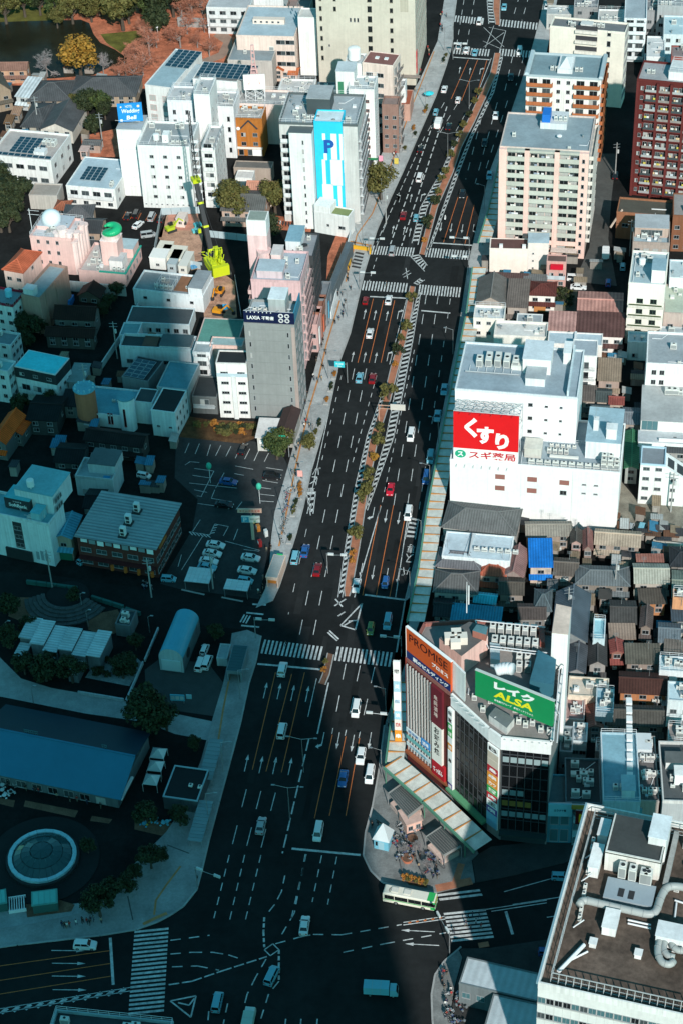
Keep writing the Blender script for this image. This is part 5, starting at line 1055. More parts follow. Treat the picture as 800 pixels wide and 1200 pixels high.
for k in range(5):
 r0,r1,z1=5.2+k*1.0,6.2+k*1.0-.05,1.7-k*.32
 for j in range(10):
  a0,a1=math.pi*(1.08+.84*j/10),math.pi*(1.08+.84*(j+.97)/10)
  MB().prism([(r*math.cos(a),r*math.sin(a))for r,a in((r0,a0),(r1,a0),(r1,a1),(r0,a1))],0,z1).build('step_block',mat('stage_stone',(.085,.09,.092),rough=.9,var=.3),st)
MB().cyl(0,0,0,.5,5.1,32).build('stage_floor',mat('stage_floor',(.02,.022,.024),rough=.9),st)
b=flat('lift_shaft','grey concrete lift box with roof machinery in the park',(135,731),(152,735),(143,713),745,wm=wall((.16,.18,.19)),rm=deck((.06,.08,.09)),rot=14,par=.5);b.acs(.8,1,2,size=(.9,.5,.8));b.clutter(3,6)
b=Bd('arched_hall','small hall with a curved turquoise blue roof by the forecourt','hall',(186,768),(214,772),13.5,4.5,14);mb=MB();NB=12;BL=mat('arched_roof_blue',(.08,.34,.46),rough=.4,var=.08)
for k in range(NB):
 a0,a1=math.pi*k/NB,math.pi*(k+1)/NB;p=lambda a,y:(b.W/2-(b.W/2)*math.cos(a),y,4.2+2.6*math.sin(a))
 mb.add([p(a0,0),p(a1,0),p(a1,b.D),p(a0,b.D)],[(0,1,2,3)])
b.part('roof',mb,BL,smooth=True)
e=MB();pts=[(b.W/2-(b.W/2)*math.cos(math.pi*k/NB),4.2+2.6*math.sin(math.pi*k/NB))for k in range(NB+1)]
for y in(.05,b.D-.05):b.part('end_wall',MB().add([(x,y,z)for x,z in pts]+[(b.W,y,0),(0,y,0)],[tuple(range(NB+3))]),wall((.45,.56,.58)));b.part('side_wall',MB().box(.02,.3,.1,b.D-.1,0,4.2).box(b.W-.3,b.W-.02,.1,b.D-.1,0,4.2),wall((.25,.30,.32)))
b.part('round_window',MB().tube((b.W+.02,b.D*.3,2.6),(b.W+.1,b.D*.3,2.6),1.2,n=18),DARKM);b.part('wing_sign',MB().box(.6,b.W-.6,-.3,-.02,.6,3.6),paint((.5,.62,.64)))
def entrance(label,fl,fr,back,h,rcol,rot=GRID,glassroof=False,wc=(.6,.56,.5)):
 b=Bd('subway_entrance',label,'entrance',fl,fr,back,h,rot);b.part('wall',MB().box(.15,.4,.2,b.D-.2,0,h-.2).box(b.W-.4,b.W-.15,.2,b.D-.2,0,h-.2).box(.4,b.W-.4,b.D-.5,b.D-.2,0,h-.2),wall(wc))
 b.part('roof_frame',MB().box(0,b.W,0,b.D,h-.2,h),wall(wc));n=max(3,int(b.D/.9))
 for k in range(n):b.part('roof_panel',MB().box(.2,b.W-.2,.2+k*(b.D-.4)/n,.2+(k+.93)*(b.D-.4)/n,h,h+.07),rcol)
 b.part('lintel',MB().box(.4,b.W-.4,.2,.4,h-1.1,h-.2),wall(wc));b.part('stair_opening',MB().box(.42,b.W-.42,.5,b.D-.6,.02,.06),DARKM)
 return b
b=entrance('pale subway entrance hut with a ribbed grey roof and orange sign',(311,676),(326,677),(318,649),3.4,paint((.34,.36,.35)),rot=14,wc=(.72,.52,.42));b.part('orange_sign',MB().box(.5,b.W-.5,.05,.19,1.6,2.4),paint((.6,.2,.04)));b.part('green_sign',MB().box(.8,b.W-.8,b.D-.1,b.D+.1,3.1,3.7),paint((.02,.35,.12)))
entrance('subway entrance with a dark glass roof at the park corner',(265,786),(283,788),(272,755),3.6,glassy('subway_glass',(.03,.08,.09),.1),rot=10,wc=(.2,.25,.27))
b=flat('service_hut','small white service block beside the subway entrance',(254,771),(266,773),(258,754),H=2.4,wm=wall((.4,.45,.46)),rm=deck((.3,.36,.38)),par=.3)
for i,(x,y)in enumerate(((187,891),(184,906),(179,922))):
 p=at(x,y,0);t=thing('tent','white pyramid tent in the row of three beside the dark pavilion','tent',(p.x,p.y,0),R(-12),'three white pyramid tents');s=1.55
 for k in range(4):
  a=math.pi/2*k+math.pi/4;q=[(s*1.41*math.cos(a),s*1.41*math.sin(a),2.2),(s*1.41*math.cos(a+math.pi/2),s*1.41*math.sin(a+math.pi/2),2.2),(0,0,3.5)]
  MB().add(q,[(0,1,2)]).build('canopy_panel',paint((.66,.68,.66)if k%2 else(.42,.46,.46)),t);MB().box(q[0][0]-.04,q[0][0]+.04,q[0][1]-.04,q[0][1]+.04,0,2.2).build('pole',STEELW,t)
b=flat('pavilion','flat dark roofed pavilion with a pale roof edge beside the tents',(191,933),(231,940),(202,896),H=3.8,wm=wall((.08,.09,.10)),rm=deck((.014,.016,.018)),rot=14,par=.25,pm=paint((.28,.40,.44)));b.acs(4.5,3.5,1,size=(.8,.8,.5));b.acs(6.5,3.4,1,size=(.8,.8,.5))
for(x,y,n,lb)in((246,912,5,'upper'),(234,984,6,'lower')):
 a0,a1=at(x+8,y-46,2.8),at(x-6,y,2.8);d=a1-a0;rz=math.atan2(d.y,d.x);cw=thing('walkway_roof',lb+' stepped glass walkway roof along the park pavement','canopy',(a0.x,a0.y,0),rz);L_=d.length
 for k in range(n*2):MB().box(k*L_/n/2,(k+.94)*L_/n/2,-1.5,1.5,2.7-.04*k,2.8-.04*k).build('roof_panel',paint((.20,.27,.29),.3),cw)
 for k in range(3):MB().box(k*L_/2.1,k*L_/2.1+.12,1.3,1.42,0,2.7-.06*k*n).build('post',STEEL,cw);MB().box(k*L_/2.1,k*L_/2.1+.12,-1.42,-1.3,0,2.7-.06*k*n).build('post',STEEL,cw)
sg=at(209,824);s=thing('notice_board','blue notice board at the park entrance','sign',(sg.x,sg.y,0),R(-8));MB().box(-1.6,1.6,-.1,.1,.8,2.6).build('board',paint((.12,.45,.60)),s);MB().box(-1.4,-1.3,-.05,.05,0,.8).box(1.3,1.4,-.05,.05,0,.8).build('leg',STEEL,s);MB().box(2.0,3.2,-.1,.1,1.6,2.8).build('side_board',paint((.25,.5,.58)),s)
for k in range(3):MB().box(-1.4+k,-.6+k,-.13,-.1,1.2,2.2).build('poster',paint((.5,.62,.64)),s)
gp2='shaded trees of the south park'
for i,(x,y,r_)in enumerate(((172,852,6.2),(182,858,5.0),(196,856,4.2),(55,798,4.2),(86,800,4.6),(30,790,3.4),(145,795,3.8),(152,788,3.2),(36,742,3),(12,760,3.6),(60,780,2.6),(12,720,3.4),(88,706,2.6),(160,762,2.6),(118,1074,4.6),(132,1062,4.0),(152,1045,3.2),(178,1018,3.4),(190,1010,2.4),(174,966,3.4),(212,968,3.2),(160,1030,2.2),(205,776,2.0),(252,750,2.6),(228,880,2.4),(104,1000,2.2))):
 _lm=min(((50,1003,'the round glass dome'),(122,1068,'the slab paved park edge'),(165,1030,'the pale corner paving'),(175,850,'the curving park path'),(70,795,'the pale multi bay building'),(60,715,'the half round stage'),(205,770,'the arched blue hall'),(190,966,'the play frames'),(150,790,'the paved garden'),(15,740,'the earth bed west of the stage'),(250,750,'the subway glass roof'),(228,885,'the flat dark pavilion')),key=lambda q:math.dist(q[:2],(x,y)))[2]
 tree('%s leafy tree beside %s'%(('dark','small dark')[r_<3],_lm),(x,y),r_*(.78 if r_>4.9 else .72),'dark',i,group=gp2+' by '+_lm)
BT=mat('hedge_dark',(.02,.03,.018),rough=1)
for i in range(14):tree('low clipped bush beside the white paved garden',(112+(i%7)*7+random.random()*3,776+(i//7)*14+random.random()*4),random.uniform(.8,1.3),'dark',i,name='shrub',group='bushes of the paved garden',cat='shrub')
gd_=sheet('garden_paving',[(112,776),(160,770),(168,778),(152,804),(100,794)],.034,mat('garden_slabs',(.26,.30,.31),rough=.9,var=.5,scale=.6,objvar=0),'pale mottled garden paving behind the path')
lw=thing('low_wall','low white wall in front of the paved garden','wall',(0,0,0))
for a,c in(((92,813),(146,822)),((168,778),(148,824)),((186,738),(170,776))):
 A,C=at(*a),at(*c);n=max(1,int((C-A).length/3))
 for k in range(n):p,q=A.lerp(C,k/n),A.lerp(C,(k+.98)/n);MB().bar((p.x,p.y,.45),(q.x,q.y,.45),.35,.8).build('wall_block',wall((.45,.5,.52)),lw)
fn=thing('hedge','green hedge fence along the side street','hedge',(0,0,0))
for a,c in(((32,684),(92,692)),((108,702),(146,714)),((148,716),(166,722))):
 A,C=at(*a),at(*c);n=max(1,int((C-A).length/2.5))
 for k in range(n):p,q=A.lerp(C,k/n),A.lerp(C,(k+.95)/n);MB().bar((p.x,p.y,.6),(q.x,q.y,.6),.6,1.1).build('panel',paint((.03,.12,.11)),fn)
def lamp(label,x,y,h=9,arm=2.2,az=90,group=None,name='street_lamp',two=False,m=None):
 p=at(x,y);o=thing(name,label,'street lamp',(p.x,p.y,0),R(-GRID-az+90),group);m=m or STEEL
 MB().tube((0,0,0),(0,0,h),.10,.06,8).build('post',m,o)
 for s in((1,-1)if two else(1,)):
  MB().tube((0,0,h-.1),(s*arm,0,h+.5),.045,.04,6).build('arm',m,o);MB().box(min(s*arm,s*(arm+.7)),max(s*arm,s*(arm+.7)),-.14,.14,h+.42,h+.56).build('lamp_head',m,o)
 return o
for x,y in((10,748),(40,824),(104,735),(176,742),(97,715)):lamp('slim park lamp post among the shaded trees',x,y,5,.6,90,'south park lamps')
b=flat('station_building','flat grey roofed building with a pale parapet at the crossing corner',(50,1235),(190,1250),(62,1182),H=10,wm=wall((.4,.45,.46)),rm=deck((.05,.055,.06)),rot=None,par=.8,pm=paint((.30,.42,.45)));b.clutter(8,3);b.rail()
p=at(297,632);s=thing('car_park_sign','tall car park sign pillar with lit boards at the entrance','sign',(p.x,p.y,0),R(-5))
MB().box(-.35,.35,-.25,.25,0,6.5).build('pillar',paint((.3,.36,.28)),s);MB().box(-2.4,2.0,-.3,.1,5.5,7.3).build('board',paint((.78,.74,.66)),s);MB().box(-2.4,-.6,-.34,-.3,5.6,7.2).build('parking_panel',paint((.1,.4,.55)),s);letters('P',.8,1.2,TW_,s,(-1.5,-.34,6.4));letters('50分100円',2.2,.5,paint((.1,.1,.1)),s,(.8,-.3,6.6));letters('空',.6,.6,paint((.05,.3,.1)),s,(.8,-.3,5.9))
MB().box(-3.2,2.6,-.2,.2,8.4,9.5).build('name_board',paint((.75,.42,.32)),s);MB().box(-.08,.08,-.08,.08,6.5,8.4).build('mast',STEEL,s);letters('タイムズ天王寺',5.0,.7,paint((.5,.05,.04)),s,(-.3,-.2,8.95))
for x,y,lb in((247,566,'in the middle of the car park'),(305,590,'at the car park exit')):
 p=at(x,y);o=thing('lamp_post','green balloon-shaped lamp '+lb,'lamp',(p.x,p.y,0));MB().tube((0,0,0),(0,0,4.6),.07).build('post',STEELW,o);MB().ball((0,0,5.4),.7,.7,1.0,12,8).build('lamp_head',paint((.06,.48,.33),.4),o)
for i,(x,y,c,lb)in enumerate(((303,622,(.7,.25,.05),'orange'),(312,628,(.7,.7,.68),'white'),(305,640,(.5,.04,.04),'red'),(298,612,(.75,.6,.2),'yellow'))):
 p=at(x,y);o=thing('vending_machine',lb+' vending machine at the car park exit','vending machine',(p.x,p.y,0),R(-GRID-60));MB().box(-.5,.5,-.4,.4,.05,1.85).build('cabinet',paint(c),o);MB().box(-.42,.42,-.43,-.4,.9,1.7).build('display',paint((.8,.8,.78)),o);MB().box(-.3,.3,-.43,-.4,.2,.45).build('slot',DARKM,o)
 # ================================================================== EAST SIDE, NORTH END
b=flat('office_building','cream office block with stacked service balconies in its front',(644,30),(732,38),(651,19),118,corner='l',wm=wall((.80,.74,.64),streak=.05),rm=deck((.17,.18,.19)),rot=None)
u=b.W
for j in range(7):b.part('balcony',MB().box(u*.34,u*.64,-.9,-.01,4+j*3.5,4.9+j*3.5),wall((.78,.72,.64)));b.part('recess',MB().box(u*.345,u*.635,-.06,-.012,4.9+j*3.5,6.4+j*3.5),FRAMED)
b.win('f',1,7,1.2,1.9,3,3.6,a=u*.74,b=u*.84,kind='d',mull=0);b.win('r',4,7,1.5,1.6,3,3.6,kind='d');b.part('end_panel',MB().box(-.12,-.005,.1,b.D-.1,0,b.H-.8),wall((.42,.16,.09)));b.clutter(8,101);b.acs(u*.55,b.D*.4,3);b.box('penthouse',u*.4,u*.55,1,b.D*.5,b.zr,b.zr+1.6,wall(OFFW),roof=deck((.6,.6,.58)));b.win('f',1,1,1.6,1.0,6,3,a=u*.14,b=u*.2)
b=flat('apartment_building','white apartment tower with wide balconies behind the cream office',(731,21),(757,23),(735,-8),72,corner='l',wm=wall((.70,.75,.77)),rm=deck((.33,.38,.41)));b.balcony('f',.3,b.W-.3,5,1.6,3.0,wall((.72,.77,.78)),dep=1.4)
for i,(fl,fr,bk,H_,wc,rc,lb)in enumerate((((700,24),(730,26),9,12,OFFW,(.5,.48,.45),'white house with rooftop machinery behind the cream office'),((757,66),(778,68),(757,42),8,(.7,.72,.72),(.62,.64,.64),'white walled yard building with grey roof plant'),((672,8),(700,9),8,10,(.3,.3,.3),(.25,.26,.27),'dark balcony building on the far crossing corner'),((640,16),(672,17),7,6,(.5,.5,.48),(.4,.42,.42),'low grey building at the far crossing corner'),((777,40),(812,42),(780,18),10,(.6,.68,.70),(.42,.56,.60),'building with a pale turquoise roof at the block edge'),((770,6),(812,8),8,12,(.4,.42,.43),(.3,.33,.34),'grey balcony block with pipes on its roof'),((757,12),(774,13),8,9,(.3,.31,.32),(.22,.23,.24),'dark low house beside the white balcony tower'),((754,82),(790,84),12,6,(.66,.70,.72),(.45,.50,.52),'low pale roofed house behind the dark red apartments'),((786,66),(812,68),8,14,(.30,.09,.08),(.25,.2,.2),'dark red stub of a building at the block edge'))):
 b=flat('house_block',lb,fl,fr,bk,H=H_,wm=wall(wc),rm=deck(rc),par=.5);b.clutter(6,110+i);b.win('f',max(2,int(b.W/3)),max(1,int(H_/3.2)),1.5,1.3,1,3.1)
 if i in(0,2,5):b.rail();b.acs(1,1,3)
b=flat('apartment_building','apartment block with orange brown balconies and a white centre',(616,87),(704,92),(627,61),192,corner='l',wm=wall((.78,.76,.72)),rm=deck((.20,.28,.31)),rot=None,pm=paint((.42,.50,.53)))
OB=wall((.46,.15,.06));u=b.W
b.balcony('f',.2,u*.36,9,2.4,3.1,OB,dep=1.2);b.balcony('f',u*.64,u-.2,9,2.4,3.1,OB,dep=1.2);b.balcony('r',.5,b.D-.5,9,2.4,3.1,OB,dep=1.0);b.win('f',2,9,1.1,1.2,3,3.1,a=u*.37,b=u*.63)
for s_ in(.0,1.0):b.part('roof_skirt',MB().add([(-.6 if not s_ else u-.9,-.5,b.H),(.9 if not s_ else u+.6,-.5,b.H),(.9 if not s_ else u+.6,b.D+.4,b.H),(-.6 if not s_ else u-.9,b.D+.4,b.H),(-.3 if not s_ else u-.6,-.2,b.H+.7),(.6 if not s_ else u+.3,-.2,b.H+.7),(.6 if not s_ else u+.3,b.D+.1,b.H+.7),(-.3 if not s_ else u-.6,b.D+.1,b.H+.7)],[(0,1,5,4),(1,2,6,5),(2,3,7,6),(3,0,4,7),(4,5,6,7)]),paint((.42,.50,.53)))
b.box('lift_house',u*.4,u*.6,b.D*.2,b.D*.8,b.zr,b.zr+1.5,wall(OFFW));b.part('roof_pyramid',MB().add([(u*.42,b.D*.22,b.zr+1.5),(u*.58,b.D*.22,b.zr+1.5),(u*.58,b.D*.78,b.zr+1.5),(u*.42,b.D*.78,b.zr+1.5),(u*.5,b.D*.5,b.zr+3.4)],[(0,1,4),(1,2,4),(2,3,4),(3,0,4)]),STEELW);b.acs(u*.3,b.D*.3,2);b.acs(u*.63,b.D*.3,2)
b=flat('apartment_tower','tall pale pink apartment tower with rows of recessed balconies',(585,171),(690,177),(593,131),294,corner='l',wm=wall((.62,.50,.45)),rm=deck((.27,.33,.36)),rot=None,par=.5)
PKW=wall((.80,.54,.47),streak=.05);SPD=wall((.50,.50,.44),streak=.05);u=b.W;fh=(b.H-2.4)/12
bays=((.085,.285),(.34,.62),(.675,.895));piers=((0,.085),(.285,.34),(.62,.675),(.895,1.0))
for a,c in piers:b.part('pier',MB().box(u*a-(.02 if a==0 else 0),u*c,-1.25,-.01,0,b.H-.3),PKW)
for j in range(12):
 z=1.6+j*fh;sm=SPD if j>1 else PKW
 for a,c in bays:b.part('spandrel',MB().box(u*a+.01,u*c-.01,-1.2,-1.02,z-.35+(fh*.0),z+1.05),sm);b.part('balcony_floor',MB().box(u*a+.01,u*c-.01,-1.02,-.012,z-.3,z-.12),sm)
 for a,c in bays:
  n=2 if c-a<.25 else 3;w_=(c-a)*u/n
  for k in range(n):put('window',win_mesh(w_*.86,1.75,random.choice('xymdc'),1),b.root,(u*a+w_*(k+.5),0,z-.1))
  for k in range(random.randrange(0,4)):
   x=u*a+.5+random.random()*((c-a)*u-1.4);b.part('laundry',MB().box(x,x+random.uniform(.5,1.1),-.85,-.80,z+.5,z+1.45),paint(random.choice(((.75,.75,.74),(.6,.62,.66),(.7,.6,.55),(.3,.34,.42),(.72,.70,.66)))))
b.part('spandrel',MB().box(u*.085,u*.895,-1.2,-.02,b.H-1.0,b.H-.3),SPD)
for j in range(12):put('window',win_mesh(.8,1.3,'d',0),b.root,(u*.945,-1.26,1.7+j*fh))
b.balcony('r',.8,b.D-.8,11,4.5,fh,wall((.70,.66,.60)),dep=1.2,glassw=True);b.win('l',4,11,1,1.2,4,fh,kind='d')
rec0,rec1=u*.40,u*.70
b.box('roof_machine_house',rec0,rec1,b.D*.6,b.D-.5,b.zr,b.zr+1.8,wall((.6,.62,.63)),None);b.part('blue_tank',MB().box(u*.42,u*.51,b.D*.62,b.D*.85,b.zr+1.81,b.zr+4.2),paint((.02,.16,.55)));b.acs(u*.55,b.D*.68,3,z=b.zr+1.81);b.clutter(4,121,v1=b.D*.5);b.part('satellite_dish',MB().ball((u*.64,b.D*.33,b.zr+1.0),.8,.8,.4,10,6),STEELW);b.part('ground_canopy',MB().box(u*.62,u*.92,-3.5,-1.3,3.0,3.3),wall((.62,.52,.47)))
b=flat('apartment_tower','dark red brick apartment tower with cluttered balconies',(746,92),(830,100),(751,70),228,corner='l',wm=wall((.115,.022,.02),streak=.05),rm=deck((.36,.37,.38)),rot=None)
u=b.W;fh=(b.H-2)/12;RB=wall((.13,.026,.024))
b.win('l',3,11,1.2,1.3,3,fh)
for k in range(5):
 a=u*(.13+.19*k);c=a+u*.155
 for j in range(12):
  z=1.4+j*fh;b.part('balcony',MB().box(a,c,-1.1,-.01,z-.15,z).box(a,c,-1.12,-1.0,z,z+.25),RB)
  for i_ in range(2):put('window',win_mesh((c-a)/2*.85,1.8,random.choice('xyxmc'),1),b.root,(a+(c-a)*(.25+.5*i_),0,z))
  b.part('railing',MB().box(a,c,-1.13,-1.09,z+.26,z+1.0),random.choice((G_MID,paint((.4,.4,.4)),wall((.3,.26,.24)))))
  for i_ in range(random.randrange(1,4)):
   x=a+random.random()*(c-a-.7);b.part('laundry',MB().box(x,x+random.uniform(.4,.9),-.9,-.84,z+.5,z+1.5),paint(random.choice(((.75,.74,.72),(.55,.60,.64),(.7,.5,.3),(.3,.4,.45),(.72,.70,.66),(.6,.5,.1)))))
 b.part('pier',MB().box(c+.01,c+u*.035-.01,-1.15,-.01,0,b.H-.6),RB)
b.part('pier',MB().box(0,u*.035,-.5,-.01,0,b.H-.6),RB);b.win('f',1,12,.9,1.2,1.6,fh,a=u*.05,b=u*.11);b.box('penthouse',u*.42,u*.8,b.D*.2,b.D*.8,b.zr,b.zr+2.6,wall(OFFW),roof=deck((.6,.62,.62)));b.rail(u*.44,u*.78,b.D*.22,b.D*.78,b.zr+2.7,1.4);b.acs(u*.1,b.D*.4,2)
b=flat('shop_building','low cream building with a maroon roof in front of the pink tower',(573,291),(618,292),(576,279),319,corner='l',wm=wall((.82,.72,.64),streak=.04),rm=deck((.12,.06,.055)),rot=None,par=.15);b.box('stair_block',b.W+.01,b.W+5.8,-.1,b.D-.5,0,b.H+2.2,wall((.82,.74,.68),streak=.04),roof=deck((.42,.52,.58)))
for j in range(3):put('window',win_mesh(.5,.5,'d',0),b.root,(b.W+1.5,-.1,1.6+j*2.4))
for t in(.25,.85):b.part('roof_vent',MB().box(b.W*t,b.W*t+1,.4,1.2,b.zr,b.zr+1.0),OFFM)
b=flat('shop_building','small pink shop house with a red awning beside the lane',(640,306),(663,307),(641,298),337,corner='l',wm=wall((.62,.36,.32)),rm=deck((.14,.09,.08)),par=.3);b.part('red_awning',MB().box(b.W*.2,b.W*.85,-.9,-.01,b.H-2.2,b.H-.8),paint((.55,.01,.03)));b.win('f',2,2,1.3,1.2,1.0,2.8);b.balcony('f',.2,b.W-.2,1,3.6,3,wall((.5,.55,.58)),glassw=False)
house('grey tiled hip roofed house behind the arcade',(556,356),(592,360),(566,326),6,2.4,'v','gable',(.16,.15,.14),(.4,.34,.3));house('brown grey gabled house next to the grey tiled one',(592,360),(618,362),(593,332),6,1.8,'u','shed',(.17,.14,.125),(.4,.34,.3));b=house('white house with a maroon hipped roof and wooden door',(617,346),(651,348),(621,329),5.5,1.6,'u','hip',(.11,.035,.03),(.8,.76,.7));b.part('wood_door',MB().box(2,5.2,.2,.44,.1,2.2),paint((.5,.22,.08)))
house('dark low shed roof under the cream building',(560,326),(618,330),(562,320),4,.6,'u','shed',(.10,.06,.055),(.3,.22,.2));house('grey shed roof beside the pink shop house',(612,332),(640,334),(612,322),4,.5,'u','shed',(.15,.15,.15),(.3,.28,.26))
for pts,rc,lb,kd in((((675,367),(729,370),(677,341)),(.50,.26,.22),'wide faded pink metal roof beside the dark street','gable'),(((674,393),(731,398),(675,368)),(.115,.06,.055),'large dark maroon roof below the faded pink one','shed'),(((641,387),(674,388),(643,368)),(.46,.26,.23),'smaller patched pink metal roof next to the garden','shed')):
 b=house(lb,*pts,6,1.2,'u',kd,rc,(.82,.76,.72),pitch=1.0);
sheet('garden_ground',[(648,340),(676,340),(674,366),(648,366)],.03,mat('garden_soil',(.10,.10,.075),rough=1,var=.5),'little stony back garden beside the maroon roofed house')
for i in range(9):tree('garden shrub in the stony back garden',(651+(i%3)*8,346+(i//3)*7),random.uniform(.8,1.5),random.choice(('olive','dark')),i,name='shrub',group='back garden shrubs',cat='shrub')
b=flat('apartment_building','cream four storey apartment house with planted balconies',(736,331),(779,334),(742,293),402,corner='l',wm=wall((.82,.78,.70),streak=.05),rm=deck((.36,.46,.50)),rot=None);u=b.W
for j in range(4):b.part('balcony',MB().box(.2,u-.1,-.9,-.01,2.2+j*3.3,2.4+j*3.3).box(.2,u-.1,-.95,-.85,2.4+j*3.3,3.0+j*3.3),wall((.70,.66,.58)));b.part('planter',MB().box(.6,u-.5,-.83,-.5,2.41+j*3.3,3.2+j*3.3),paint((.05,.08,.03)))
b.win('f',2,4,1.7,1.4,3.3,3.3,a=u*.15,b=u*.9,fm=paint((.08,.14,.10)),kind='d');b.box('stair_house',u*.6,u-.3,b.D*.1,b.D*.45,b.zr,b.zr+4,wall((.84,.82,.78)),roof=deck((.28,.40,.46)));b.clutter(8,131,u1=u*.5);b.tank(u*.3,b.D*.6,.9,1.4);b.pipe([(1,1,b.zr+.3),(1,b.D-1,b.zr+.3),(u*.5,b.D-1,b.zr+.3)])
b=flat('house_block','house with a pale grey roof and a glazed roof terrace',(741,283),(784,285),(742,258),H=11,wm=wall((.40,.32,.28)),rm=deck((.32,.40,.44)),par=.9);b.box('upper_storey',.4,b.W-.4,b.D*.35,b.D-.3,b.zr,b.zr+3,wall((.5,.36,.3)),roof=deck((.42,.44,.46)));b.clutter(9,132,v1=b.D*.3);b.win('f',4,3,1.6,1.3,1.2,3.2);put('window',win_mesh(6,1.8,'m',5),b.root,(b.W*.5,b.D*.35,b.zr+.6))
b=flat('garage','brown walled building with a wide mossy flat roof',(722,248),(786,253),(730,231),279,corner='l',wm=wall((.30,.13,.07)),rm=deck((.09,.085,.07)),rot=None,par=.6);b.win('f',3,1,1.8,1.2,4,3);b.part('white_pipe',MB().bar((b.W*.62,b.D*.4,b.zr+.3),(b.W*.9,b.D*.42,b.zr+.3),.25),STEELW);b.part('corner_brace',MB().bar((-1.5,-1.0,4),(1.5,1.5,b.H),.4),wall((.62,.50,.42)))
for i,(fl,fr,bk,H_,wc,rc,lb)in enumerate((((788,252),(812,254),(790,226),12,(.22,.09,.05),(.3,.28,.27),'tall brown house with a white gable edge'),((784,325),(812,327),(788,304),12,(.72,.76,.77),(.50,.58,.60),'pale blue white house next to the planted balconies'),((777,366),(812,368),(786,333),9,(.50,.40,.36),(.44,.48,.40),'house with a pale green ribbed roof'),((772,396),(812,398),(775,382),6,(.5,.5,.5),(.42,.46,.48),'low grey roofed house below the green roof'),((735,400),(772,402),(737,388),6,(.72,.72,.7),(.5,.55,.58),'low white roofed annex below the planted balconies'))):
 b=flat('house_block',lb,fl,fr,bk,H=H_,wm=wall(wc),rm=deck(rc),par=.4);b.win('f',max(2,int(b.W/3)),max(1,int(H_/3.4)),1.5,1.2,1,3.2);b.clutter(3,140+i)
b=flat('shop_building','cream shop with roof railing beside the arcade',(554,372),(590,374),(557,357),402,corner='l',wm=wall((.82,.76,.68),streak=.04),rm=deck((.48,.54,.57)));b.rail();b.clutter(7,151);b.win('f',3,2,1.2,1,3,3.2)
b=flat('shop_building','white gabled workshop with a grey roof next to the cream shop',(604,381),(634,383),(606,367),402,corner='l',wm=wall((.80,.80,.78)),rm=deck((.32,.35,.37)),par=.2);b.win('f',1,2,1.6,.7,1.5,3);b.clutter(2,9)
b=flat('shop_building','cream low building with two windows behind the pharmacy roof',(578,392),(640,395),7,H=8,wm=wall((.80,.75,.68)),rm=deck((.62,.60,.57)));b.win('f',4,2,1.2,1,1,3.2);b.clutter(6,152)
b=flat('house_block','long low building with two pale blue roofs behind the pharmacy',(641,402),(705,405),(642,388),H=9,wm=wall((.78,.74,.70)),rm=deck((.46,.55,.60)),par=.3);b.part('roof_divider',MB().box(b.W*.48,b.W*.52,.3,b.D-.3,b.zr,b.zr+.8),wall(OFFW));b.win('f',5,2,1.2,1,1,3.2)
b=flat('apartment_building','white apartment house with railed balconies beside the pharmacy',(670,416),(699,418),(672,397),462,corner='l',wm=wall(WHITE,streak=.05),rm=deck((.36,.41,.45)),par=.3);b.balcony('f',.4,b.W-.4,3,2.2,3.1,wall(WHITE),rail=FRAMED)
house('tan tiled roof house between the white apartments and the dark lane',(699,446),(727,447),(700,423),6,1.2,'u','shed',(.26,.20,.15),(.4,.3,.26))
for pts,rc,lb,kd in((((697,471),(716,472),(698,455)),(.07,.085,.085),'dark grey green roof behind the pharmacy','gable'),(((712,474),(731,475),(713,464)),(.24,.07,.06),'rust red roof behind the pharmacy','gable'),(((690,487),(713,488),(691,473)),(.07,.09,.10),'slate roof with an aerial behind the pharmacy','gable'),(((713,491),(728,492),(714,478)),(.20,.18,.16),'small brown grey roof beside the slate roof','gable'),(((728,497),(752,498),(729,477)),(.17,.19,.21),'blue grey roof beside the dark lane','gable'),(((680,470),(698,471),(681,455)),(.12,.10,.09),'dark cluttered yard roof beside the white apartments','shed')):
 house(lb,*pts,5.5,1.2,'u',kd,rc,(.4,.33,.28))
b=house('bright green shed roof beside the white complex',(747,520),(774,521),(748,506),5,.8,'u','shed',(.05,.18,.09),(.3,.33,.3),tile=True,pitch=.8);b=house('long green metal roof beside the pharmacy block',(730,549),(748,550),(732,505),5,.8,'v','gable',(.05,.17,.09),(.3,.32,.3),pitch=.8);house('dark slate hip roof behind the little white office',(773,530),(806,533),(776,508),5,1.8,'u','hip',(.06,.062,.065),(.35,.34,.33))
sheet('yard',[(724,560),(745,585),(812,594),(812,640),(770,634),(720,620)],.02,mat('gravel_yard',(.24,.22,.18),rough=1,var=.4,scale=.4,objvar=0),'gravel yard beside the white pharmacy block');sheet('weed_ground',[(770,636),(800,638),(795,662),(768,650)],.03,mat('weed_patch',(.14,.12,.04),rough=1,var=.5),'weedy patch next to the gravel yard')
b=Bd('boundary_wall','long cream boundary wall along the gravel yard','wall',(765,634),(808,640),.4,2.0,None);b.part('wall',MB().box(0,b.W,0,.4,0,2),wall((.7,.66,.58)));b.part('coping',MB().box(-.1,b.W+.1,-.1,.5,2,2.15),wall((.6,.56,.5)))
b=flat('factory','large white building with a grey upper roof and terrace plant',(757,425),(815,428),(763,388),H=17,wm=wall(WHITE),rm=deck((.33,.36,.38)),rot=None);b.win('f',2,2,1.2,1.4,10.5,3,a=1,b=5,kind='d');b.clutter(5,161)
b.box('lower_block',-.6,b.W,-15,-.01,0,10,wall(WHITE),roof=deck((.40,.41,.41)));b.acs(5,-4,2,z=10.2,size=(2.2,1.4,1.6));b.acs(8.5,-4,3,z=10.2)
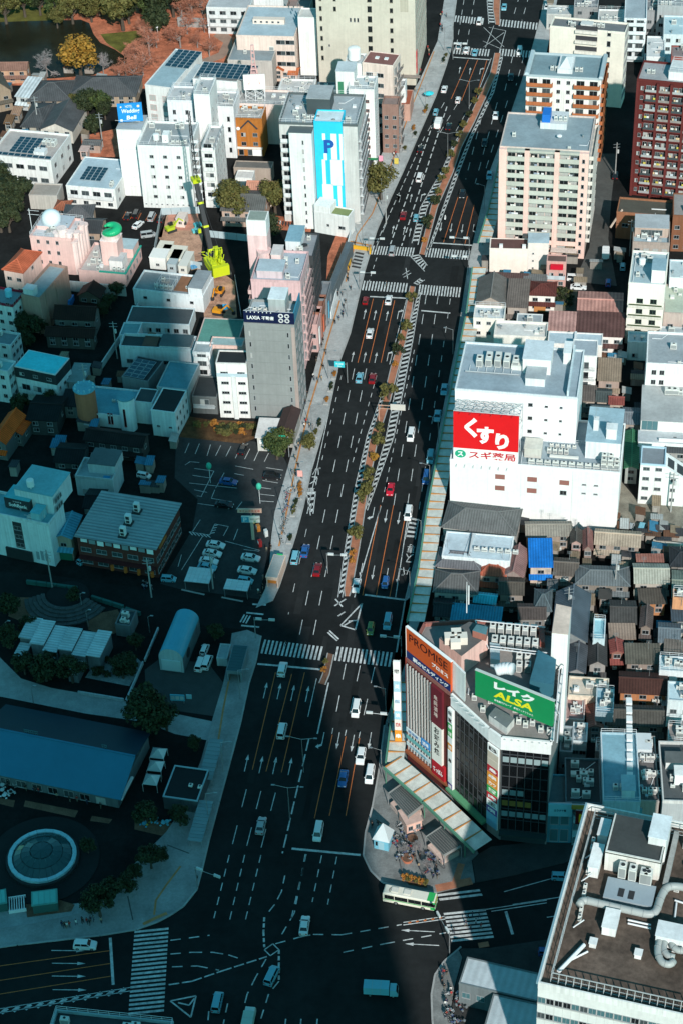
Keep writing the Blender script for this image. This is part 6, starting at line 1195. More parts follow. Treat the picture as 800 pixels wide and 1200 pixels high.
b.box('front_block',-1.0,b.W,-19.5,-15.02,0,6.8,wall((.76,.78,.79)),roof=deck((.45,.48,.5)));put('window',win_mesh(4,3,'t',2),b.root,(1.6,-15.02,7.2));put('window',win_mesh(4.5,2,'m',3),b.root,(8,-19.5,3));b.part('roof_railing',MB().box(4,11,-19.3,-19.2,6.95,8),STEELW)
b=flat('office_building','little white four storey office with a sloped glass side',(750,543),(779,545),(751,522),590,corner='l',wm=wall(WHITE,streak=.05),rm=deck((.22,.24,.26)),rot=None,par=.5,pm=paint((.45,.62,.72)));b.win('f',2,4,1.6,1.0,1.4,3.0,kind='m');z=b.H
b.part('sloped_side',MB().add([(b.W+.01,0,0),(b.W+5,0,0),(b.W+5,b.D*.8,0),(b.W+.01,b.D*.8,0),(b.W+.01,0,z-.5),(b.W+5,0,z-4),(b.W+5,b.D*.8,z-4),(b.W+.01,b.D*.8,z-.5)],[(0,1,5,4),(1,2,6,5),(2,3,7,6),(4,5,6,7)]),wall(WHITE,streak=.05))
for k in range(2):b.part('roof_light',MB().add([(b.W+.6+2.3*k,.8,z-.85-1.61*k),(b.W+2.2+2.3*k,.8,z-1.97-1.61*k),(b.W+2.2+2.3*k,b.D*.6,z-1.97-1.61*k),(b.W+.6+2.3*k,b.D*.6,z-.85-1.61*k)],[(0,1,2,3)]),FRAMED)
for j in range(3):put('window',win_mesh(1.2,1,'m',1),b.root,(b.W+2.2,0,1.4+3*j))
# ================================================================== PHARMACY BLOCK
Hf=height_of((726,554),624)
b=Bd('department_store','large white windowless store with a red pharmacy billboard','store',(526.5,538),(726,554),(729,496),Hf,None);b.D=(at(729,496,Hf)-b.o).dot(b.v)
b.shell(wall((.82,.82,.81),streak=.06),deck((.28,.34,.38)),par=.6);ph=b
uu,vv=b.loc((673.5,520),b.zr);ru,rv=b.loc((677,517),b.zr)
lo_,hi_=b.zr,60.0
for _ in range(40):
 m_=(lo_+hi_)/2;p=b.o+b.u*uu+b.v*vv+Vector((0,0,m_));lo_,hi_=(m_,hi_)if sight(p)[1]>466 else(lo_,m_)
Hr=lo_;u0,_=b.loc((533,453),Hr);u1=uu;_,v1=b.loc((545,400),Hr);vr=vv
b.part('rear_wall',MB().box(u0,u1,vr,v1,0,Hr-.6),wall((.80,.81,.81),streak=.06));b.part('rear_roof',MB().box(u0+.3,u1-.3,vr+.3,v1-.3,Hr-.6,Hr-.5),deck((.30,.37,.42)))
mb=MB();mb.box(u0-.05,u1+.05,vr-.05,vr+.3,Hr-.6,Hr).box(u0-.05,u1+.05,v1-.3,v1+.05,Hr-.6,Hr).box(u0-.05,u0+.3,vr+.3,v1-.3,Hr-.6,Hr).box(u1-.3,u1+.05,vr+.3,v1-.3,Hr-.6,Hr);b.part('rear_parapet',mb,wall((.70,.76,.78)))
for t,w_ in((.62,1.1),(.75,.8),(.87,.7)):
 for j in range(3):put('window',win_mesh(w_,1.0 if w_>1 else .6,'d',0),b.root,(u0+(u1-u0)*t,vr,b.zr+2.2+j*3.9))
zr2=Hr-.5;RW_=u1-u0;RD=v1-vr
for k,(n_,d_)in enumerate(((1.6,2.4),(2.4,3.6),(2.4,3.8),(2.4,3.6),(1.8,2.8))):put('air_conditioner',ac_mesh(1.5,d_,2.2),b.root,(u0+RW_*(.13+.075*k),vr+RD*(.52 if k else .5),zr2))
b.box('machine_house',u0+RW_*.52,u0+RW_*.75,vr+RD*.45,vr+RD*.85,zr2,zr2+4.2,wall(WHITE),roof=deck((.6,.66,.7)));b.box('machine_house',u0+RW_*.56,u0+RW_*.72,vr+RD*.2,vr+RD*.44,zr2,zr2+2.2,wall(OFFW),roof=deck((.36,.40,.42)));b.box('roof_wall',u0+RW_*.91,u0+RW_*.925,vr+.4,v1-.4,zr2,zr2+2.0,wall((.62,.72,.76)));b.box('lift_house',u0+RW_*.84,u0+RW_*.90,vr+RD*.7,vr+RD*.95,zr2,zr2+3.2,wall(WHITE),roof=deck((.7,.72,.72)));b.tank(u0+RW_*.62,vr+RD*.92,1.2,1.2,z=zr2)
for k in range(6):b.pipe([(u0+RW_*(.08+.07*k),vr+RD*.4,zr2+.3),(u0+RW_*(.08+.07*k),vr+RD*.52,zr2+.3)],.1)
b.pipe([(u0+RW_*.05,vr+RD*.38,zr2+.4),(u0+RW_*.5,vr+RD*.38,zr2+.4)],.2,STEEL);b.box('duct',u0+RW_*.42,u0+RW_*.52,vr+RD*.5,vr+RD*.62,zr2,zr2+1.2,ACM)
fz=b.zr;W=b.W;Ld=vr
b.box('roof_cabin',W*.43,W*.53,Ld*.35,Ld*.75,fz,fz+2.6,wall((.62,.60,.55)),roof=deck((.6,.58,.52)));b.acs(W*.56,Ld*.55,4);b.acs(W*.57,Ld*.8,5,size=(.9,.5,.8));b.acs(W*.46,Ld*.12,11,du=1.9,size=(1.5,.8,1.1));b.box('duct',W*.58,W*.75,Ld*.32,Ld*.38,fz+.8,fz+1.3,paint((.72,.70,.66)))
for r_ in range(2):b.acs(W*.885,Ld*(.12+.16*r_),3,du=1.5,size=(1.3,1.0,1.7));b.acs(W*.885,Ld*(.12+.16*r_),2,z=fz+1.8,du=1.5,size=(1.3,1.0,1.2))
b.rail(W*.42,W-.4,.3,Ld-.3,fz,1.2);b.box('penthouse',W*.785,W-.5,Ld*.5,b.D-.5,fz,fz+5.0,wall((.78,.80,.81)),roof=deck((.34,.48,.55)));b.box('lift_house',W*.9,W*.96,Ld*.62,Ld*.85,fz+5.13,fz+8.0,wall(WHITE),roof=deck((.7,.72,.72)));b.box('lift_house',W*.82,W*.85,Ld*.9,Ld*1.05,fz+5.13,fz+8.2,wall(OFFW),None);b.antenna(W*.83,Ld*.98,3,fz+8.2)
for t,z in((.27,4.8),(.27,8.2),(.46,4.8),(.46,8.2),(.65,8.0)):b.part('vent_grille',MB().box(W*t,W*t+2.3,-.06,-.005,Hf-13+z,Hf-11.6+z),paint((.28,.12,.10)))
b.win('f',1,1,1.6,1.3,Hf-8.0,3,a=W*.65,b=W*.70,kind='d');b.win('f',2,2,1.0,.4,Hf-7.2,2.6,a=W*.76,b=W*.9,kind='m',mull=0)
for t in(.225,.42,.725):b.part('wall_joint',MB().box(W*t,W*t+.08,-.02,-.003,0,Hf-.7),wall((.62,.63,.63)))
for k in range(7):b.part('lamp_bracket',MB().bar((W*(.04+.05*k),-.02,Hf-1.2),(W*(.04+.05*k),-.9,Hf-1.6),.08),STEEL)
q0=b.loc((531,535),Hf);q1=b.loc((606.5,541),Hf);bw=q1[0]-q0[0]
top=0;lo_,hi_=Hf,70.0
for _ in range(40):
 m_=(lo_+hi_)/2;p=b.o+b.u*q0[0]+b.v*.4+Vector((0,0,m_));lo_,hi_=(m_,hi_)if sight(p)[1]>482.5 else(lo_,m_)
bh=lo_-Hf
bb=thing('billboard','huge red rooftop billboard with white lettering above a white strip','billboard',b.o+b.u*q0[0]+b.v*.3+Vector((0,0,Hf)),b.rz)
RED=paint((.70,.012,.015),.4);MB().box(0,bw,0,.4,bh*.245,bh).build('red_panel',RED,bb);MB().box(0,bw,.01,.39,0,bh*.242).build('white_panel',TW_,bb)
letters('く',bw*.20,bh*.42,TW_,bb,(bw*.27,0,bh*.70),bold=.055);letters('す',bw*.26,bh*.37,TW_,bb,(bw*.49,0,bh*.555),bold=.055);letters('り',bw*.21,bh*.34,TW_,bb,(bw*.75,0,bh*.45),bold=.055)
letters('スギ薬局',bw*.72,bh*.16,paint((.50,.01,.02)),bb,(bw*.60,.01,bh*.12),bold=.02);letters('●',bw*.17,bh*.17,paint((.02,.35,.20)),bb,(bw*.11,.01,bh*.12));letters('ス',bw*.09,bh*.10,TW_,bb,(bw*.11,-.03,bh*.12),bold=.03)
lt_=MB();dep=Ld*.95;nx=7
for k in range(nx+1):
 x=bw*k/nx;lt_.bar((x,.6,0),(x,.6,bh),.14);lt_.bar((x,.6,bh),(x,dep,bh*.75),.12);lt_.bar((x,dep,0),(x,dep,bh*.75),.12);lt_.bar((x,.6,bh*.4),(x,dep,bh*.4),.1);lt_.bar((x,.6,bh),(x,dep,bh*.38),.1);lt_.bar((x,dep*.5,0),(x,dep*.5,bh*.87),.12)
 if k<nx:
  x2=bw*(k+1)/nx
  for y,z in((.6,bh),(dep*.5,bh*.87),(dep,bh*.75),(dep*.25,bh*.93),(dep*.75,bh*.81)):lt_.bar((x,y,z),(x2,y,z),.1)
  for y0,z0,y1,z1 in((.6,bh,dep*.25,bh*.93),(dep*.25,bh*.93,dep*.5,bh*.87),(dep*.5,bh*.87,dep*.75,bh*.81),(dep*.75,bh*.81,dep,bh*.75)):lt_.bar((x,y0,z0),(x2,y1,z1),.08);lt_.bar((x2,y0,z0),(x,y1,z1),.08)
lt_.build('steel_lattice',paint((.62,.66,.67)),bb)
for k in range(6):MB().bar((bw*(.1+.16*k),-.02,bh+.1),(bw*(.1+.16*k),-1.2,bh+.3),.08).build('floodlight_arm',paint((.4,.03,.03)),bb)
# ================================================================== SMALL HOUSES SOUTH OF THE STORE
HS=[('long weathered grey tiled roof against the white store wall',(615,629),(671,634),(616,611),5,1.4,'u','gable',(.24,.22,.19),(.45,.36,.3)),('long tan grey tiled roof beside the gravel yard',(695,638),(750,642),(694,619),5,1.4,'u','gable',(.27,.24,.20),(.5,.4,.34)),('small dark roof with pink wall between the two long tiled roofs',(667,637),(682,638),(668,621),5.5,1.0,'v','gable',(.06,.06,.06),(.62,.42,.38)),('narrow maroon gabled roof next to the pink walled house',(682,645),(694,646),(682,622),5.5,1.4,'v','gable',(.13,.06,.055),(.4,.3,.26)),('cream house with a bright cobalt blue roof',(619,665),(648,668),(622,635),6.5,1.2,'u','shed',(.01,.14,.42),(.82,.66,.54)),('dusty pink gabled roof next to the blue roofed house',(588,675),(614,674),(598,643),6,2.0,'v','gable',(.27,.15,.14),(.45,.35,.32)),('dark speckled tiled roof behind the blue roofed house',(647,674),(677,678),(651,653),5,1.4,'u','gable',(.085,.08,.075),(.4,.34,.3)),('wide blue grey tiled roof with a white utility pole',(673,685),(738,691),(679,662),5.5,1.6,'u','hip',(.11,.135,.155),(.35,.3,.26)),('grey green tiled roof above a cluttered white yard',(742,684),(785,687),(743,660),6,1.6,'u','gable',(.20,.20,.175),(.6,.54,.48)),('low rust brown roof strip behind the grey green roof',(745,660),(778,661),(745,651),5,.6,'u','shed',(.26,.11,.08),(.4,.3,.26)),('big two sloped slate blue roof beside the white lift tower',(645,750),(688,752),(638,692),7,2.6,'v','gable',(.085,.11,.135),(.3,.32,.33)),('dark blue slate side roof left of the big slate blue one',(624,716),(646,718),(628,690),6.5,1.8,'u','hip',(.06,.085,.10),(.3,.32,.33)),('black tiled roof with a roof aerial among the dense houses',(714,731),(746,733),(716,703),5.5,1.6,'u','gable',(.045,.047,.05),(.3,.26,.22)),('rust stained brown roof below the black tiled one',(713,749),(745,751),(714,733),5,.8,'u','shed',(.16,.12,.10),(.35,.28,.24)),('narrow dark brown roof between black tiles and blue grey tiles',(748,736),(764,737),(748,711),6,1.0,'v','gable',(.10,.075,.065),(.35,.28,.24)),('blue grey tiled roof with a small white gable',(770,753),(797,754),(772,729),6,1.4,'u','gable',(.12,.145,.165),(.4,.38,.36)),('long black roof running away beside the teal flat roof',(688,780),(711,780),(691,743),6,1.4,'v','gable',(.04,.042,.045),(.45,.42,.4)),('dark grey striped metal roof with a white gutter',(732,778),(774,780),(733,757),5.5,1.0,'u','shed',(.10,.10,.09),(.4,.32,.28)),('dark red brown roof above the striped metal one',(714,766),(732,768),(716,750),5.5,.8,'v','gable',(.15,.045,.04),(.4,.2,.16)),('grey gabled roof squeezed behind the white lift tower',(664,788),(686,789),(668,755),6,1.2,'v','gable',(.075,.08,.085),(.4,.4,.4)),('dark brown roof over an orange lit house front',(724,812),(782,817),(722,786),5.5,1.4,'u','gable',(.065,.03,.025),(.62,.26,.12)),('very long black tiled roof with two small skylights',(710,850),(779,863),(713,825),5.5,1.6,'u','gable',(.05,.052,.05),(.3,.26,.22)),('salmon red roof beside the teal flat roof',(687,853),(707,854),(690,826),5,.8,'v','gable',(.30,.14,.12),(.4,.3,.28)),('dark hipped roof against the white store front',(516,618),(604,630),(533,588),7,2.6,'u','hip',(.075,.078,.08),(.7,.66,.62)),('charcoal hipped roof next to the arcade',(509,664),(562,670),(519,642),6.5,2.2,'u','hip',(.11,.105,.105),(.6,.55,.5)),('small orange red hipped roof with a cream gable',(560,674),(593,674),(566,651),6,1.6,'u','hip',(.36,.10,.06),(.75,.56,.46)),('dark grey hipped roof in front of the charcoal one',(506,694),(560,694),(512,667),6.5,2.4,'u','hip',(.075,.08,.085),(.6,.55,.5)),('dark flat tiled roof beside the small white balcony',(583,697),(614,699),(585,676),6,1.2,'u','gable',(.07,.065,.06),(.4,.34,.3)),('turquoise barrel roof behind the billboard building',(553,706),(581,708),(556,693),5,.9,'u','gable',(.04,.28,.36),(.2,.3,.32)),('broad bright blue metal roof behind the billboard building',(526,729),(586,734),(530,709),5.5,.8,'u','shed',(.03,.24,.34),(.2,.28,.3)),('black roof between the dark grey hip and the blue roof',(506,722),(530,724),(508,700),5,1.2,'u','gable',(.03,.032,.035),(.2,.2,.2)),('dark roof with a red mast behind the billboard building',(606,726),(640,727),(608,707),6,1.2,'u','gable',(.05,.045,.045),(.3,.28,.26)),('patchwork brown roof beside the black long tiled roof',(776,776),(808,778),(778,752),5.5,1.0,'u','shed',(.14,.13,.125),(.36,.34,.32)),('green grey house roof at the weedy patch',(786,700),(812,702),(790,668),6,1.2,'u','gable',(.13,.15,.13),(.35,.3,.26)),('black roof at the block edge below the weedy patch',(784,664),(812,666),(786,640),6,1.4,'u','hip',(.03,.032,.034),(.3,.28,.26)),('dark blue roof behind the grey green tiled house',(786,728),(812,729),(786,706),5.5,1.0,'u','shed',(.05,.07,.09),(.3,.26,.24)),('dark roof over a lit orange shop front in the dense houses',(748,708),(782,712),(748,692),4.5,.7,'u','shed',(.06,.05,.05),(.66,.30,.14)),('flat grey roof patch below the grey green tiled house',(700,702),(716,703),(701,690),5,.5,'u','flat',(.05,.05,.05),(.35,.28,.24)),('small slate lean-to beside the cluttered white yard',(640,690),(652,691),(641,680),4,.5,'u','shed',(.07,.075,.08),(.5,.45,.4)),]
for k,q in enumerate(HS):
 b=house(q[0],q[1],q[2],q[3],q[4]-.6,q[5],q[6],q[7],tuple(v*f for v,f in zip(q[8],((1.0,1.0,1.0),(1.6,1.45,1.35),(1.3,1.2,1.1),(1.7,1.7,1.65),(1.15,1.2,1.3))[k%5])),tuple(v*.7 for v in q[9]),rot=(GRID if q[1][0]>604 else GRID+3)-2+((k*7)%9-4),tile=q[7]!='flat')
 rg=random.Random(k)
 for j in range(rg.randrange(1,4)):put('air_conditioner',ac_mesh(.9,.5,.8),b.root,(rg.uniform(.6,b.W-1.2),-.15,2.6 if j else .1))
 if rg.random()<.5:b.antenna(rg.uniform(1,b.W-1),b.D*.5,2.5,q[4]+q[5]+.3)
b=flat('workshop','pale blue metal roofed workshop with a row of white machines',(517,651),(597,657),(520,622),H=8,wm=wall((.72,.76,.77)),rm=deck((.48,.57,.62)),par=.25,rot=GRID+2)
b.part('roof_ridge',MB().bar((b.W*.35,.5,b.zr),(b.W*.4,b.D-.4,b.zr),1.2,.6),paint((.55,.64,.68)));b.acs(b.W*.45,b.D*.3,6,du=1.8,size=(1.3,.7,1.0));b.part('roof_wall',MB().box(b.W*.38,b.W*.385,.4,b.D-.4,b.zr,b.zr+1.0),FRAMED)
for i,(fl,fr,bk,H_,wc,rc,lb)in enumerate((((694,748),(708,749),(695,724),8,(.5,.62,.66),(.30,.55,.62),'small teal flat roofed house with a white tank'),((665,814),(712,817),(668,792),7,(.72,.62,.5),(.70,.60,.50),'cream flat roofed house with a wide terrace'),((697,834),(718,835),(699,806),8,(.35,.45,.5),(.25,.42,.50),'blue flat roofed house behind the salmon roof'),((670,868),(687,869),(672,846),8,(.6,.68,.7),(.50,.58,.62),'pale flat roofed house beside the lattice mast'),((697,880),(712,881),(699,868),9,(.4,.38,.36),(.6,.58,.56),'white topped narrow house in front of the salmon roof'),((662,842),(684,843),(664,812),6,(.55,.4,.36),(.32,.2,.19),'cluttered house with a faded red roof terrace'),((772,785),(806,787),(775,768),7,(.66,.7,.72),(.4,.55,.6),'pale blue roofed house at the block edge'),((782,820),(812,822),(784,798),8,(.6,.66,.68),(.5,.64,.70),'white house with blue roof panels at the block edge'),((782,868),(812,870),(784,848),7,(.5,.42,.38),(.3,.28,.27),'grey flat roofed house beside the long black roof'),((655,880),(670,881),(656,850),9,(.3,.35,.38),(.15,.19,.2),'dark narrow house beside the steel lattice'),((788,700),(812,701),(790,690),9,(.62,.3,.16),(.2,.2,.2),'narrow orange lit house at the block edge'))):
 b=flat('house_block',lb,fl,fr,bk,H=H_,wm=wall(wc),rm=deck(rc),par=.5);b.clutter(7,200+i);b.win('f',max(2,int(b.W/3)),max(1,int(H_/3.3)),1.4,1.2,1,3.1)
 if i%2==0:b.rail()
b=flat('shop_building','tall blue flat roofed shop block with a white stair line',(706,938),(750,941),(714,858),H=15,wm=wall((.35,.48,.54)),rm=deck((.22,.40,.48)),rot=6,par=.5);b.box('penthouse',b.W*.5,b.W*.85,1,5,b.zr,b.zr+2.4,wall((.5,.62,.66)),roof=deck((.4,.56,.62)));b.win('f',4,3,2,1.6,3,3.6,kind='t');b.acs(2,3,2)
for k in range(9):b.part('pipe_box',MB().box(b.W-2.4+k*.08,b.W-1.2+k*.08,6+k*2.6,7.6+k*2.6,b.zr,b.zr+.7),OFFM)
b.rail()
b=flat('shop_building','shop block with a white metal roof and crowded air conditioners',(746,938),(772,942),(743,862),H=12,wm=wall((.4,.36,.33)),rm=deck((.14,.13,.13)),rot=6,par=.5);b.part('metal_roof',MB().box(.3,b.W*.8,b.D*.72,b.D-.3,b.zr,b.zr+1.6),paint((.62,.66,.68)))
for k in range(9):b.acs(1+(k%3)*2,2+(k//3)*4.5,2,du=1.2)
b.clutter(14,231)
b=flat('shop_building','grey block with an open roof well and a white roof box',(776,938),(812,943),(768,868),H=14,wm=wall((.4,.42,.43)),rm=deck((.09,.10,.10)),rot=6,par=.8,pm=wall((.6,.6,.58)));b.box('roof_box',2.5,5.5,b.D*.3,b.D*.46,b.zr,b.zr+2.8,wall(WHITE),roof=deck((.75,.75,.73)));b.box('roof_box',1,5,b.D*.56,b.D*.74,b.zr,b.zr+2.0,wall((.62,.62,.6)),roof=deck((.12,.13,.13)));b.rail(6,b.W-1,2,b.D-2,b.zr,1.2);b.clutter(6,232)
b=flat('shop_building','narrow dark block with roof pipes beside the glass corner building',(662,940),(704,944),(672,888),H=12,wm=wall((.13,.18,.2)),rm=deck((.045,.06,.065)),rot=6,par=.5);b.clutter(18,233);b.win('f',5,2,1.6,1.6,4,3.4,kind='t')
def facade_sign(lb,fl,fr,z0,z1,m,rot=8,name='sign',txt=None,tm=None,tw=.7,th=.5,grp=None):
 A,B=at(*fl,z1),at(*fr,z1);u,v=frame(rot);L_=(B-A).dot(u);s=thing(name,lb,'sign',(A.x,A.y,z0),R(-rot),grp);MB().box(0,L_,-.3,0,0,z1-z0).build('board',m,s);MB().box(.1,L_-.1,0,.5,.2,z1-z0-.2).build('bracket',STEEL,s)
 if txt:letters(txt,L_*tw,(z1-z0)*th,tm,s,(L_/2,-.3,(z1-z0)/2),bold=.01)
 return s
TL=paint((.20,.50,.58));b=flat('shop_building','teal fronted shop with glazed stair bays on the cross street',(641,942),(671,944),8,H=11.5,wm=wall((.10,.30,.38)),rm=deck((.1,.14,.15)),rot=6,par=.4);b.win('f',2,2,1.6,3.6,.6,5,a=.5,b=b.W-.5,kind='t',mull=0)
s=facade_sign('pale teal shop sign above the glazed stair bays',(642,941),(670,944),9.3,12.8,TL,6,txt='カラオケ館',tm=paint((.01,.05,.08)),tw=.5,th=.2)
facade_sign('dark red restaurant sign with a golden letter on the cross street',(674,950),(695,953),9,12.6,paint((.10,.01,.012)),6,txt='M',tm=paint((.75,.42,.02)),tw=.62,th=.68)
facade_sign('yellow and navy strip sign above the restaurant sign',(669,943),(706,945),12.8,13.8,paint((.30,.20,.04)),6)
facade_sign('red shop sign with white lettering by the grey block',(782,938),(812,944),10.5,13.5,paint((.30,.02,.02)),6,txt='Lotteria',tm=TW_,tw=.75,th=.45)
facade_sign('long teal glass sign band under the blue flat roofed block',(706,946),(752,950),9,11.5,paint((.10,.30,.36)),6)
b=flat('shop_building','white fronted fast food shop under the dark red sign',(671,957),(705,960),6,H=8.5,wm=wall((.30,.48,.54)),rm=deck((.1,.12,.13)),rot=6,par=.3);b.win('f',3,2,1.8,2.0,.6,4,kind='t')
# ================================================================== BILLBOARD CORNER BLOCK
H1=height_of((645,869),990);CBk=thing('corner_block','dark glass corner block with a red brick wing and white roof band','building',(0,0,0))
P=lambda x,y,z=H1:at(x,y,z)
V=[P(476,770),P(528.5,812),P(573,853),P(587,863),P(645,869),P(660,776),P(652,742),P(560,726),P(497,730)]
F2=[(p.x,p.y)for p in V];DG2=glassy('corner_glass',(.006,.007,.008),.25)
MB().prism(F2,0,H1-.9).build('wall',wall((.30,.29,.28)),CBk);cx=sum(p[0]for p in F2)/9;cy=sum(p[1]for p in F2)/9
ins=[(cx+(x-cx)*.97,cy+(y-cy)*.97)for x,y in F2];MB().prism(ins,H1-.9,H1-.8).build('roof',deck((.24,.22,.21)),CBk)
def face(i):
 a,c=V[i],V[(i+1)%9];d=Vector((c.x-a.x,c.y-a.y,0));return Vector((a.x,a.y,0)),math.atan2(d.y,d.x),d.length
for i in range(9):
 o,rz,L_=face(i);mb=MB().box(-.1,L_+.1,-.25,.2,H1-(3.4 if 1<=i<=3 else .9),H1);mb.build('roof_band',wall((.82,.83,.82),streak=.08)if i in(1,2,3,4)else wall((.30,.12,.10)),CBk,o,rz)
o,rz,L0=face(0);f0=MB().box(0,L0,-.3,-.05,0,H1-1).build('brick_facade',wall((.13,.03,.026)),CBk,o,rz)
for k in range(9):MB().box(L0*(.04+.065*k),L0*(.04+.065*k)+.24,-.62,-.31,4,H1-1.2).build('fin',wall((.55,.53,.51)),f0)
for k in range(8):MB().box(L0*(.04+.065*k)+.26,L0*(.04+.065*(k+1))-.02,-.4,-.305,4,H1-1.4).build('glass_strip',G_DARK,f0)
for j in range(8):MB().box(L0*.03,L0*.585,-.5,-.42,4+j*3.3,4.35+j*3.3).build('spandrel',wall((.25,.22,.22)),f0)
MB().box(0,L0*.02,-.4,-.31,3.6,H1).build('edge_trim',wall((.35,.06,.04)),f0)
for x0,x1,z0,z1,m,tx,tm in((.04,.36,9.6,10.8,paint((.6,.66,.68)),'居酒屋',paint((.1,.2,.4))),(.38,.58,9.3,11.2,paint((.05,.25,.55)),'酒場',TW_),(.04,.58,7.6,8.5,paint((.15,.42,.42)),None,None),(.04,.58,5.6,6.6,paint((.55,.62,.64)),'天王寺公園前',paint((.1,.3,.4)))):
 MB().box(L0*x0,L0*x1,-.95,-.76,z0,z1).build('sign_band',m,f0)
 if tx:letters(tx,L0*(x1-x0)*.7,(z1-z0)*.55,tm,f0,(L0*(x0+x1)/2,-.95,(z0+z1)/2))
MB().box(L0*.615,L0*.86,-.9,-.31,H1*.62,H1-1.0).build('maroon_sign',paint((.14,.02,.03)),f0);MB().box(L0*.625,L0*.85,-.9,-.31,H1*.26,H1*.615).build('white_sign',paint((.78,.74,.68)),f0);MB().box(L0*.625,L0*.9,-.9,-.31,H1*.10,H1*.255).build('red_sign',paint((.42,.02,.03)),f0)
for k,ch in enumerate('魚民酒場'):letters(ch,1.1,1.2,paint((.6,.5,.45)),f0,(L0*.72,-.9,H1*.88-1.6*k))
for k,ch in enumerate('お好み焼'):letters(ch,1.5,1.7,paint((.03,.03,.03)),f0,(L0*.74,-.9,H1*.57-2.0*k),bold=.02)
letters('てっぱん',L0*.22,1.4,TW_,f0,(L0*.76,-.9,H1*.18),bold=.03);MB().box(0,L0,-1.0,-.31,2.8,3.5).build('orange_fascia',paint((.30,.10,.05)),f0)
def vstrip(parent,o,rz,x,w_,z0,z1,cells,dep=.9,name='vertical_sign'):
 h=(z1-z0)/len(cells);s=MB().box(x,x+w_,-dep,-.31,z0,z1).build(name,TW_,parent,o,rz)
 for k,(m,t,tm)in enumerate(cells[::-1]):
  MB().box(x+.06,x+w_-.06,-dep-.05,-dep-.005,z0+k*h+.05,z0+(k+1)*h-.05).build('sign_cell',m,s)
  if t:letters(t,w_*.7,h*.5,tm,s,(x+w_/2,-dep-.05,z0+(k+.5)*h),bold=.02)
wc,gc,oc,rc_,pc,bc=TW_,paint((.03,.35,.08)),paint((.75,.28,.03)),paint((.5,.02,.03)),paint((.12,.08,.28)),paint((.2,.45,.6));bk=paint((.03,.03,.03))
o1,rz1,L1=face(1)
vstrip(CBk,o1,rz1,-.1,1.5,3,H1-3.6,[(wc,'個',bk),(wc,'室',bk),(gc,'居',wc),(gc,'酒',wc),(wc,None,None),(oc,'焼',wc),(wc,None,None),(wc,'鳥',bk),(wc,None,None),(wc,None,None),(wc,None,None),(pc,'歌',wc)])
for fi,n in((1,7),(3,6)):
 o,rz,L_=face(fi);x0=1.6 if fi==1 else .2
 gf=MB().box(x0,L_-.15,-.2,-.03,3.4,H1-3.42).build('glass_facade',DG2,CBk,o,rz);nf=int((H1-7)/3.1)
 for k in range(n+1):xx=x0+(L_-.2-x0)*k/n;MB().box(xx-.07,xx+.07,-.34,-.205,3.4,H1-3.45).build('mullion',paint((.06,.065,.07)),gf)
 for j in range(nf+1):MB().box(x0,L_-.2,-.3,-.21,3.5+j*3.1,3.68+j*3.1).build('transom',paint((.05,.055,.06)),gf)
 if fi==3:
  for j,mm in((nf-1,paint((.26,.34,.35))),(nf-4,paint((.20,.27,.28))),(nf-5,paint((.24,.15,.04))),(nf-6,paint((.20,.28,.30)))):
   for k in range(n):
    if j==nf-4 and k>2:continue
    if j==nf-5 and k>3:continue
    MB().box(x0+(L_-.2-x0)*k/n+.15,x0+(L_-.2-x0)*(k+1)/n-.15,-.23,-.205,4.4+j*3.1,5.9+j*3.1).build('window_blind',mm,gf)
 else:
  for k in range(14):j,q=random.randrange(nf),random.randrange(n);MB().box(x0+(L_-.2-x0)*q/n+.2,x0+(L_-.2-x0)*(q+.8)/n,-.23,-.205,4.2+j*3.1,5.4+j*3.1).build('window_blind',paint((.06,.068,.07)),gf)
 MB().box(0,L_,-1.6,-.21,2.8,3.38).build('canopy',paint((.10,.30,.16)if fi==1 else(.03,.05,.05)),CBk,o,rz);MB().box(.3,L_-.3,-.1,-.02,.1,2.78).build('shop_window',G_MID,CBk,o,rz)
o,rz,L2=face(2)
vstrip(CBk,o,rz,.1,L2-.2,3,H1-3.5,[(wc,'Ｂ',bk),(paint((.6,.52,.42)),None,None),(paint((.6,.52,.42)),None,None),(rc_,'鳥',wc),(oc,'串',wc),(oc,'カツ',wc),(gc,'酒',wc),(rc_,'肉',wc),(wc,'王',bk),(pc,'唄',wc),(bc,None,None),(bc,None,None)],.6)
o,rz,L_=face(0);e=thing('blade_sign','tall stack of lit blade signs on the brick corner by the avenue','sign',at(467,868,5)-Vector((0,0,5)),R(-GRID));zc=5.0
for h_,m,t,tm in((3.4,oc,'串',wc),(3.2,paint((.75,.68,.62)),'焼肉',paint((.5,.05,.05))),(2.4,paint((.35,.60,.72)),'浪',wc),(5.6,TW_,'歯科',paint((.2,.35,.5))),(3.0,paint((.40,.62,.72)),'英',wc),(5.6,TW_,'学習塾',bk)):
 MB().box(-.8,.6,-.25,.25,zc,zc+h_-.1).build('sign_panel',m,e);letters(t,1.0,min(1.2,h_*.5),tm,e,(-.1,-.25,zc+h_/2),bold=.02);zc+=h_
MB().box(.55,.7,.26,.4,4,zc).build('mast',STEEL,e)
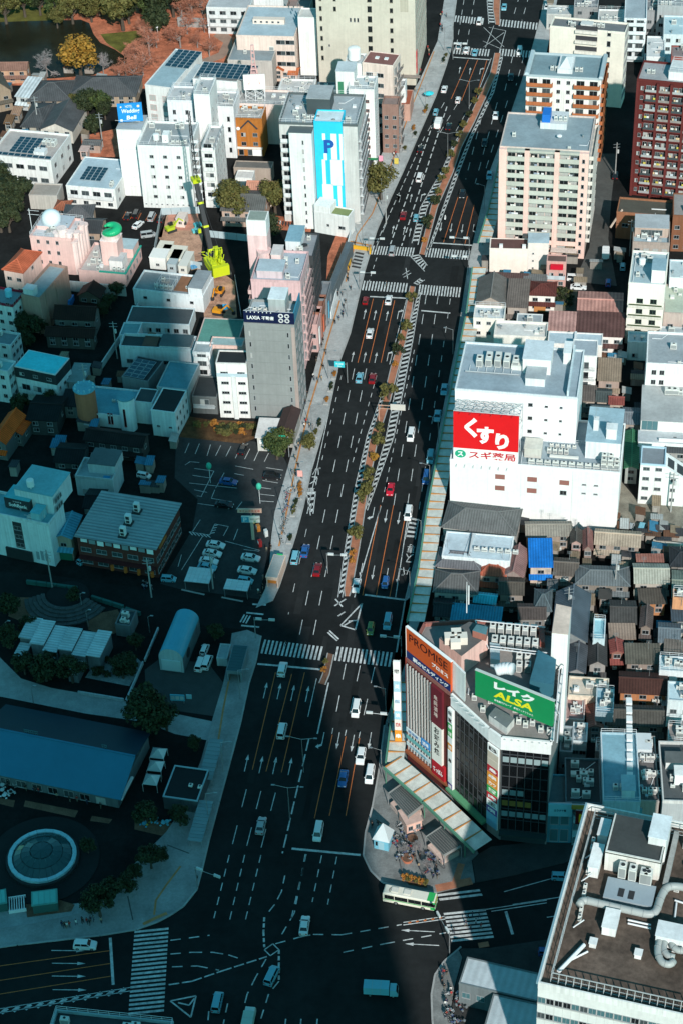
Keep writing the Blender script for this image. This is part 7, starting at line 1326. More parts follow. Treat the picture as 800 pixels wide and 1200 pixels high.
def roof_board(lb,A,C,z0,z1,m,th=.5):
 d=Vector((C.x-A.x,C.y-A.y,0));s=thing('billboard',lb,'billboard',(A.x,A.y,z0),math.atan2(d.y,d.x));L_=d.length;MB().box(0,L_,0,th,0,z1-z0).build('board',m,s);fr_=MB()
 for k in range(5):x=.3+(L_-.6)*k/4;fr_.bar((x,th+.1,-.2),(x,th+.1,z1-z0),.14);fr_.bar((x,th+.1,(z1-z0)*.9),(x,th+3.0,-.2),.12)
 for k in range(4):x,x2=.3+(L_-.6)*k/4,.3+(L_-.6)*(k+1)/4;fr_.bar((x,th+1.5,(z1-z0)*.5),(x2,th+1.5,(z1-z0)*.5),.08);fr_.bar((x,th+.3,(z1-z0)*.95),(x2,th+2.5,.2),.08)
 fr_.build('support_frame',STEELW,s);return s,L_,z1-z0
zb=H1+7.6
s,L_,hh=roof_board('orange rooftop billboard with black lettering over a navy strip',V[0],V[1]+(V[0]-V[1])*.02,H1,H1+8.2,paint((.62,.10,.025)))
MB().box(.02,L_-.02,-.05,-.004,0,hh*.24).build('navy_strip',paint((.012,.03,.13)),s);letters('PROMISE',L_*.86,hh*.25,paint((.03,.008,.010)),s,(L_*.5,0,hh*.74));letters('プロミス',L_*.36,hh*.13,TW_,s,(L_*.76,0,hh*.45),bold=.03);letters('駅のビルディング',L_*.8,hh*.14,TW_,s,(L_*.55,-.06,hh*.12),bold=.03);MB().box(-.12,L_+.12,-.06,.55,hh,hh+.2).box(-.14,-.01,-.06,.55,0,hh).build('edge_trim',TW_,s)
A,C=at(556,815,H1+1.2),at(647,852,H1+1.2);lo_,hi_=0,30
for _ in range(40):
 m_=(lo_+hi_)/2;lo_,hi_=(m_,hi_)if sight((A.x,A.y,H1+1.2+m_))[1]>785.5 else(lo_,m_)
s,L_,hh=roof_board('green rooftop billboard with white and yellow lettering',A,C,H1+1.2,H1+1.2+lo_,paint((.008,.22,.075),.4));YL=paint((.75,.68,.02))
letters('レイク',L_*.52,hh*.29,TW_,s,(L_*.50,0,hh*.73),bold=.06);letters('ALSA',L_*.50,hh*.27,YL,s,(L_*.49,0,hh*.40),bold=.03,shear=.12);letters('新生銀行グループ　新生フィナンシャル',L_*.50,hh*.075,TW_,s,(L_*.5,0,hh*.14));MB().box(-.1,L_+.1,-.05,.55,hh,hh+.15).build('edge_trim',paint((.5,.55,.52)),s)
def rb(name,pts,z0,z1,m,roof=None,parent=None):
 mb=MB();mb.prism([(at(x,y,z1).x,at(x,y,z1).y)for x,y in pts],z0,z1,0);o=mb.build(name,m,parent or CBk)
 if roof:MB().prism([(at(x,y,z1).x,at(x,y,z1).y)for x,y in pts],z1,z1+.1).build('roof',roof,o)
 return o
rb('white_return_panel',[(529,775),(544,790),(545,788),(530,773)],H1,H1+7.6,wall(WHITE))
rb('machine_house',[(514,748),(540,769),(571,745),(569,733),(549,729)],H1-.8,H1+4.6,wall((.74,.48,.42)),deck((.12,.12,.12)))
for k,(x,y)in enumerate(((526,751),(533,756),(541,751),(534,746))):
 p=at(x,y,H1+5);MB().box(p.x-1.0,p.x+1.0,p.y-.9,p.y+.9,H1+4.7,H1+6.6).build('cooling_unit',paint((.74,.68,.60)),CBk)
rb('machine_house',[(553,739),(569,744),(571,735),(558,732)],H1+4.7,H1+6.4,wall((.4,.16,.12)),deck((.10,.22,.25)))
def pt(x,y,z):q=at(x,y,z);return(q.x,q.y,z)
fr_=MB()
for a,c in(((556,727),(638,735)),((574,757),(640,765)),((556,727),(572,760)),((574,760),(640,768))):
 for z in(H1+1.3,H1+2.6):fr_.bar(pt(*a,z),pt(*c,z),.16)
 for k in range(9):t=k/8;fr_.bar(pt(a[0]+(c[0]-a[0])*t,a[1]+(c[1]-a[1])*t,H1-.8),pt(a[0]+(c[0]-a[0])*t,a[1]+(c[1]-a[1])*t,H1+2.6),.14)
fr_.build('roof_frame',STEELW,CBk)
for r_ in range(2):
 for k in range(6):
  p=at(573+k*9.5+r_*2,742+r_*16+k*.8,H1);put('air_conditioner',ac_mesh(1.2,2.0,2.4),CBk,(p.x,p.y,H1-.8),R(-10))
for k in range(4):p=at(604+(k%2)*10,775+(k//2)*10,H1);put('air_conditioner',ac_mesh(1.2,1.6,1.9),CBk,(p.x,p.y,H1-.8),R(-10))
rb('blue_tank_house',[(620,798),(648,803),(651,773),(630,762)],H1-.8,H1+3.2,paint((.04,.14,.19)),deck((.04,.14,.19)))
rb('roof_cabin',[(574,772),(585,774),(585,755),(573,753)],H1-.8,H1+1.8,paint((.45,.55,.58)),deck((.4,.5,.53)))
rb('lift_tower',[(646,742),(665,744),(669,712),(651,708)],0,H1+9,wall(WHITE,streak=.05),deck((.66,.52,.44)))
rb('red_roof_hatch',[(632,752),(638,753),(637,735),(631,734)],H1-.8,H1+.6,paint((.3,.1,.08)))
du=MB()
for k in range(5):a=k*.5;du.tube(pt(580+k*4,786-3*math.sin(a),H1+7),pt(584+k*4,786-3*math.sin(a+.5),H1+7.2),1.2,n=10)
du.build('wrapped_duct',paint((.62,.66,.68)),CBk,smooth=True)
rb('roof_skylight',[(572,838),(593,853),(602,842),(580,829)],H1-.8,H1+1.2,wall((.62,.62,.6)),deck((.14,.16,.17)))
for k in range(16):
 x,y=548+random.random()*92,790+random.random()*64
 if y>812+(x-548)*.62 or y<790+(x-548)*.42:continue
 p,q=pt(x,y,H1-.5),pt(x+random.uniform(-14,14),y+random.uniform(-8,8),H1-.5+random.uniform(0,2));MB().tube(p,q,.12,n=5).build('roof_pipe',STEELW,CBk)
for x,y in((604,846),(612,850),(620,848),(630,856),(562,832),(552,818),(571,822),(592,826),(600,832),(640,858),(585,815),(615,836)):
 p=at(x,y,H1);put('air_conditioner',ac_mesh(1.0,.9,1.3),CBk,(p.x,p.y,H1-.8),R(-10))
ls=MB()
for a,c in(((655,782),(648,868)),((660,780),(652,870))):
 for z in(H1-8,H1-4,H1,H1+2):ls.bar(pt(*a,z),pt(*c,z),.18)
 for k in range(9):t=k/8;ls.bar(pt(a[0]+(c[0]-a[0])*t,a[1]+(c[1]-a[1])*t,H1-8),pt(a[0]+(c[0]-a[0])*t,a[1]+(c[1]-a[1])*t,H1+2),.16)
ls.build('side_lattice',STEELW,CBk);am=MB();q=at(546,738,H1);am.tube((q.x,q.y,H1+4.7),(q.x,q.y,H1+13),.12,.06,6).bar((q.x+.4,q.y,H1+7),(q.x+.4,q.y,H1+12),.2).build('antenna',STEELW,CBk)
for k in range(14):p=at(531+k*7.8,818+k*7.8*(.86 if k<6 else .45)-(0 if k<6 else-18.7+.45*0),H1);
for fi in(1,3):
 o,rz,L_=face(fi)
 for k in range(7):MB().bar((L_*(.08+.14*k),-.26,H1-.3),(L_*(.08+.14*k),-1.1,H1+.1),.1).build('floodlight',STEELW,CBk,o,rz)
 # ================================================================== ARCADE ROOFS over the east pavement
def arcade(label,outer,wdt,zt=4.8,step=3.2,side=1,frame_m=None,trans=.6):
 pts=[at(x,y,zt)for x,y in outer];root_=thing('arcade_roof',label,'canopy',(0,0,0));GM=paint((.10,.26,.18));OM=paint((.45,.20,.06));PN=mat('arcade_panel',(.60,.61,.56),rough=.5,var=.25,scale=.5,streak=.0)
 for a,c in zip(pts,pts[1:]):
  d=Vector((c.x-a.x,c.y-a.y,0));L_=d.length;d.normalize();nrm=Vector((d.y,-d.x,0))*side*-1;n=max(1,round(L_/step));rz=math.atan2(d.y,d.x);s=1 if(Vector((-d.y,d.x,0))).dot(nrm)>0 else-1
  for k in range(n):
   x0,x1=L_*k/n,L_*(k+1)/n;y0,y1=sorted((.15*s,wdt*s))
   MB().add([(x0+.12,y0,zt),(x1-.12,y0,zt),(x1-.12,y1,zt+.25),(x0+.12,y1,zt+.25),(x0+.12,y0,zt-.06),(x1-.12,y0,zt-.06),(x1-.12,y1,zt+.19),(x0+.12,y1,zt+.19)],[(0,1,2,3),(7,6,5,4),(0,4,5,1),(1,5,6,2),(2,6,7,3),(3,7,4,0)]).build('roof_panel',PN,root_,(a.x,a.y,0),rz)
   MB().box(x0-.1,x0+.1,y0,y1,zt-.15,zt+.32).build('joint_bar',OM,root_,(a.x,a.y,0),rz)
   if k%2==0:MB().box(x0-.09,x0+.09,.3*s-.09,.3*s+.09,.1,zt-.1).build('post',GM,root_,(a.x,a.y,0),rz)
  MB().box(-.1,L_+.1,min(-.25*s,.12*s),max(-.25*s,.12*s),zt-.35,zt+.3).build('edge_beam',GM,root_,(a.x,a.y,0),rz)
arcade('long panelled arcade roof beside the white store',[(545,372),(531,440),(521,490),(512,535),(500,597),(490,667),(477,728)],3.8)
arcade('short arcade roof between the crossing and the cream shop',[(553,314),(546,366)],3.8)
arcade('arcade roof at the foot of the pink apartment tower',[(584,190),(572,245),(560,284)],3.4)
arcade('arcade roof wrapped round the foot of the corner block',[(463,800),(458,846),(452,893)],3.6);arcade('diagonal panelled arcade roof in front of the red brick wing',[(450,900),(495,940),(555,998)],4.6,zt=5.0)
def stair(label,q,z,m=None):
 p=[at(x,y,z)for x,y in q];t=thing('stair_canopy',label,'canopy',(0,0,0));F_=[(k.x,k.y)for k in p];MB().prism(F_,z-.25,z).build('roof_frame',paint((.30,.29,.27)),t);A,B,C,D_=[Vector((x,y,0))for x,y in F_]
 for k in range(8):
  t0,t1=(k+.08)/8,(k+.92)/8;MB().prism([((A.lerp(B,.06)).lerp(D_.lerp(C,.06),t)[0],(A.lerp(B,.06)).lerp(D_.lerp(C,.06),t)[1])for t in(t0,t1)]+[((A.lerp(B,.94)).lerp(D_.lerp(C,.94),t)[0],(A.lerp(B,.94)).lerp(D_.lerp(C,.94),t)[1])for t in(t1,t0)],z,z+.06).build('roof_pane',glassy('stair_glass',(.07,.08,.08),.2),t)
 for x,y in F_:MB().box(x-.08,x+.08,y-.08,y+.08,0.12,z-.25).build('post',STEEL,t)
 MB().prism([(A.lerp(B,.1).x,A.lerp(B,.1).y),(A.lerp(B,.9).x,A.lerp(B,.9).y),(D_.lerp(C,.9).x,D_.lerp(C,.9).y),(D_.lerp(C,.1).x,D_.lerp(C,.1).y)],.15,1.3).build('stair_wall',wall((.62,.46,.40)),t)
stair('glazed subway stair roof under the diagonal arcade',[(454,929),(478,958),(496,944),(468,919)],3.6)
stair('second glazed stair roof beside the forecourt bicycles',[(498,980),(520,1003),(540,992),(516,968)],3.4)
b=Bd('police_box','small pink fronted booth between the two stair roofs','booth',(476,966),(497,966),4,3.2,-20);b.part('wall',MB().box(0,b.W,0,4,0,3),wall((.72,.44,.36)));b.part('roof',MB().box(-.2,b.W+.2,-.2,4.2,3,3.2),deck((.62,.42,.36)));b.win('f',2,1,1,1.2,1,3)
p=at(449,990);t=thing('clock_tower_hut','little hut with a white pyramid roof at the pavement corner','hut',(p.x,p.y,.14),R(-20));MB().box(-1.5,1.5,-1.5,1.5,0,2.9).build('wall',paint((.16,.42,.54)),t);MB().add([(-1.8,-1.8,2.9),(1.8,-1.8,2.9),(1.8,1.8,2.9),(-1.8,1.8,2.9),(0,0,6.4)],[(0,1,4),(1,2,4),(2,3,4),(3,0,4),(3,2,1,0)]).build('roof',paint((.55,.60,.62)),t);MB().box(-.6,.6,-1.54,-1.5,.1,2.3).build('door',paint((.3,.5,.58)),t);MB().box(-1.2,-.75,-1.54,-1.5,1,2.2).build('window',G_DARK,t)
for x,y,c in((477,1008,(.55,.18,.1)),(455,982,(.1,.3,.4)),(483,985,(.25,.26,.26))):
 p=at(x,y,.14);t=thing('planter',{.55:'round terracotta planter on the forecourt',.1:'teal planter tub beside the hut',.25:'grey planter tub among the bicycles'}[c[0]],'planter',(p.x,p.y,.14));MB().cyl(0,0,0,.7,1.0,16,0,1.2).build('tub',paint(c),t);MB().cyl(0,0,.7,.75,1.1,14).build('soil',EARTH,t)
pbed=sheet('planting_bed',[(470,1026),(478,1036),(500,1040),(497,1032),(484,1026)],.3,EARTH,'planted bed at the forecourt corner',.2)
for i in range(6):tree('rust green shrub in the forecourt corner bed',(474+i*4.6,1031+i*1.2),.8,('rust','olive')[i%2],i,name='shrub',group='forecourt bed shrubs',cat='shrub',z=.3)
for i,(x,y)in enumerate(((473,1000),(487,1000),(500,1020))):tree('leafless young tree on the forecourt',(x,y),2.0,'grey',i,group='bare forecourt trees',z=.14)
# ================================================================== WHITE OFFICE BLOCK WITH THE BROWN ROOF
HB=40.0
b=flat('office_block','large white office block with ribbon windows and a brown roof full of plant',(630,1151),(812,1191.5),(697,943),H=HB,wm=wall((.66,.68,.66),streak=.05),rm=mat('brown_roof',(.115,.085,.068),rough=.9,var=.6,scale=.14,objvar=0),rot=None,par=1.6,pm=wall((.70,.72,.70)))
W,D,z=b.W,b.D,b.zr;n=18
for j in range(4):
 zz=HB-5.2-j*4.1
 for k in range(n):put('window',win_mesh(W/n*.93,1.5,random.choice('tttmd'),1),b.root,(W*(k+.5)/n,0,zz))
 b.part('sill_band',MB().box(-.03,W+.03,-.1,-.012,zz-.35,zz-.1),wall((.5,.52,.5)))
for k in range(n):b.part('panel_joint',MB().box(W*k/n,W*k/n+.05,-.015,-.003,0,HB-5.4),wall((.52,.54,.52)))
b.win('l',10,4,1.8,1.5,HB-17.5,4.1,kind='t')
b.part('edge_coping',MB().box(-.35,.0,-.05,D+.05,HB-.5,HB+.05),paint((.20,.34,.40)))
rf=MB()
for(a,c,m_)in(((1.8,1.8),(W-1,1.8),18),((1.8,1.8),(1.8,D-2),18),((1.8,D-2),(W-1,D-2),10)):
 for hh in(.3,1.2,2.4):rf.bar((*a,z+hh),(*c,z+hh),.14 if hh>2 else .08)
 for k in range(m_+1):
  t=k/m_;x,y=a[0]+(c[0]-a[0])*t,a[1]+(c[1]-a[1])*t;rf.bar((x,y,z),(x,y,z+2.4),.09)
  if a[1]==c[1]and a[1]<5:rf.bar((x,y,z+2.3),(x,y-1.2,z+.1),.08)
b.part('roof_frame',rf,paint((.42,.45,.45)))
def L(x,y,zz=None):return b.loc((x,y),zz or z)
def rbox(name,q,h,m,roof=None,z0=None):
 z0=z if z0 is None else z0;pts=[b.loc(k,z0+h)for k in q];u0=(pts[0][0]+pts[3][0])/2;u1=(pts[1][0]+pts[2][0])/2;v0=(pts[0][1]+pts[1][1])/2;v1=(pts[2][1]+pts[3][1])/2;return b.box(name,u0,u1,v0,v1,z0,z0+h,m,roof),(u0,u1,v0,v1)
o,(u0,u1,v0,v1)=rbox('penthouse',[(709,999),(774,1012),(783,966),(719,956)],4.5,wall((.72,.70,.66)),deck((.055,.06,.06)))
b.part('roof_kerb',MB().box(u0,u1,v0,v0+.25,z+4.62,z+4.9).box(u0,u0+.25,v0+.25,v1,z+4.62,z+4.9).box(u1-.25,u1,v0+.25,v1,z+4.62,z+4.9),wall((.6,.6,.57)))
o,q=rbox('plant_deck',[(707,1050),(761,1063),(770,1040),(711,1026)],1.2,paint((.30,.36,.40)))
for k,(x,y)in enumerate(((727,1030),(739,1033),(752,1037),(757,1038))):
 uu,vv=b.loc((x,y),z+1.2);put('air_conditioner',ac_mesh(1.3,1.6,2.8),b.root,(uu-.6,vv,z+1.21))
 mbx=MB().box(uu-.62,uu+.72,vv-.03,vv-.012,z+1.5,z+3.8)
for k in range(2):uu,vv=b.loc((727+12*k,1046+3*k),z+1.2);b.part('deck_grille',MB().box(uu-.5,uu+.5,vv-.9,vv+.9,z+1.2,z+1.26),DARKM)
rbox('white_lift_house',[(761,981),(781,984),(786,958),(764,953)],6.5,wall((.74,.76,.76)),deck((.62,.68,.70)));rbox('white_cabin',[(690,1016),(702,1018),(706,990),(694,988)],2.6,wall((.74,.75,.74)),deck((.74,.75,.74)));rbox('white_cabin',[(700,978),(712,980),(714,962),(704,958)],2.2,wall((.70,.72,.72)),deck((.7,.72,.72)));rbox('white_plant_box',[(706,1086),(722,1090),(725,1067),(709,1064)],2.0,wall((.76,.77,.76)),deck((.76,.77,.76)))
for q in([(690,1106),(698,1107),(699,1100),(691,1099)],[(743,1119),(751,1120),(752,1113),(744,1112)]):rbox('roof_hatch',q,1.0,wall((.78,.78,.77)),deck((.78,.78,.77)))
rbox('white_plant_box',[(768,1096),(812,1106),(812,1086),(771,1080)],2.6,wall((.76,.78,.78)),deck((.74,.77,.78)));rbox('concrete_plinth',[(775,1035),(781,1036),(796,975),(790,974)],1.6,CONC)
DM=paint((.36,.38,.37),.4)
def duct(pts,r=.68,zz=1.3):
 mb=MB()
 P3=[(*b.loc(p,z+zz),z+zz)for p in pts]
 mb.sweep(P3,r,14)
 dd=b.part('duct',mb,DM,smooth=True)
 for a,c in zip(P3,P3[1:]):
  A,C=Vector(a),Vector(c);m_=max(1,int((C-A).length/1.6))
  for k in range(m_):t=A.lerp(C,(k+.5)/m_);d=(C-A).normalized()*.05;b.part('duct_flange',MB().tube(t-d,t+d,r+.06,n=12),paint((.28,.30,.30)),parent=dd)
duct([(678,1061),(682,1054),(720,1063),(760,1072),(768,1069),(774,1050),(780,1040),(790,1038),(812,1042)]);duct([(774,1096),(769,1115),(774,1128),(784,1131),(789,1126)],.6);duct([(780,1098),(776,1112),(781,1120),(790,1122)],.55);duct([(788,1099),(786,1108),(793,1114),(800,1114)],.55)
for pts in([(688,1115),(662,1128)],[(735,1078),(762,1084)],[(735,1082),(762,1088)],[(790,1055),(812,1062)],[(792,1058),(790,1075)]):b.pipe([(*b.loc(p,z+.4),z+.4)for p in pts],.18)
for k in range(12):uu,vv=b.loc((671+k*2.9*.55,1088-k*9.0),z);put('air_conditioner',ac_mesh(.6,.9,1.1),b.root,(uu+.5,vv,z))if k%3 else b.pipe([(uu,vv,z+.3),(uu+1.6,vv+.8,z+1.8)],.12)
b.pipe([(2.6,3.5,z+.8),(5.6,10,z+.8)],.35);b.clutter(10,301,u0=W*.62,v0=D*.3,v1=D*.9)
for fl,fr,bk,lb in(((537,1152),(640,1176),(546,1121),'long flat shed roof half in shadow on the corner pavement'),((560,1226),(640,1244),(575,1164),'second flat shed roof running into the office block shadow')):
 b=flat('shed',lb,fl,fr,bk,H=6.5,wm=wall((.16,.19,.2)),rm=mat('shed_roof',(.46,.52,.55),rough=.6,var=.15,ribs=(0,1.4,.10)),rot=None,par=.2);b.win('f',6,1,1.6,1.6,2.5,3,kind='t')
 # ================================================================== VEHICLES
CARG=glassy('car_glass',(.010,.013,.015),.06);HEADL=paint((.8,.8,.78),.2);TAILL=paint((.45,.01,.01),.25)
def carpaint(col):
 n='car_paint_%02d_%02d_%02d'%tuple(int(c*99)for c in col)
 if n in MATS:return MATS[n]
 m=bpy.data.materials.new(n);MATS[n]=m;N,L_,P_=nodes_of(m);P_.inputs['Base Color'].default_value=(*col,1);P_.inputs['Roughness'].default_value=.28;P_.inputs['Coat Weight'].default_value=.4;P_.inputs['Coat Roughness'].default_value=.1
 return m
wm_=MB();wm_.tube((-.11,0,0),(.11,0,0),.32,n=14,mi=0);wm_.tube((-.12,0,0),(.12,0,0),.19,n=12,mi=1);WHEEL=wm_.mesh('wheel',[RUBBER,STEEL])
CARS={}
def car_protos(kind):
 if kind in CARS:return CARS[kind]
 L_,W_,H_,zf,(y0,y1,t0,t1),zb={'sedan':(4.6,1.72,1.46,.92,(-1.75,1.15,-1.15,.42),.98),'hatch':(3.6,1.5,1.58,.95,(-1.72,1.15,-1.55,.62),1.0),'van':(4.6,1.72,1.9,1.05,(-2.22,1.65,-2.1,1.1),1.1),'suv':(4.5,1.8,1.68,1.05,(-2.0,1.15,-1.75,.55),1.1)}[kind]
 h=L_/2;prof=[(-h,.32),(-h-.0,.62),(-h+.06,zb-.06),(-h+.2,zb),(y0,zb+.03),(y1,zf+.06),(h-.35,zf-.14),(h-.08,zf-.24),(h,.55),(h-.02,.32),(h-.4,.2),(-h+.4,.2)]
 mb=MB();secs=[]
 for x,s,dz in((-W_/2,.95,-.02),(-W_/2+.1,1.0,0),(W_/2-.1,1.0,0),(W_/2,.95,-.02)):secs.append([(x,y*(s if abs(x)==W_/2 else 1),.6+(z-.6)*(s if abs(x)==W_/2 else 1)+dz)for y,z in prof])
 n=len(prof);vs_=[p for s in secs for p in s];fs=[]
 for k in range(3):
  for i in range(n):j=(i+1)%n;fs.append((k*n+i,(k+1)*n+i,(k+1)*n+j,k*n+j))
 fs+=[tuple(range(n)),tuple(range(4*n-1,3*n-1,-1))];mb.add(vs_,fs)
 wb,wt=W_/2-.08,W_/2-.24;zt=H_-.05
 B=[(-wb,y0,zb),(wb,y0,zb),(wb,y1,zf+.03),(-wb,y1,zf+.03)];T=[(-wt,t0,zt),(wt,t0,zt),(wt,t1,zt),(-wt,t1,zt)]
 g=MB();g.add(B+T,[(0,1,5,4),(1,2,6,5),(2,3,7,6),(3,0,4,7),(4,5,6,7)])
 mb.add([(-wt-.03,t0-.05,zt),(wt+.03,t0-.05,zt),(wt+.03,t1+.05,zt),(-wt-.03,t1+.05,zt),(-wt+.1,t0+.1,zt+.06),(wt-.1,t0+.1,zt+.06),(wt-.1,t1-.1,zt+.06),(-wt+.1,t1-.1,zt+.06)],[(0,1,5,4),(1,2,6,5),(2,3,7,6),(3,0,4,7),(4,5,6,7)])
 for a,c in zip(B,T):mb.bar((a[0]*1.01,a[1],a[2]),(c[0]*1.03,c[1],c[2]),.09)
 ym=(y0+y1)/2-.15
 for s in(-1,1):
  mb.bar((s*wb*1.01,ym,zb),(s*wt*1.03,(t0+t1)/2-.1,zt),.08);mb.box(min(s*(W_/2),s*(W_/2+.18)),max(s*(W_/2),s*(W_/2+.18)),y1-.45,y1-.3,zf,zf+.14)
 hl=MB().box(-.2,.2,-.05,.03,-.07,.07).mesh('headlight',HEADL);tl=MB().box(-.15,.15,-.03,.04,-.12,.12).mesh('tail_light',TAILL)
 CARS[kind]=(mb.mesh('body',carpaint((.7,.7,.7))),g.mesh('windows',CARG),hl,tl,L_,W_,zf,zb);return CARS[kind]
CW,CT,CB,CK,CR,CG,CS=(.74,.75,.75),(.16,.42,.52),(.02,.10,.30),(.012,.012,.014),(.20,.008,.012),(.16,.22,.05),(.36,.38,.39)
def car(label,px,kind='sedan',col=CW,az=GRID,group=None,z=.012,roofcol=None):
 me,gl,hl,tl,L_,W_,zf,zb=car_protos(kind);p=at(px[0],px[1],.7);r=thing('car',label,'car',(p.x,p.y,z),R(-az),group);m=carpaint(col)
 o=put('body',me,r);slot(o,0,m);put('windows',gl,r)
 for sx in(-1,1):
  for sy in(-1,1):put('wheel',WHEEL,r,(sx*(W_/2-.1),sy*L_*.31,.32))
  put('headlight',hl,r,(sx*(W_/2-.32),L_/2-.03,.62));put('tail_light',tl,r,(sx*(W_/2-.28),-L_/2+.01,.75))
 return r
G2=GRID+180;nm={str(CW):'white',str(CT):'teal',str(CB):'blue',str(CK):'black',str(CR):'dark red',str(CG):'green',str(CS):'silver'}
def cars(rows,where,az,grp):
 seen={}
 for x,y,k,c in rows:car('%s %s %s'%(nm[str(c)],{'sedan':'saloon car','hatch':'small hatchback','van':'minivan','suv':'estate car'}[k],where),(x,y),k,c,az,'%s %s'%(nm[str(c)],grp)+' '+k)
cars([(561,25,'van',CW),(537,53,'sedan',CW),(546,58,'sedan',CW),(556,61,'sedan',CT),(520,104,'sedan',CW),(536,117,'hatch',CW),(510,131,'hatch',CT),(525,148,'sedan',CK),(492,174,'sedan',CK),(491,208,'van',CW)],'driving away on the far avenue',GRID+3,'cars on the far avenue')
cars([(472,252,'sedan',CR),(487,255,'hatch',CT),(459,294,'van',CS),(455,351,'sedan',CW),(428,352,'hatch',CR),(433,390,'sedan',CW)],'waiting at the twin crossings',GRID,'cars by the twin crossings')
cars([(421,442,'sedan',CT),(436,443,'sedan',CR),(346,653,'van',CT),(357.5,645,'sedan',CB),(372,667,'sedan',CR)],'driving away past the grey office tower and subway hut',GRID,'cars leaving on the avenue')
cars([(331,784,'suv',CW),(330.5,856,'van',CW),(306,967,'sedan',CS)],'on the shaded lanes by the park',GRID,'cars in the shaded lanes')
cars([(608,60,'van',CW),(580,135,'sedan',CW),(567,167,'sedan',CK),(541,227,'sedan',CK)],'coming down the far avenue',G2,'cars on the far avenue coming')
cars([(481,510,'van',CW),(478,602,'van',CW),(417.5,686,'sedan',CW),(451,683,'hatch',CB),(434,737,'hatch',CG),(454,729,'van',CT)],'approaching the lower crossing',G2,'cars approaching the lower crossing')
car('red and white saloon taxi coming down the avenue',(457,573),'sedan',(.55,.01,.03),G2)
cars([(417,831,'van',CW),(422.5,886,'suv',CW),(402,912,'sedan',CB),(433,908,'van',CW),(373,975,'van',CW)],'below the lower crossing beside the corner block',G2,'cars below the crossing')
cars([(520,456,'sedan',CT),(512,487,'sedan',CT),(504,536,'van',CT),(499,560,'van',CB)],'parked at the kerb by the white store',G2,'cars parked by the store')
car('white saloon car crossing the big junction',(357,1084),'sedan',CW,GRID-2);car('teal minivan turning through the junction',(318.5,1143),'van',CT,22);car('teal minivan waiting at the junction edge',(255,1174),'van',CT,GRID);car('white estate car on the street beside the park',(100,1107),'suv',CW,96);car('pale teal hatchback on the cross street',(656,1027),'hatch',CT,97);car('dark blue hatchback on the shaded cross street',(641,1116),'hatch',CB,97)
cars([(253,638,'sedan',CW),(249,648,'sedan',CW),(245,657,'sedan',CW),(243,664,'sedan',CT),(294,653,'sedan',CW),(290,668,'sedan',CW),(288,680,'hatch',CT)],'parked in the lower car park',107,'cars in the lower car park')
cars([(268,564,'sedan',CB),(263,591,'sedan',CK)],'parked in the marked island bays',106,'cars in the island bays');car('black saloon parked in the bays below the weedy strip',(285,526),'sedan',CK,16);car('black estate car in the bays by the pavement',(319,558),'suv',CK,96);car('white small hatchback beside the grey cube house',(169,557),'hatch',CW,110);car('teal hatchback in front of the brick restaurant',(198,678),'hatch',CT,100);car('teal van beside the restaurant lanterns',(98,656),'hatch',CT,40)
cars([(240,761,'hatch',CW),(235,778,'van',CW),(243,776,'van',CW)],'parked beside the arched blue hall',14,'cars by the arched hall')
cars([(150,253,'sedan',CK),(160,251,'van',CK),(178,254,'van',CS),(189,256,'sedan',CK)],'in the hotel car park bays',10,'cars in the hotel bays');car('white saloon driving through the hotel car park',(162,263),'sedan',CW,30);car('silver minivan beside the construction fence',(174,275),'van',CS,80)
cars([(738,618,'hatch',CS),(751,620,'van',CT)],'parked in the gravel yard',20,'cars in the gravel yard');car('teal hatchback in the dark side street',(729,312),'hatch',CT,GRID);car('blue hatchback in the dark side street',(712,331),'hatch',CB,GRID);car('white saloon parked at the lane mouth',(677,336),'sedan',CW,100);car('white minivan behind the lane mouth',(673,326),'van',CW,100);car('dark saloon in the shaded street by the red tower',(720,205),'sedan',CK,GRID)
cars([(590,8,'sedan',CT),(640,8,'sedan',CW),(598,90,'sedan',CK),(573,205,'sedan',CT)],'near the far crossing',G2,'cars near the far crossing')
def truck(label,px,az,cabc,boxc,L_=6.0,z=.012,W_=1.95,hb=2.6):
 p=at(px[0],px[1],1.0);r=thing('truck',label,'truck',(p.x,p.y,z),R(-az));h=L_/2
 mb=MB();mb.box(-W_/2,W_/2,h-1.5,h,.45,1.1);mb.add([(-W_/2,h-1.5,1.1),(W_/2,h-1.5,1.1),(W_/2,h,1.1),(-W_/2,h,1.1),(-W_/2+.08,h-1.5,2.05),(W_/2-.08,h-1.5,2.05),(W_/2-.08,h-.35,2.05),(-W_/2+.08,h-.35,2.05)],[(0,1,5,4),(1,2,6,5),(2,3,7,6),(3,0,4,7),(4,5,6,7)]);mb.build('cab',carpaint(cabc),r)
 MB().add([(-W_/2+.12,h-.02,1.2),(W_/2-.12,h-.02,1.2),(W_/2-.2,h-.3,1.95),(-W_/2+.2,h-.3,1.95)],[(0,1,2,3)]).build('windscreen',CARG,r);MB().box(-W_/2-.05,W_/2+.05,-h,h-1.65,.75,hb).build('cargo_box',paint(boxc),r);MB().box(-.5,.5,-h+.1,h-.2,.5,.74).build('chassis',DARKM,r)
 for k in range(1,3):MB().box(-W_/2-.07,W_/2+.07,-h+(L_-1.65)*k/3,-h+(L_-1.65)*k/3+.05,.75,hb+.02).build('box_rib',STEEL,r)
 for sx in(-1,1):
  for y in(h-.9,-h+1.2):put('wheel',WHEEL,r,(sx*(W_/2-.12),y,.32))
  put('headlight',CARS['van'][2],r,(sx*.65,h+.01,.7));put('tail_light',CARS['van'][3],r,(sx*.8,-h-.01,.9))
 return r
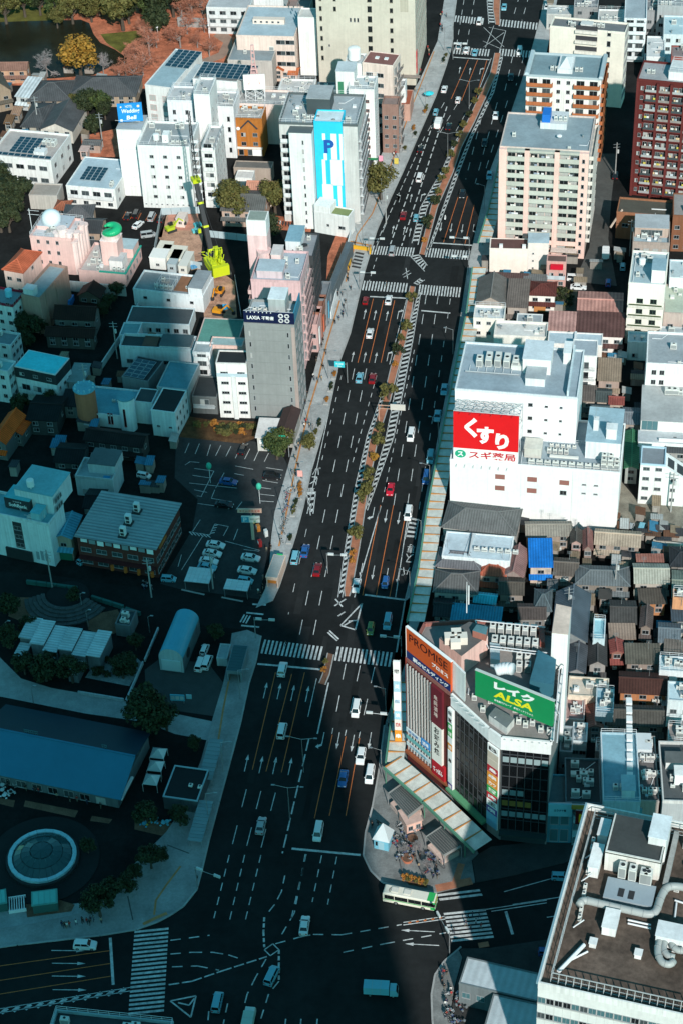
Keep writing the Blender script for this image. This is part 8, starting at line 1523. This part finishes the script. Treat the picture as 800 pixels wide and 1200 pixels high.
truck('white box truck on the far avenue',(513,145),GRID+3,(.7,.7,.7),(.80,.80,.79));truck('teal canvas truck in the junction',(446,1160),97,(.2,.5,.6),(.16,.46,.56),6.4);truck('white box truck in the dark side street',(709,297),GRID,(.7,.7,.7),(.78,.78,.77),5.6);truck('green topped white truck entering the junction',(291,1199),GRID,(.6,.65,.62),(.40,.52,.46),6.5)
p=at(480,1052,1.5);r=thing('bus','cream and green city bus turning into the cross street','bus',(p.x,p.y,.012),R(-107));BW,BL_=2.4,10.4;CRM=paint((.76,.72,.60),.35);GRN=paint((.03,.38,.10),.35);h=BL_/2
MB().box(-BW/2,BW/2,-h,h,.4,1.3).box(-BW/2,BW/2,-h,-h+.3,1.3,2.6).box(-BW/2+.02,BW/2-.02,-h+.02,h-.05,2.45,2.75).build('body',CRM,r);MB().box(-BW/2+.05,BW/2-.05,-h+.3,h-.03,1.3,2.45).build('window_band',CARG,r);MB().add([(-BW/2,-h,2.75),(BW/2,-h,2.75),(BW/2,h-.05,2.75),(-BW/2,h-.05,2.75),(-BW/2+.2,-h+.2,2.92),(BW/2-.2,-h+.2,2.92),(BW/2-.2,h-.25,2.92),(-BW/2+.2,h-.25,2.92)],[(0,1,5,4),(1,2,6,5),(2,3,7,6),(3,0,4,7),(4,5,6,7)]).build('roof',paint((.68,.65,.56)),r)
MB().box(-BW/2-.02,BW/2+.02,-h+.1,h+.01,1.1,1.28).box(-BW/2-.02,BW/2+.02,h-.9,h+.015,.5,1.1).box(-BW/2+.1,BW/2-.1,h-1.6,h-.3,2.925,2.96).box(-BW/2-.02,BW/2+.02,h-.55,h+.02,2.3,2.74).build('green_stripe',GRN,r)
for y in(-3,-.5):MB().box(-.6,.6,y-.7,y+.7,2.93,3.15).build('roof_unit',paint((.6,.58,.52)),r)
for k in range(7):MB().box(-BW/2-.01,BW/2+.01,-h+.9+k*1.35,-h+1.0+k*1.35,1.3,2.45).build('window_pillar',CRM if k%2 else DARKM,r)
for sx in(-1,1):
 for y in(h-2.4,-h+2.6):o=put('wheel',WHEEL,r,(sx*(BW/2-.14),y,.45));o.scale=(1.3,1.42,1.42)
 put('headlight',CARS['van'][2],r,(sx*.8,h+.02,.75));put('tail_light',CARS['van'][3],r,(sx*.95,-h-.02,1.0))
letters('天王寺駅前',1.7,.3,paint((.75,.4,.05)),r,(0,h+.04,2.5),math.pi);letters('62',1.2,1.2,paint((.12,.11,.09)),r,(0,-h+1.6,2.90)).rotation_euler=(R(-90),0,R(90))
# ================================================================== CONSTRUCTION SITE AND CRANE
sheet('site_ground',[(196,252),(232,250),(238,275),(236,300),(275,330),(278,372),(240,380),(236,318),(200,300),(186,278)],.02,mat('site_soil',(.50,.29,.20),rough=1,var=.5,scale=.35,objvar=0),'bare pinkish soil of the construction site');sheet('site_slab',[(198,250),(233,251),(228,270),(196,270)],.03,mat('site_slab',(.55,.25,.18),rough=1,var=.3,objvar=0),'reddish levelled slab of the construction site')
YG=paint((.55,.62,.02),.4);p=at(252,317,0);cr=thing('crawler_crane','yellow green crawler crane with a long black boom on the construction site','crane',(p.x,p.y,0),R(20));cr.scale=(1.3,1.3,1.2)
for sx in(-1,1):MB().box(sx*2.2-.5,sx*2.2+.5,-3.4,3.4,.05,1.2).tube((sx*2.2-.5,3.4,.62),(sx*2.2+.5,3.4,.62),.57,n=12).tube((sx*2.2-.5,-3.4,.62),(sx*2.2+.5,-3.4,.62),.57,n=12).build('crawler_track',DARKM,cr)
MB().box(-1.7,1.7,-1.8,1.8,.6,1.3).cyl(0,0,1.3,1.7,1.4,16).build('chassis',YG,cr);MB().box(-1.7,1.7,-4.2,2.2,1.7,2.9).box(-1.6,-.4,-3.8,-.5,2.9,4.2).box(.5,1.6,-3.6,-1.0,2.9,3.8).build('machinery_deck',YG,cr);MB().box(-1.9,1.9,-5.2,-4.2,1.6,4.2).build('counterweight',YG,cr);MB().box(.7,1.9,.6,2.6,2.9,4.9).build('cab',YG,cr);MB().box(.78,1.82,2.55,2.64,3.3,4.7).box(1.85,1.92,.8,2.5,3.4,4.7).build('cab_window',CARG,cr)
bt=Vector((0,8.5,20));MB().bar((0,1.0,2.8),bt,1.0,1.0).build('boom',DARKM,cr);bands=MB();b0=Vector((0,1.0,2.8))
for t in(.1,.4,.7,.97):q=b0.lerp(bt,t);bands.bar(q,q+(bt-b0).normalized()*.5,1.15,1.15)
bands.build('boom_band',YG,cr);jt=Vector((0,9.0,38));lj=MB()
for sx,sy in((-.35,-.35),(.35,-.35),(.35,.35),(-.35,.35)):lj.bar(bt+Vector((sx,sy,0)),jt+Vector((sx*.4,sy*.4,0)),.09)
for k in range(14):t0,t1=k/14,(k+1)/14;a,c=bt.lerp(jt,t0),bt.lerp(jt,t1);lj.bar(a+Vector((-.3,-.3,0)),c+Vector((.3,-.3,0)),.06);lj.bar(a+Vector((.3,.3,0)),c+Vector((-.3,.3,0)),.06)
lj.build('jib',DARKM,cr);MB().box(-.9,.9,7.6,9.6,19.6,20.6).bar((0,8.5,20),(0,4.5,22),.3).build('boom_head',YG,cr);gb=MB()
for sx in(-.7,.7):gb.bar((sx,-2.5,3),(sx,-4.5,9),.16);gb.bar((sx,-4.5,9),(sx,-1,3),.12)
gb.bar((-.7,-4.5,9),(.7,-4.5,9),.14);gb.build('gantry',YG,cr);MB().tube((0,-4.5,9),tuple(bt),.05,n=4).tube((0,9.4,38),(0,9.4,6),.05,n=4).build('cable',DARKM,cr);MB().box(-.3,.3,9.1,9.7,5,6).build('hook_block',YG,cr)
cl=MB();rg=random.Random(4)
for k in range(46):x,y,z=rg.uniform(-1.6,1.6),rg.uniform(-4,2),rg.uniform(2.9,5.5);cl.bar((x,y,z),(x+rg.uniform(-1,1),y+rg.uniform(-1.4,1.4),z+rg.uniform(-.6,1.2)),.14)
cl.build('handrails',YG,cr)
def digger(label,px,az,col):
 p=at(*px);r=thing('excavator',label,'excavator',(p.x,p.y,.03),R(-az))
 for sx in(-1,1):MB().box(sx*.9-.25,sx*.9+.25,-1.5,1.5,.02,.7).build('track',DARKM,r)
 MB().box(-1,1,-1.6,.9,.8,1.7).build('body',paint(col),r);MB().box(-.9,-.1,-.3,.9,1.7,2.7).build('cab',CARG,r);MB().bar((.3,.8,1.5),(.3,2.8,3.6),.35).build('boom',paint(col),r);MB().bar((.3,2.8,3.6),(.3,4.6,1.8),.28).build('arm',paint(col),r);MB().box(-.1,.7,4.2,5.0,.9,1.8).build('bucket',DARKM,r);return r
digger('orange excavator below the crane',(258,345),200,(.62,.24,.02));digger('yellow green excavator on the reddish slab',(201,271),60,(.45,.55,.03));digger('orange excavator by the blue sheeting',(257,368),110,(.65,.28,.02))
for fl,fr,bk,H_,c,lb in(((186,301),(213,303),7,3,(.74,.68,.58),'long cream site cabin'),((184,290),(200,291),4,3,(.72,.66,.56),'low cream site store beside the hotel car park'),((209,311),(219,312),8,3,(.70,.68,.62),'pale site container with a rounded roof'),((196,309),(206,310),8,3,(.42,.48,.5),'grey ribbed site container'),((175,301),(194,302),5,4,(.8,.78,.74),'white site cabin at the fence'),((206,256),(216,257),4,3,(.72,.6,.54),'pink white site hut on the reddish slab')):
 b=Bd('site_cabin',lb,'cabin',fl,fr,bk,H_,GRID+4);b.part('wall',MB().box(0,b.W,0,b.D,0,H_-.2),paint(c));b.part('roof',MB().box(-.1,b.W+.1,-.1,b.D+.1,H_-.2,H_),paint(tuple(k*.95 for k in c)));put('window',win_mesh(1,.8,'d',0),b.root,(b.W*.5,0,1.2))
 for k in range(1,4):b.part('wall_rib',MB().box(b.W*k/4,b.W*k/4+.08,-.05,-.005,0,H_-.2),paint(c))
for i,(x,y,c)in enumerate(((232,265,(.1,.5,.55)),(230,272,(.15,.55,.6)),(263,362,(.05,.4,.7)),(228,314,(.1,.3,.5)),(247,300,(.7,.68,.6)),(206,264,(.55,.5,.1)))):
 p=at(x,y);t=thing('material_pile',['teal sheeted pallet on the site','second teal sheeted pallet on the site','bright blue sheeting by the orange excavator','dark blue pallet near the containers','pile of pale planks by the crane','yellow barrier stack on the slab'][i],'pallet',(p.x,p.y,.03),R(20));MB().box(-1.2,1.2,-.9,.9,0,.15).build('pallet',paint((.3,.2,.1)),t)
 for k in range(3):MB().box(-1.1+k*.75,-.42+k*.75,-.8,.8,.16,.9+.2*(k%2)).build('stack',paint(c),t)
fn=thing('site_fence','pale panel fence round the construction site','fence',(0,0,0))
for a,c in(((190,252),(182,296)),((190,252),(236,250)),((180,305),(238,316)),((276,330),(283,372)),((236,250),(246,280)),((246,278),(300,284))):
 A,C=at(*a),at(*c);n=max(1,int((C-A).length/2.4))
 for k in range(n):q,s=A.lerp(C,k/n),A.lerp(C,(k+.97)/n);MB().bar((q.x,q.y,1.2),(s.x,s.y,1.2),.08,2.3).build('panel',paint((.42,.50,.53)),fn)
 # ================================================================== STREET FURNITURE
def tlight(label,x,y,az,arm=4.0,group='traffic lights',two=True):
 p=at(x,y);t=thing('traffic_light',label,'traffic light',(p.x,p.y,.1),R(-az),group);MB().tube((0,0,0),(0,0,6.2),.12,.09,8).build('post',STEEL,t);MB().tube((0,0,5.6),(-arm,0,5.9),.07,.05,6).build('arm',STEEL,t)
 for k in range(2 if two else 1):MB().box(-arm-.7+k*(arm-1.0),-arm+.7+k*(arm-1.0),-.18,.18,5.7,6.25).build('signal_head',paint((.55,.58,.58)),t)
 MB().box(-.15,.15,-.3,-.1,2.6,3.3).build('pedestrian_signal',DARKM,t);return t
for i,(x,y,az,arm)in enumerate(((548,322,GRID,4),(549,300,GRID,5),(421,340,GRID+180,4),(432,300,GRID+180,4),(470,770,GRID,4),(300,748,GRID+180,4),(530,70,GRID+180,4),(384,672,GRID+180,4),(526,1118,GRID+60,5),(232,1040,GRID+200,5),(455,860,GRID,4))):
 tlight(['arm traffic light beside the short arcade','arm traffic light at the pink tower crossing','traffic light on the grey tower pavement','traffic light at the yellow edged subway stairs','traffic light below the orange billboard','traffic light at the park corner crossing','traffic light at the far crossing','traffic light at the planted median tip','traffic light on the curved corner pavement','traffic light at the rounded park corner','traffic light by the blade signs'][i],x,y,az,arm,group=None)
for i,(x,y,az)in enumerate(((549,128,90),(356,905,90),(340,962,90),(524,190,90))):lamp('twin arm street lamp on the avenue centre line',x,y,10,2.6,az,'twin arm avenue lamps',two=True)
for i,(x,y)in enumerate(((385,445),(366,508),(346,576),(330,640),(407,372),(425,290),(447,240),(468,190),(498,128),(520,60),(282,820),(262,905),(245,965),(334,612))):lamp('slim street lamp on the west pavement',x,y,9,1.8,90,'west pavement street lamps')
for i,(x,y)in enumerate(((513,520),(503,575),(493,640),(480,700),(567,245),(452,838),(530,415),(447,910))):lamp('slim street lamp on the arcade pavement',x,y,8,1.8,270,'arcade pavement street lamps')
p=at(444,498);g=thing('gantry_sign','pale direction sign on a rust coloured gantry arm over the median','sign',(p.x,p.y,.15),R(-GRID));MB().tube((0,0,0),(0,0,6.5),.16,.14,8).build('post',paint((.50,.30,.22)),g);MB().bar((0,0,6.2),(6.5,0,6.2),.18).bar((0,0,5.2),(6.5,0,5.2),.14).build('arm',paint((.50,.30,.22)),g);MB().box(3.0,6.8,-.2,-.1,5.0,6.8).build('sign_board',paint((.58,.55,.50)),g);MB().box(2.9,6.9,-.09,-.02,4.95,6.85).build('backing',STEEL,g)
for i,(x,y,txt,lb)in enumerate(((327,512,'中央大通','green overhead direction sign by the brown hut'),(395,425,'天王寺駅','turquoise direction sign over the west pavement'))):
 p=at(x+12,y+24);g=thing('direction_sign',lb,'sign',(p.x,p.y,.15),R(-GRID));MB().tube((0,0,0),(0,0,6.5),.13,.1,8).build('post',STEEL,g);MB().bar((0,0,6.0),(-2.4,0,6.0),.12).build('arm',STEEL,g);MB().box(-3.2,-.6,-.2,-.05,5.0,6.8).build('board',paint((.02,.42,.26)if i==0 else(.05,.55,.62)),g);letters(txt,1.9,.5,TW_,g,(-1.9,-.2,6.1));letters('2km',1.0,.4,TW_,g,(-1.9,-.2,5.4))
for i,(x,y,t)in enumerate(((664,735,''),(719,700,''),(764,292,''),(737,300,''),(103,470,''),(138,420,''),(250,690,''),(62,690,''),(178,700,''),(720,208,''),(452,262,''),(785,600,''))):pole('concrete utility pole with crossarms and a transformer',x,y,12,'street utility poles')
for i,(x,y)in enumerate(((374,498),(370,508),(351,572),(347,590),(344,600),(383,470),(388,455),(474,175),(484,152),(486,158),(499,128),(497,132),(519,72),(522,66),(352,580),(340,632),(365,520),(392,440))):
 p=at(x,y,.14);t=thing('planter_box','dark shrub planter along the west pavement kerb','planter',(p.x,p.y,.14),R(-GRID),'kerbside shrub planters');MB().box(-.7,.7,-1.8,1.8,0,.3).build('box',KERB,t)
 o=put('foliage',BUSH[i%2][1],t,(0,0,.1));o.scale=(.5,1.25,.42);slot(o,0,LEAF[('dark','olive','rust')[i%3]])
for i,(x,y,c,r_)in enumerate(((560,112,'olive',1.7),(556,122,'olive',1.5),(549,138,'dark',1.5),(543,150,'olive',1.6),(537,162,'olive',1.6),(532,172,'dark',1.5),(528,186,'olive',1.7),(521,204,'olive',1.7),(517,214,'olive',1.6),(509,240,'dark',2.2),(501,268,'dark',2.6),(497,284,'rust',1.1),(482,354,'olive',2.0),(475,388,'olive',2.2),(466,416,'dark',2.2),(463,430,'rust',1.1),(455,468,'olive',2.8),(442,522,'olive',2.2),(445,508,'olive',1.8),(438,540,'gold',1.5),(431,565,'olive',2.4),(428,578,'olive',2.2),(426,588,'olive',2.2),(417,632,'olive',2.4),(413,652,'rust',1.2),(412,660,'rust',1.0),(470,400,'olive',1.4),(512,228,'olive',1.5),(379,788,'rust',1.0),(382,778,'olive',.9))):
 tree({'olive':'olive green bush on the avenue median','dark':'dark green bush on the avenue median','gold':'golden bush on the avenue median','rust':'rust red low bush on the avenue median'}[c],(x,y),r_*.8,c,i,name='shrub',group=c+' bushes on the median',cat='shrub',z=.16)
tree('round street tree beside the white corner block',(446,234),5.2,'olive',2,hz=.95)
p=at(502,116,.14);t=thing('parasol','bright turquoise parasol on the pavement by the beige tower','parasol',(p.x,p.y,.14));MB().tube((0,0,0),(0,0,2.4),.04).build('pole',STEEL,t);MB().add([(1.7*math.cos(k*math.pi/4),1.7*math.sin(k*math.pi/4),2.1)for k in range(8)]+[(0,0,2.7)],[(k,(k+1)%8,8)for k in range(8)]).build('canopy',paint((.05,.60,.68)),t)
for i,(x,y,c,lb)in enumerate(((456,168,(.62,.10,.20),'crimson pink banner cluster by the white corner block'),(446,192,(.7,.3,.4),'pink banner stand at the pavement edge'),(464,195,(.65,.5,.1),'yellow board stand by the round street tree'),(352,562,(.72,.36,.32),'pink striped stall canopy on the west pavement'),(471,138,(.02,.22,.10),'dark green hanging shop sign by the avenue'))):
 p=at(x,y,.14);t=thing('banner_stand',lb,'banner',(p.x,p.y,.14),R(-GRID));MB().tube((-.7,0,0),(-.7,0,3),.04).tube((.7,0,0),(.7,0,3),.04).build('pole',STEEL,t)
 for k in range(3):MB().box(-.65,.65,-.05+k*.35,k*.35,1.0-.3*k,2.9-.5*k).build('cloth',paint(c),t)
st=thing('subway_stairs','open subway stairwell with bright yellow edging on the west pavement','stairs',(0,0,0));YE=paint((.70,.38,.03))
for a,c in(((413,291),(434,294)),((413,291),(408,316)),((434,294),(433,298))):
 A,C=at(*a,.15),at(*c,.15);MB().bar((A.x,A.y,.7),(C.x,C.y,.7),.5,1.1).build('parapet',YE,st)
for k in range(5):A,C=at(416-k,296+k*4,.15),at(426-k,298+k*4,.15);MB().bar((A.x,A.y,.2),(C.x,C.y,.2),.8,.1).build('step',DARKM,st)
bk_=MB()
for y in(0,):
 for k in range(12):a0,a1=k*math.pi/6,(k+1)*math.pi/6;bk_.bar((0,y+.32*math.cos(a0),.34+.32*math.sin(a0)),(0,y+.32*math.cos(a1),.34+.32*math.sin(a1)),.05)
BWH=bk_.mesh('wheel',RUBBER);bf=MB().bar((0,-.5,.34),(0,-.1,.75),.05).bar((0,-.1,.75),(0,.38,.72),.05).bar((0,-.05,.3),(0,.38,.72),.05).bar((0,.5,.34),(0,.36,1.0),.05).bar((0,-.05,.3),(0,-.18,.85),.05).bar((-.28,.34,1.0),(.28,.34,1.0),.05);BFR=bf.mesh('frame',STEEL);BSD=MB().box(-.1,.1,-.32,-.05,.85,.93).mesh('saddle',DARKM);BBK=MB().box(-.18,.18,.42,.75,.75,1.0).mesh('basket',STEEL)
def bikes(label,pts,grp):
 for x,y in pts:
  p=at(x,y,.14);t=thing('bicycle',label,'bicycle',(p.x,p.y,.14),random.uniform(0,6.28),grp);put('wheel',BWH,t,(0,-.5,0));put('wheel',BWH,t,(0,.5,0));o=put('frame',BFR,t);slot(o,0,random.choice((STEEL,paint((.4,.05,.05)),paint((.05,.1,.3)),STEELW)));put('saddle',BSD,t);put('basket',BBK,t)
rg=random.Random(9);bikes('parked bicycle in the crowd on the billboard forecourt',[(460+rg.random()*36,968+rg.random()*44+0)for _ in range(26)],'bicycles on the forecourt');bikes('parked bicycle on the curved corner pavement',[(522+rg.random()*26,1164+rg.random()*36)for _ in range(26)],'bicycles on the corner pavement');bikes('parked bicycle beside the low arcade huts',[(498+rg.random()*22,1000+rg.random()*24)for _ in range(14)],'bicycles by the stair roof');bikes('parked bicycle on the west pavement',[(340+rg.random()*4-(y-560)*.17,y)for y in range(575,640,5)],'bicycles on the west pavement');bikes('bicycle parked by the brick restaurant',[(168+rg.random()*14,684+rg.random()*8)for _ in range(9)],'bicycles by the restaurant')
# ================================================================== PEOPLE
SKIN=mat('skin',(.48,.30,.22),rough=.6,var=.05);HAIR=mat('hair',(.012,.010,.009),rough=.5,var=.1);CLOTH=mat('cloth',(.05,.05,.06),rough=.9,var=.2);TROU=mat('trousers',(.03,.03,.04),rough=.9,var=.2)
def person_mesh(pose):
 s={0:.22,1:-.18,2:.04}[pose]
 J={'pel':(0,0,.95),'wst':(0,0,1.1),'chs':(0,.02,1.32),'nek':(0,.02,1.48),'hd0':(0,.03,1.58),'hd1':(0,.03,1.70),'shl':(-.17,0,1.40),'shr':(.17,0,1.40),'ell':(-.22,-s*.5,1.14),'elr':(.22,s*.5,1.14),'hal':(-.22,-s+.08,.90),'har':(.22,s+.08,.90),'hil':(-.09,0,.90),'hir':(.09,0,.90),'knl':(-.10,s*.7+.03,.50),'knr':(.10,-s*.7+.03,.50),'anl':(-.10,s*1.1-.03,.10),'anr':(.10,-s*1.1-.03,.10),'tol':(-.10,s*1.1+.14,.04),'tor':(.10,-s*1.1+.14,.04)}
 rad={'pel':.14,'wst':.13,'chs':.15,'nek':.055,'hd0':.095,'hd1':.10,'shl':.075,'shr':.075,'ell':.05,'elr':.05,'hal':.04,'har':.04,'hil':.095,'hir':.095,'knl':.065,'knr':.065,'anl':.045,'anr':.045,'tol':.04,'tor':.04}
 E_=[('pel','wst'),('wst','chs'),('chs','nek'),('nek','hd0'),('hd0','hd1'),('chs','shl'),('chs','shr'),('shl','ell'),('shr','elr'),('ell','hal'),('elr','har'),('pel','hil'),('pel','hir'),('hil','knl'),('hir','knr'),('knl','anl'),('knr','anr'),('anl','tol'),('anr','tor')]
 K=list(J);me=bpy.data.meshes.new('p');me.from_pydata([J[k]for k in K],[(K.index(a),K.index(c))for a,c in E_],[]);o=bpy.data.objects.new('p',me);COL.objects.link(o)
 sm=o.modifiers.new('s','SKIN');sm.use_smooth_shade=True
 for i,k in enumerate(K):d=me.skin_vertices[0].data[i];d.radius=(rad[k],rad[k]*(.75 if k in('chs','wst','pel')else 1));d.use_root=(k=='pel')
 ss=o.modifiers.new('u','SUBSURF');ss.levels=1;ss.render_levels=1
 out=bpy.data.meshes.new_from_object(o.evaluated_get(bpy.context.evaluated_depsgraph_get()));bpy.data.objects.remove(o);bpy.data.meshes.remove(me)
 out.materials.clear()
 for m in(SKIN,CLOTH,TROU):out.materials.append(m)
 for f in out.polygons:
  c=f.center;f.material_index=2 if c.z<.92 and abs(c.x)<.19 else(0 if c.z>1.47 or(abs(c.x)>.16 and c.z<.95)else 1)
 out.name='body';return out
PM=[person_mesh(k)for k in range(3)]
hm=MB().ball((0,.0,1.69),.125,.135,.12,10,6,0,0,.62).mesh('hair',HAIR,True)
TOPS={'black':(.015,.015,.017),'grey':(.14,.15,.16),'white':(.66,.66,.64),'navy':(.02,.03,.08),'beige':(.36,.27,.18),'red':(.35,.03,.03)}
def people(where,pts,z,grp,az=None):
 rg=random.Random(len(pts)*7+int(pts[0][0]))
 for x,y in pts:
  c=rg.choice(('black','black','black','grey','white','navy','beige','red'));p=at(x,y,z);k=rg.randrange(3)
  t=thing('person','person in a %s top %s %s'%(c,'standing' if k==2 else 'walking',where),'person',(p.x,p.y,z),R(-(GRID+rg.choice((0,180))+rg.uniform(-25,25))if az is None else-az+rg.uniform(-20,20)+rg.choice((0,180))),'%s %s top pose %s'%(grp,c,'standing' if k==2 else 'walking'))
  o=put('body',PM[k],t);slot(o,1,paint(TOPS[c],.9));slot(o,2,paint(rg.choice(((.02,.02,.025),(.03,.04,.07),(.2,.17,.13))),.9));put('hair',hm,t)
rg=random.Random(21)
def scatter(n,a,c,w_):return[(a[0]+(c[0]-a[0])*t+rg.uniform(-w_,w_),a[1]+(c[1]-a[1])*t+rg.uniform(-2,2))for t in[rg.random()for _ in range(n)]]
people('on the pavement below the grey office tower',scatter(26,(378,400),(340,600),8),.14,'people below the grey tower');people('near the yellow edged subway stairs',scatter(16,(425,280),(392,380),8),.14,'people by the subway stairs');people('on the pavement by the beige tower',scatter(22,(520,15),(455,190),7),.14,'people by the beige tower');people('on the zebra crossing by the office block',[(548,1078),(553,1075),(561,1076),(557,1083),(551,1090),(563,1088),(545,1085),(531,1094)],.02,'people on the lower zebra',97);people('on the billboard forecourt',scatter(18,(440,965),(515,1030),12),.14,'people on the forecourt');people('on the curved corner pavement',scatter(12,(520,1135),(525,1195),6),.14,'people on the corner pavement');people('on the shaded park corner',scatter(14,(75,1086),(120,1080),4),.14,'people at the park corner');people('on the plaza by the blue hall',scatter(12,(5,920),(130,950),5),.06,'people by the blue hall');people('near the subway hut',scatter(6,(318,630),(300,705),5),.14,'people by the subway hut');people('crossing below the planted median',[(335,757),(445,768),(500,296),(452,335)],.02,'people on the crossings',98)
for i,(x,y)in enumerate(((521,258),(490,176))):
 p=at(x,y);t=thing('motorbike',['white fronted motorbike beside the orange lane line','dark motorbike on the far avenue'][i],'motorbike',(p.x,p.y,.012),R(-GRID-180*(1-i)));MB().box(-.16,.16,-.6,.4,.4,.85).bar((-.35,.45,1.0),(.35,.45,1.0),.06).box(-.2,.2,.35,.6,.5,1.1).build('body',carpaint(CW if i==0 else CK),t)
 for yy in(-.65,.65):MB().tube((-.07,yy,.3),(.07,yy,.3),.3,n=12).build('wheel',RUBBER,t)
 o=put('rider',PM[2],t,(0,-.1,.02));o.scale=(1,1,.9);slot(o,1,paint((.5,.5,.5)if i==0 else(.05,.05,.05),.9));MB().ball((0,-.08,1.54),.16,.16,.16,10,8).build('helmet',carpaint(CW),t)
for i in range(16):
 x,y=(3+rg.random()*18,912+rg.random()*24)if i<9 else(166+rg.random()*34,962+rg.random()*6)
 p=at(x,y,.05);c=(.62,.64,.64)if i<9 else random.choice(((.1,.4,.55),(.15,.5,.6),(.6,.45,.05)));t=thing('play_table','small white cafe table outside the blue hall' if i<9 else 'colourful play frame piece in the earth bed','table' if i<9 else 'play frame',(p.x,p.y,.05),rg.random()*6,'cafe tables by the blue hall' if i<9 else 'play frame pieces');MB().cyl(0,0,.68,.74,.5,12).build('top',paint(c),t);MB().tube((0,0,0),(0,0,.68),.05).build('leg',STEEL,t)
 for k in range(3):a=k*2.1;MB().box(.8*math.cos(a)-.2,.8*math.cos(a)+.2,.8*math.sin(a)-.2,.8*math.sin(a)+.2,.4,.46).build('stool',paint(c),t)
 # ================================================================== CLUTTER OF THE DENSE YARDS
SH=[]
for k,(w_,d_,h_)in enumerate(((2.6,2.0,2.4),(1.8,3.0,2.8),(3.4,1.6,2.2))):
 SH.append((MB().box(0,w_,0,d_,0,h_).mesh('wall',wall((.3,.27,.24))),MB().add([(-.2,-.3,h_+.02),(w_+.2,-.3,h_+.02),(w_+.2,d_+.2,h_+.45),(-.2,d_+.2,h_+.45),(-.2,-.3,h_-.06),(w_+.2,-.3,h_-.06),(w_+.2,d_+.2,h_+.37),(-.2,d_+.2,h_+.37)],[(0,1,2,3),(7,6,5,4),(0,4,5,1),(1,5,6,2),(2,6,7,3),(3,7,4,0)]).mesh('roof',tiled((.2,.2,.2),0,.5)),MB().box(.3,1.1,-.04,-.005,.05,1.9).mesh('door',paint((.35,.33,.3)))))
def yards(n,box,lab,grp,cols,seed):
 rg=random.Random(seed);made=0
 for _ in range(n*12):
  if made>=n:break
  p=at(rg.uniform(box[0],box[2]),rg.uniform(box[1],box[3]),0);p.z=0
  if not free(p,.3)or not free(p+Vector((2,2,0)),.2):continue
  made+=1;i=rg.randrange(len(cols));a,c,d=SH[rg.randrange(3)]
  t=thing('lean_to_shed',lab%cols[i][0],'shed',p,R(-GRID+rg.choice((0,90,180))),grp+' '+cols[i][0]);put('wall',a,t);o=put('roof',c,t);slot(o,0,tiled(cols[i][1],0,.5));put('door',d,t)
CC=[('rusty brown',(.16,.08,.05)),('pale grey',(.40,.41,.40)),('dark grey',(.06,.06,.065)),('blue',(.05,.20,.32)),('tan',(.26,.20,.14))]
yards(70,(600,600,798,870),'small %s lean-to shed in the dense yards south of the store','sheds south of the store',CC,3);yards(16,(676,415,756,505),'small %s shed roof behind the pharmacy store','sheds behind the store',CC,4);yards(14,(0,85,130,170),'small %s shed by the temple halls','sheds by the temple',CC,5);yards(24,(5,390,215,590),'small %s shed in the shaded lanes round the church','sheds round the church',CC,6);yards(14,(560,300,735,400),'small %s shed among the roofs by the pink tower','sheds by the pink tower',CC,7);yards(10,(640,0,798,80),'small %s shed in the far block','sheds in the far block',CC,8)
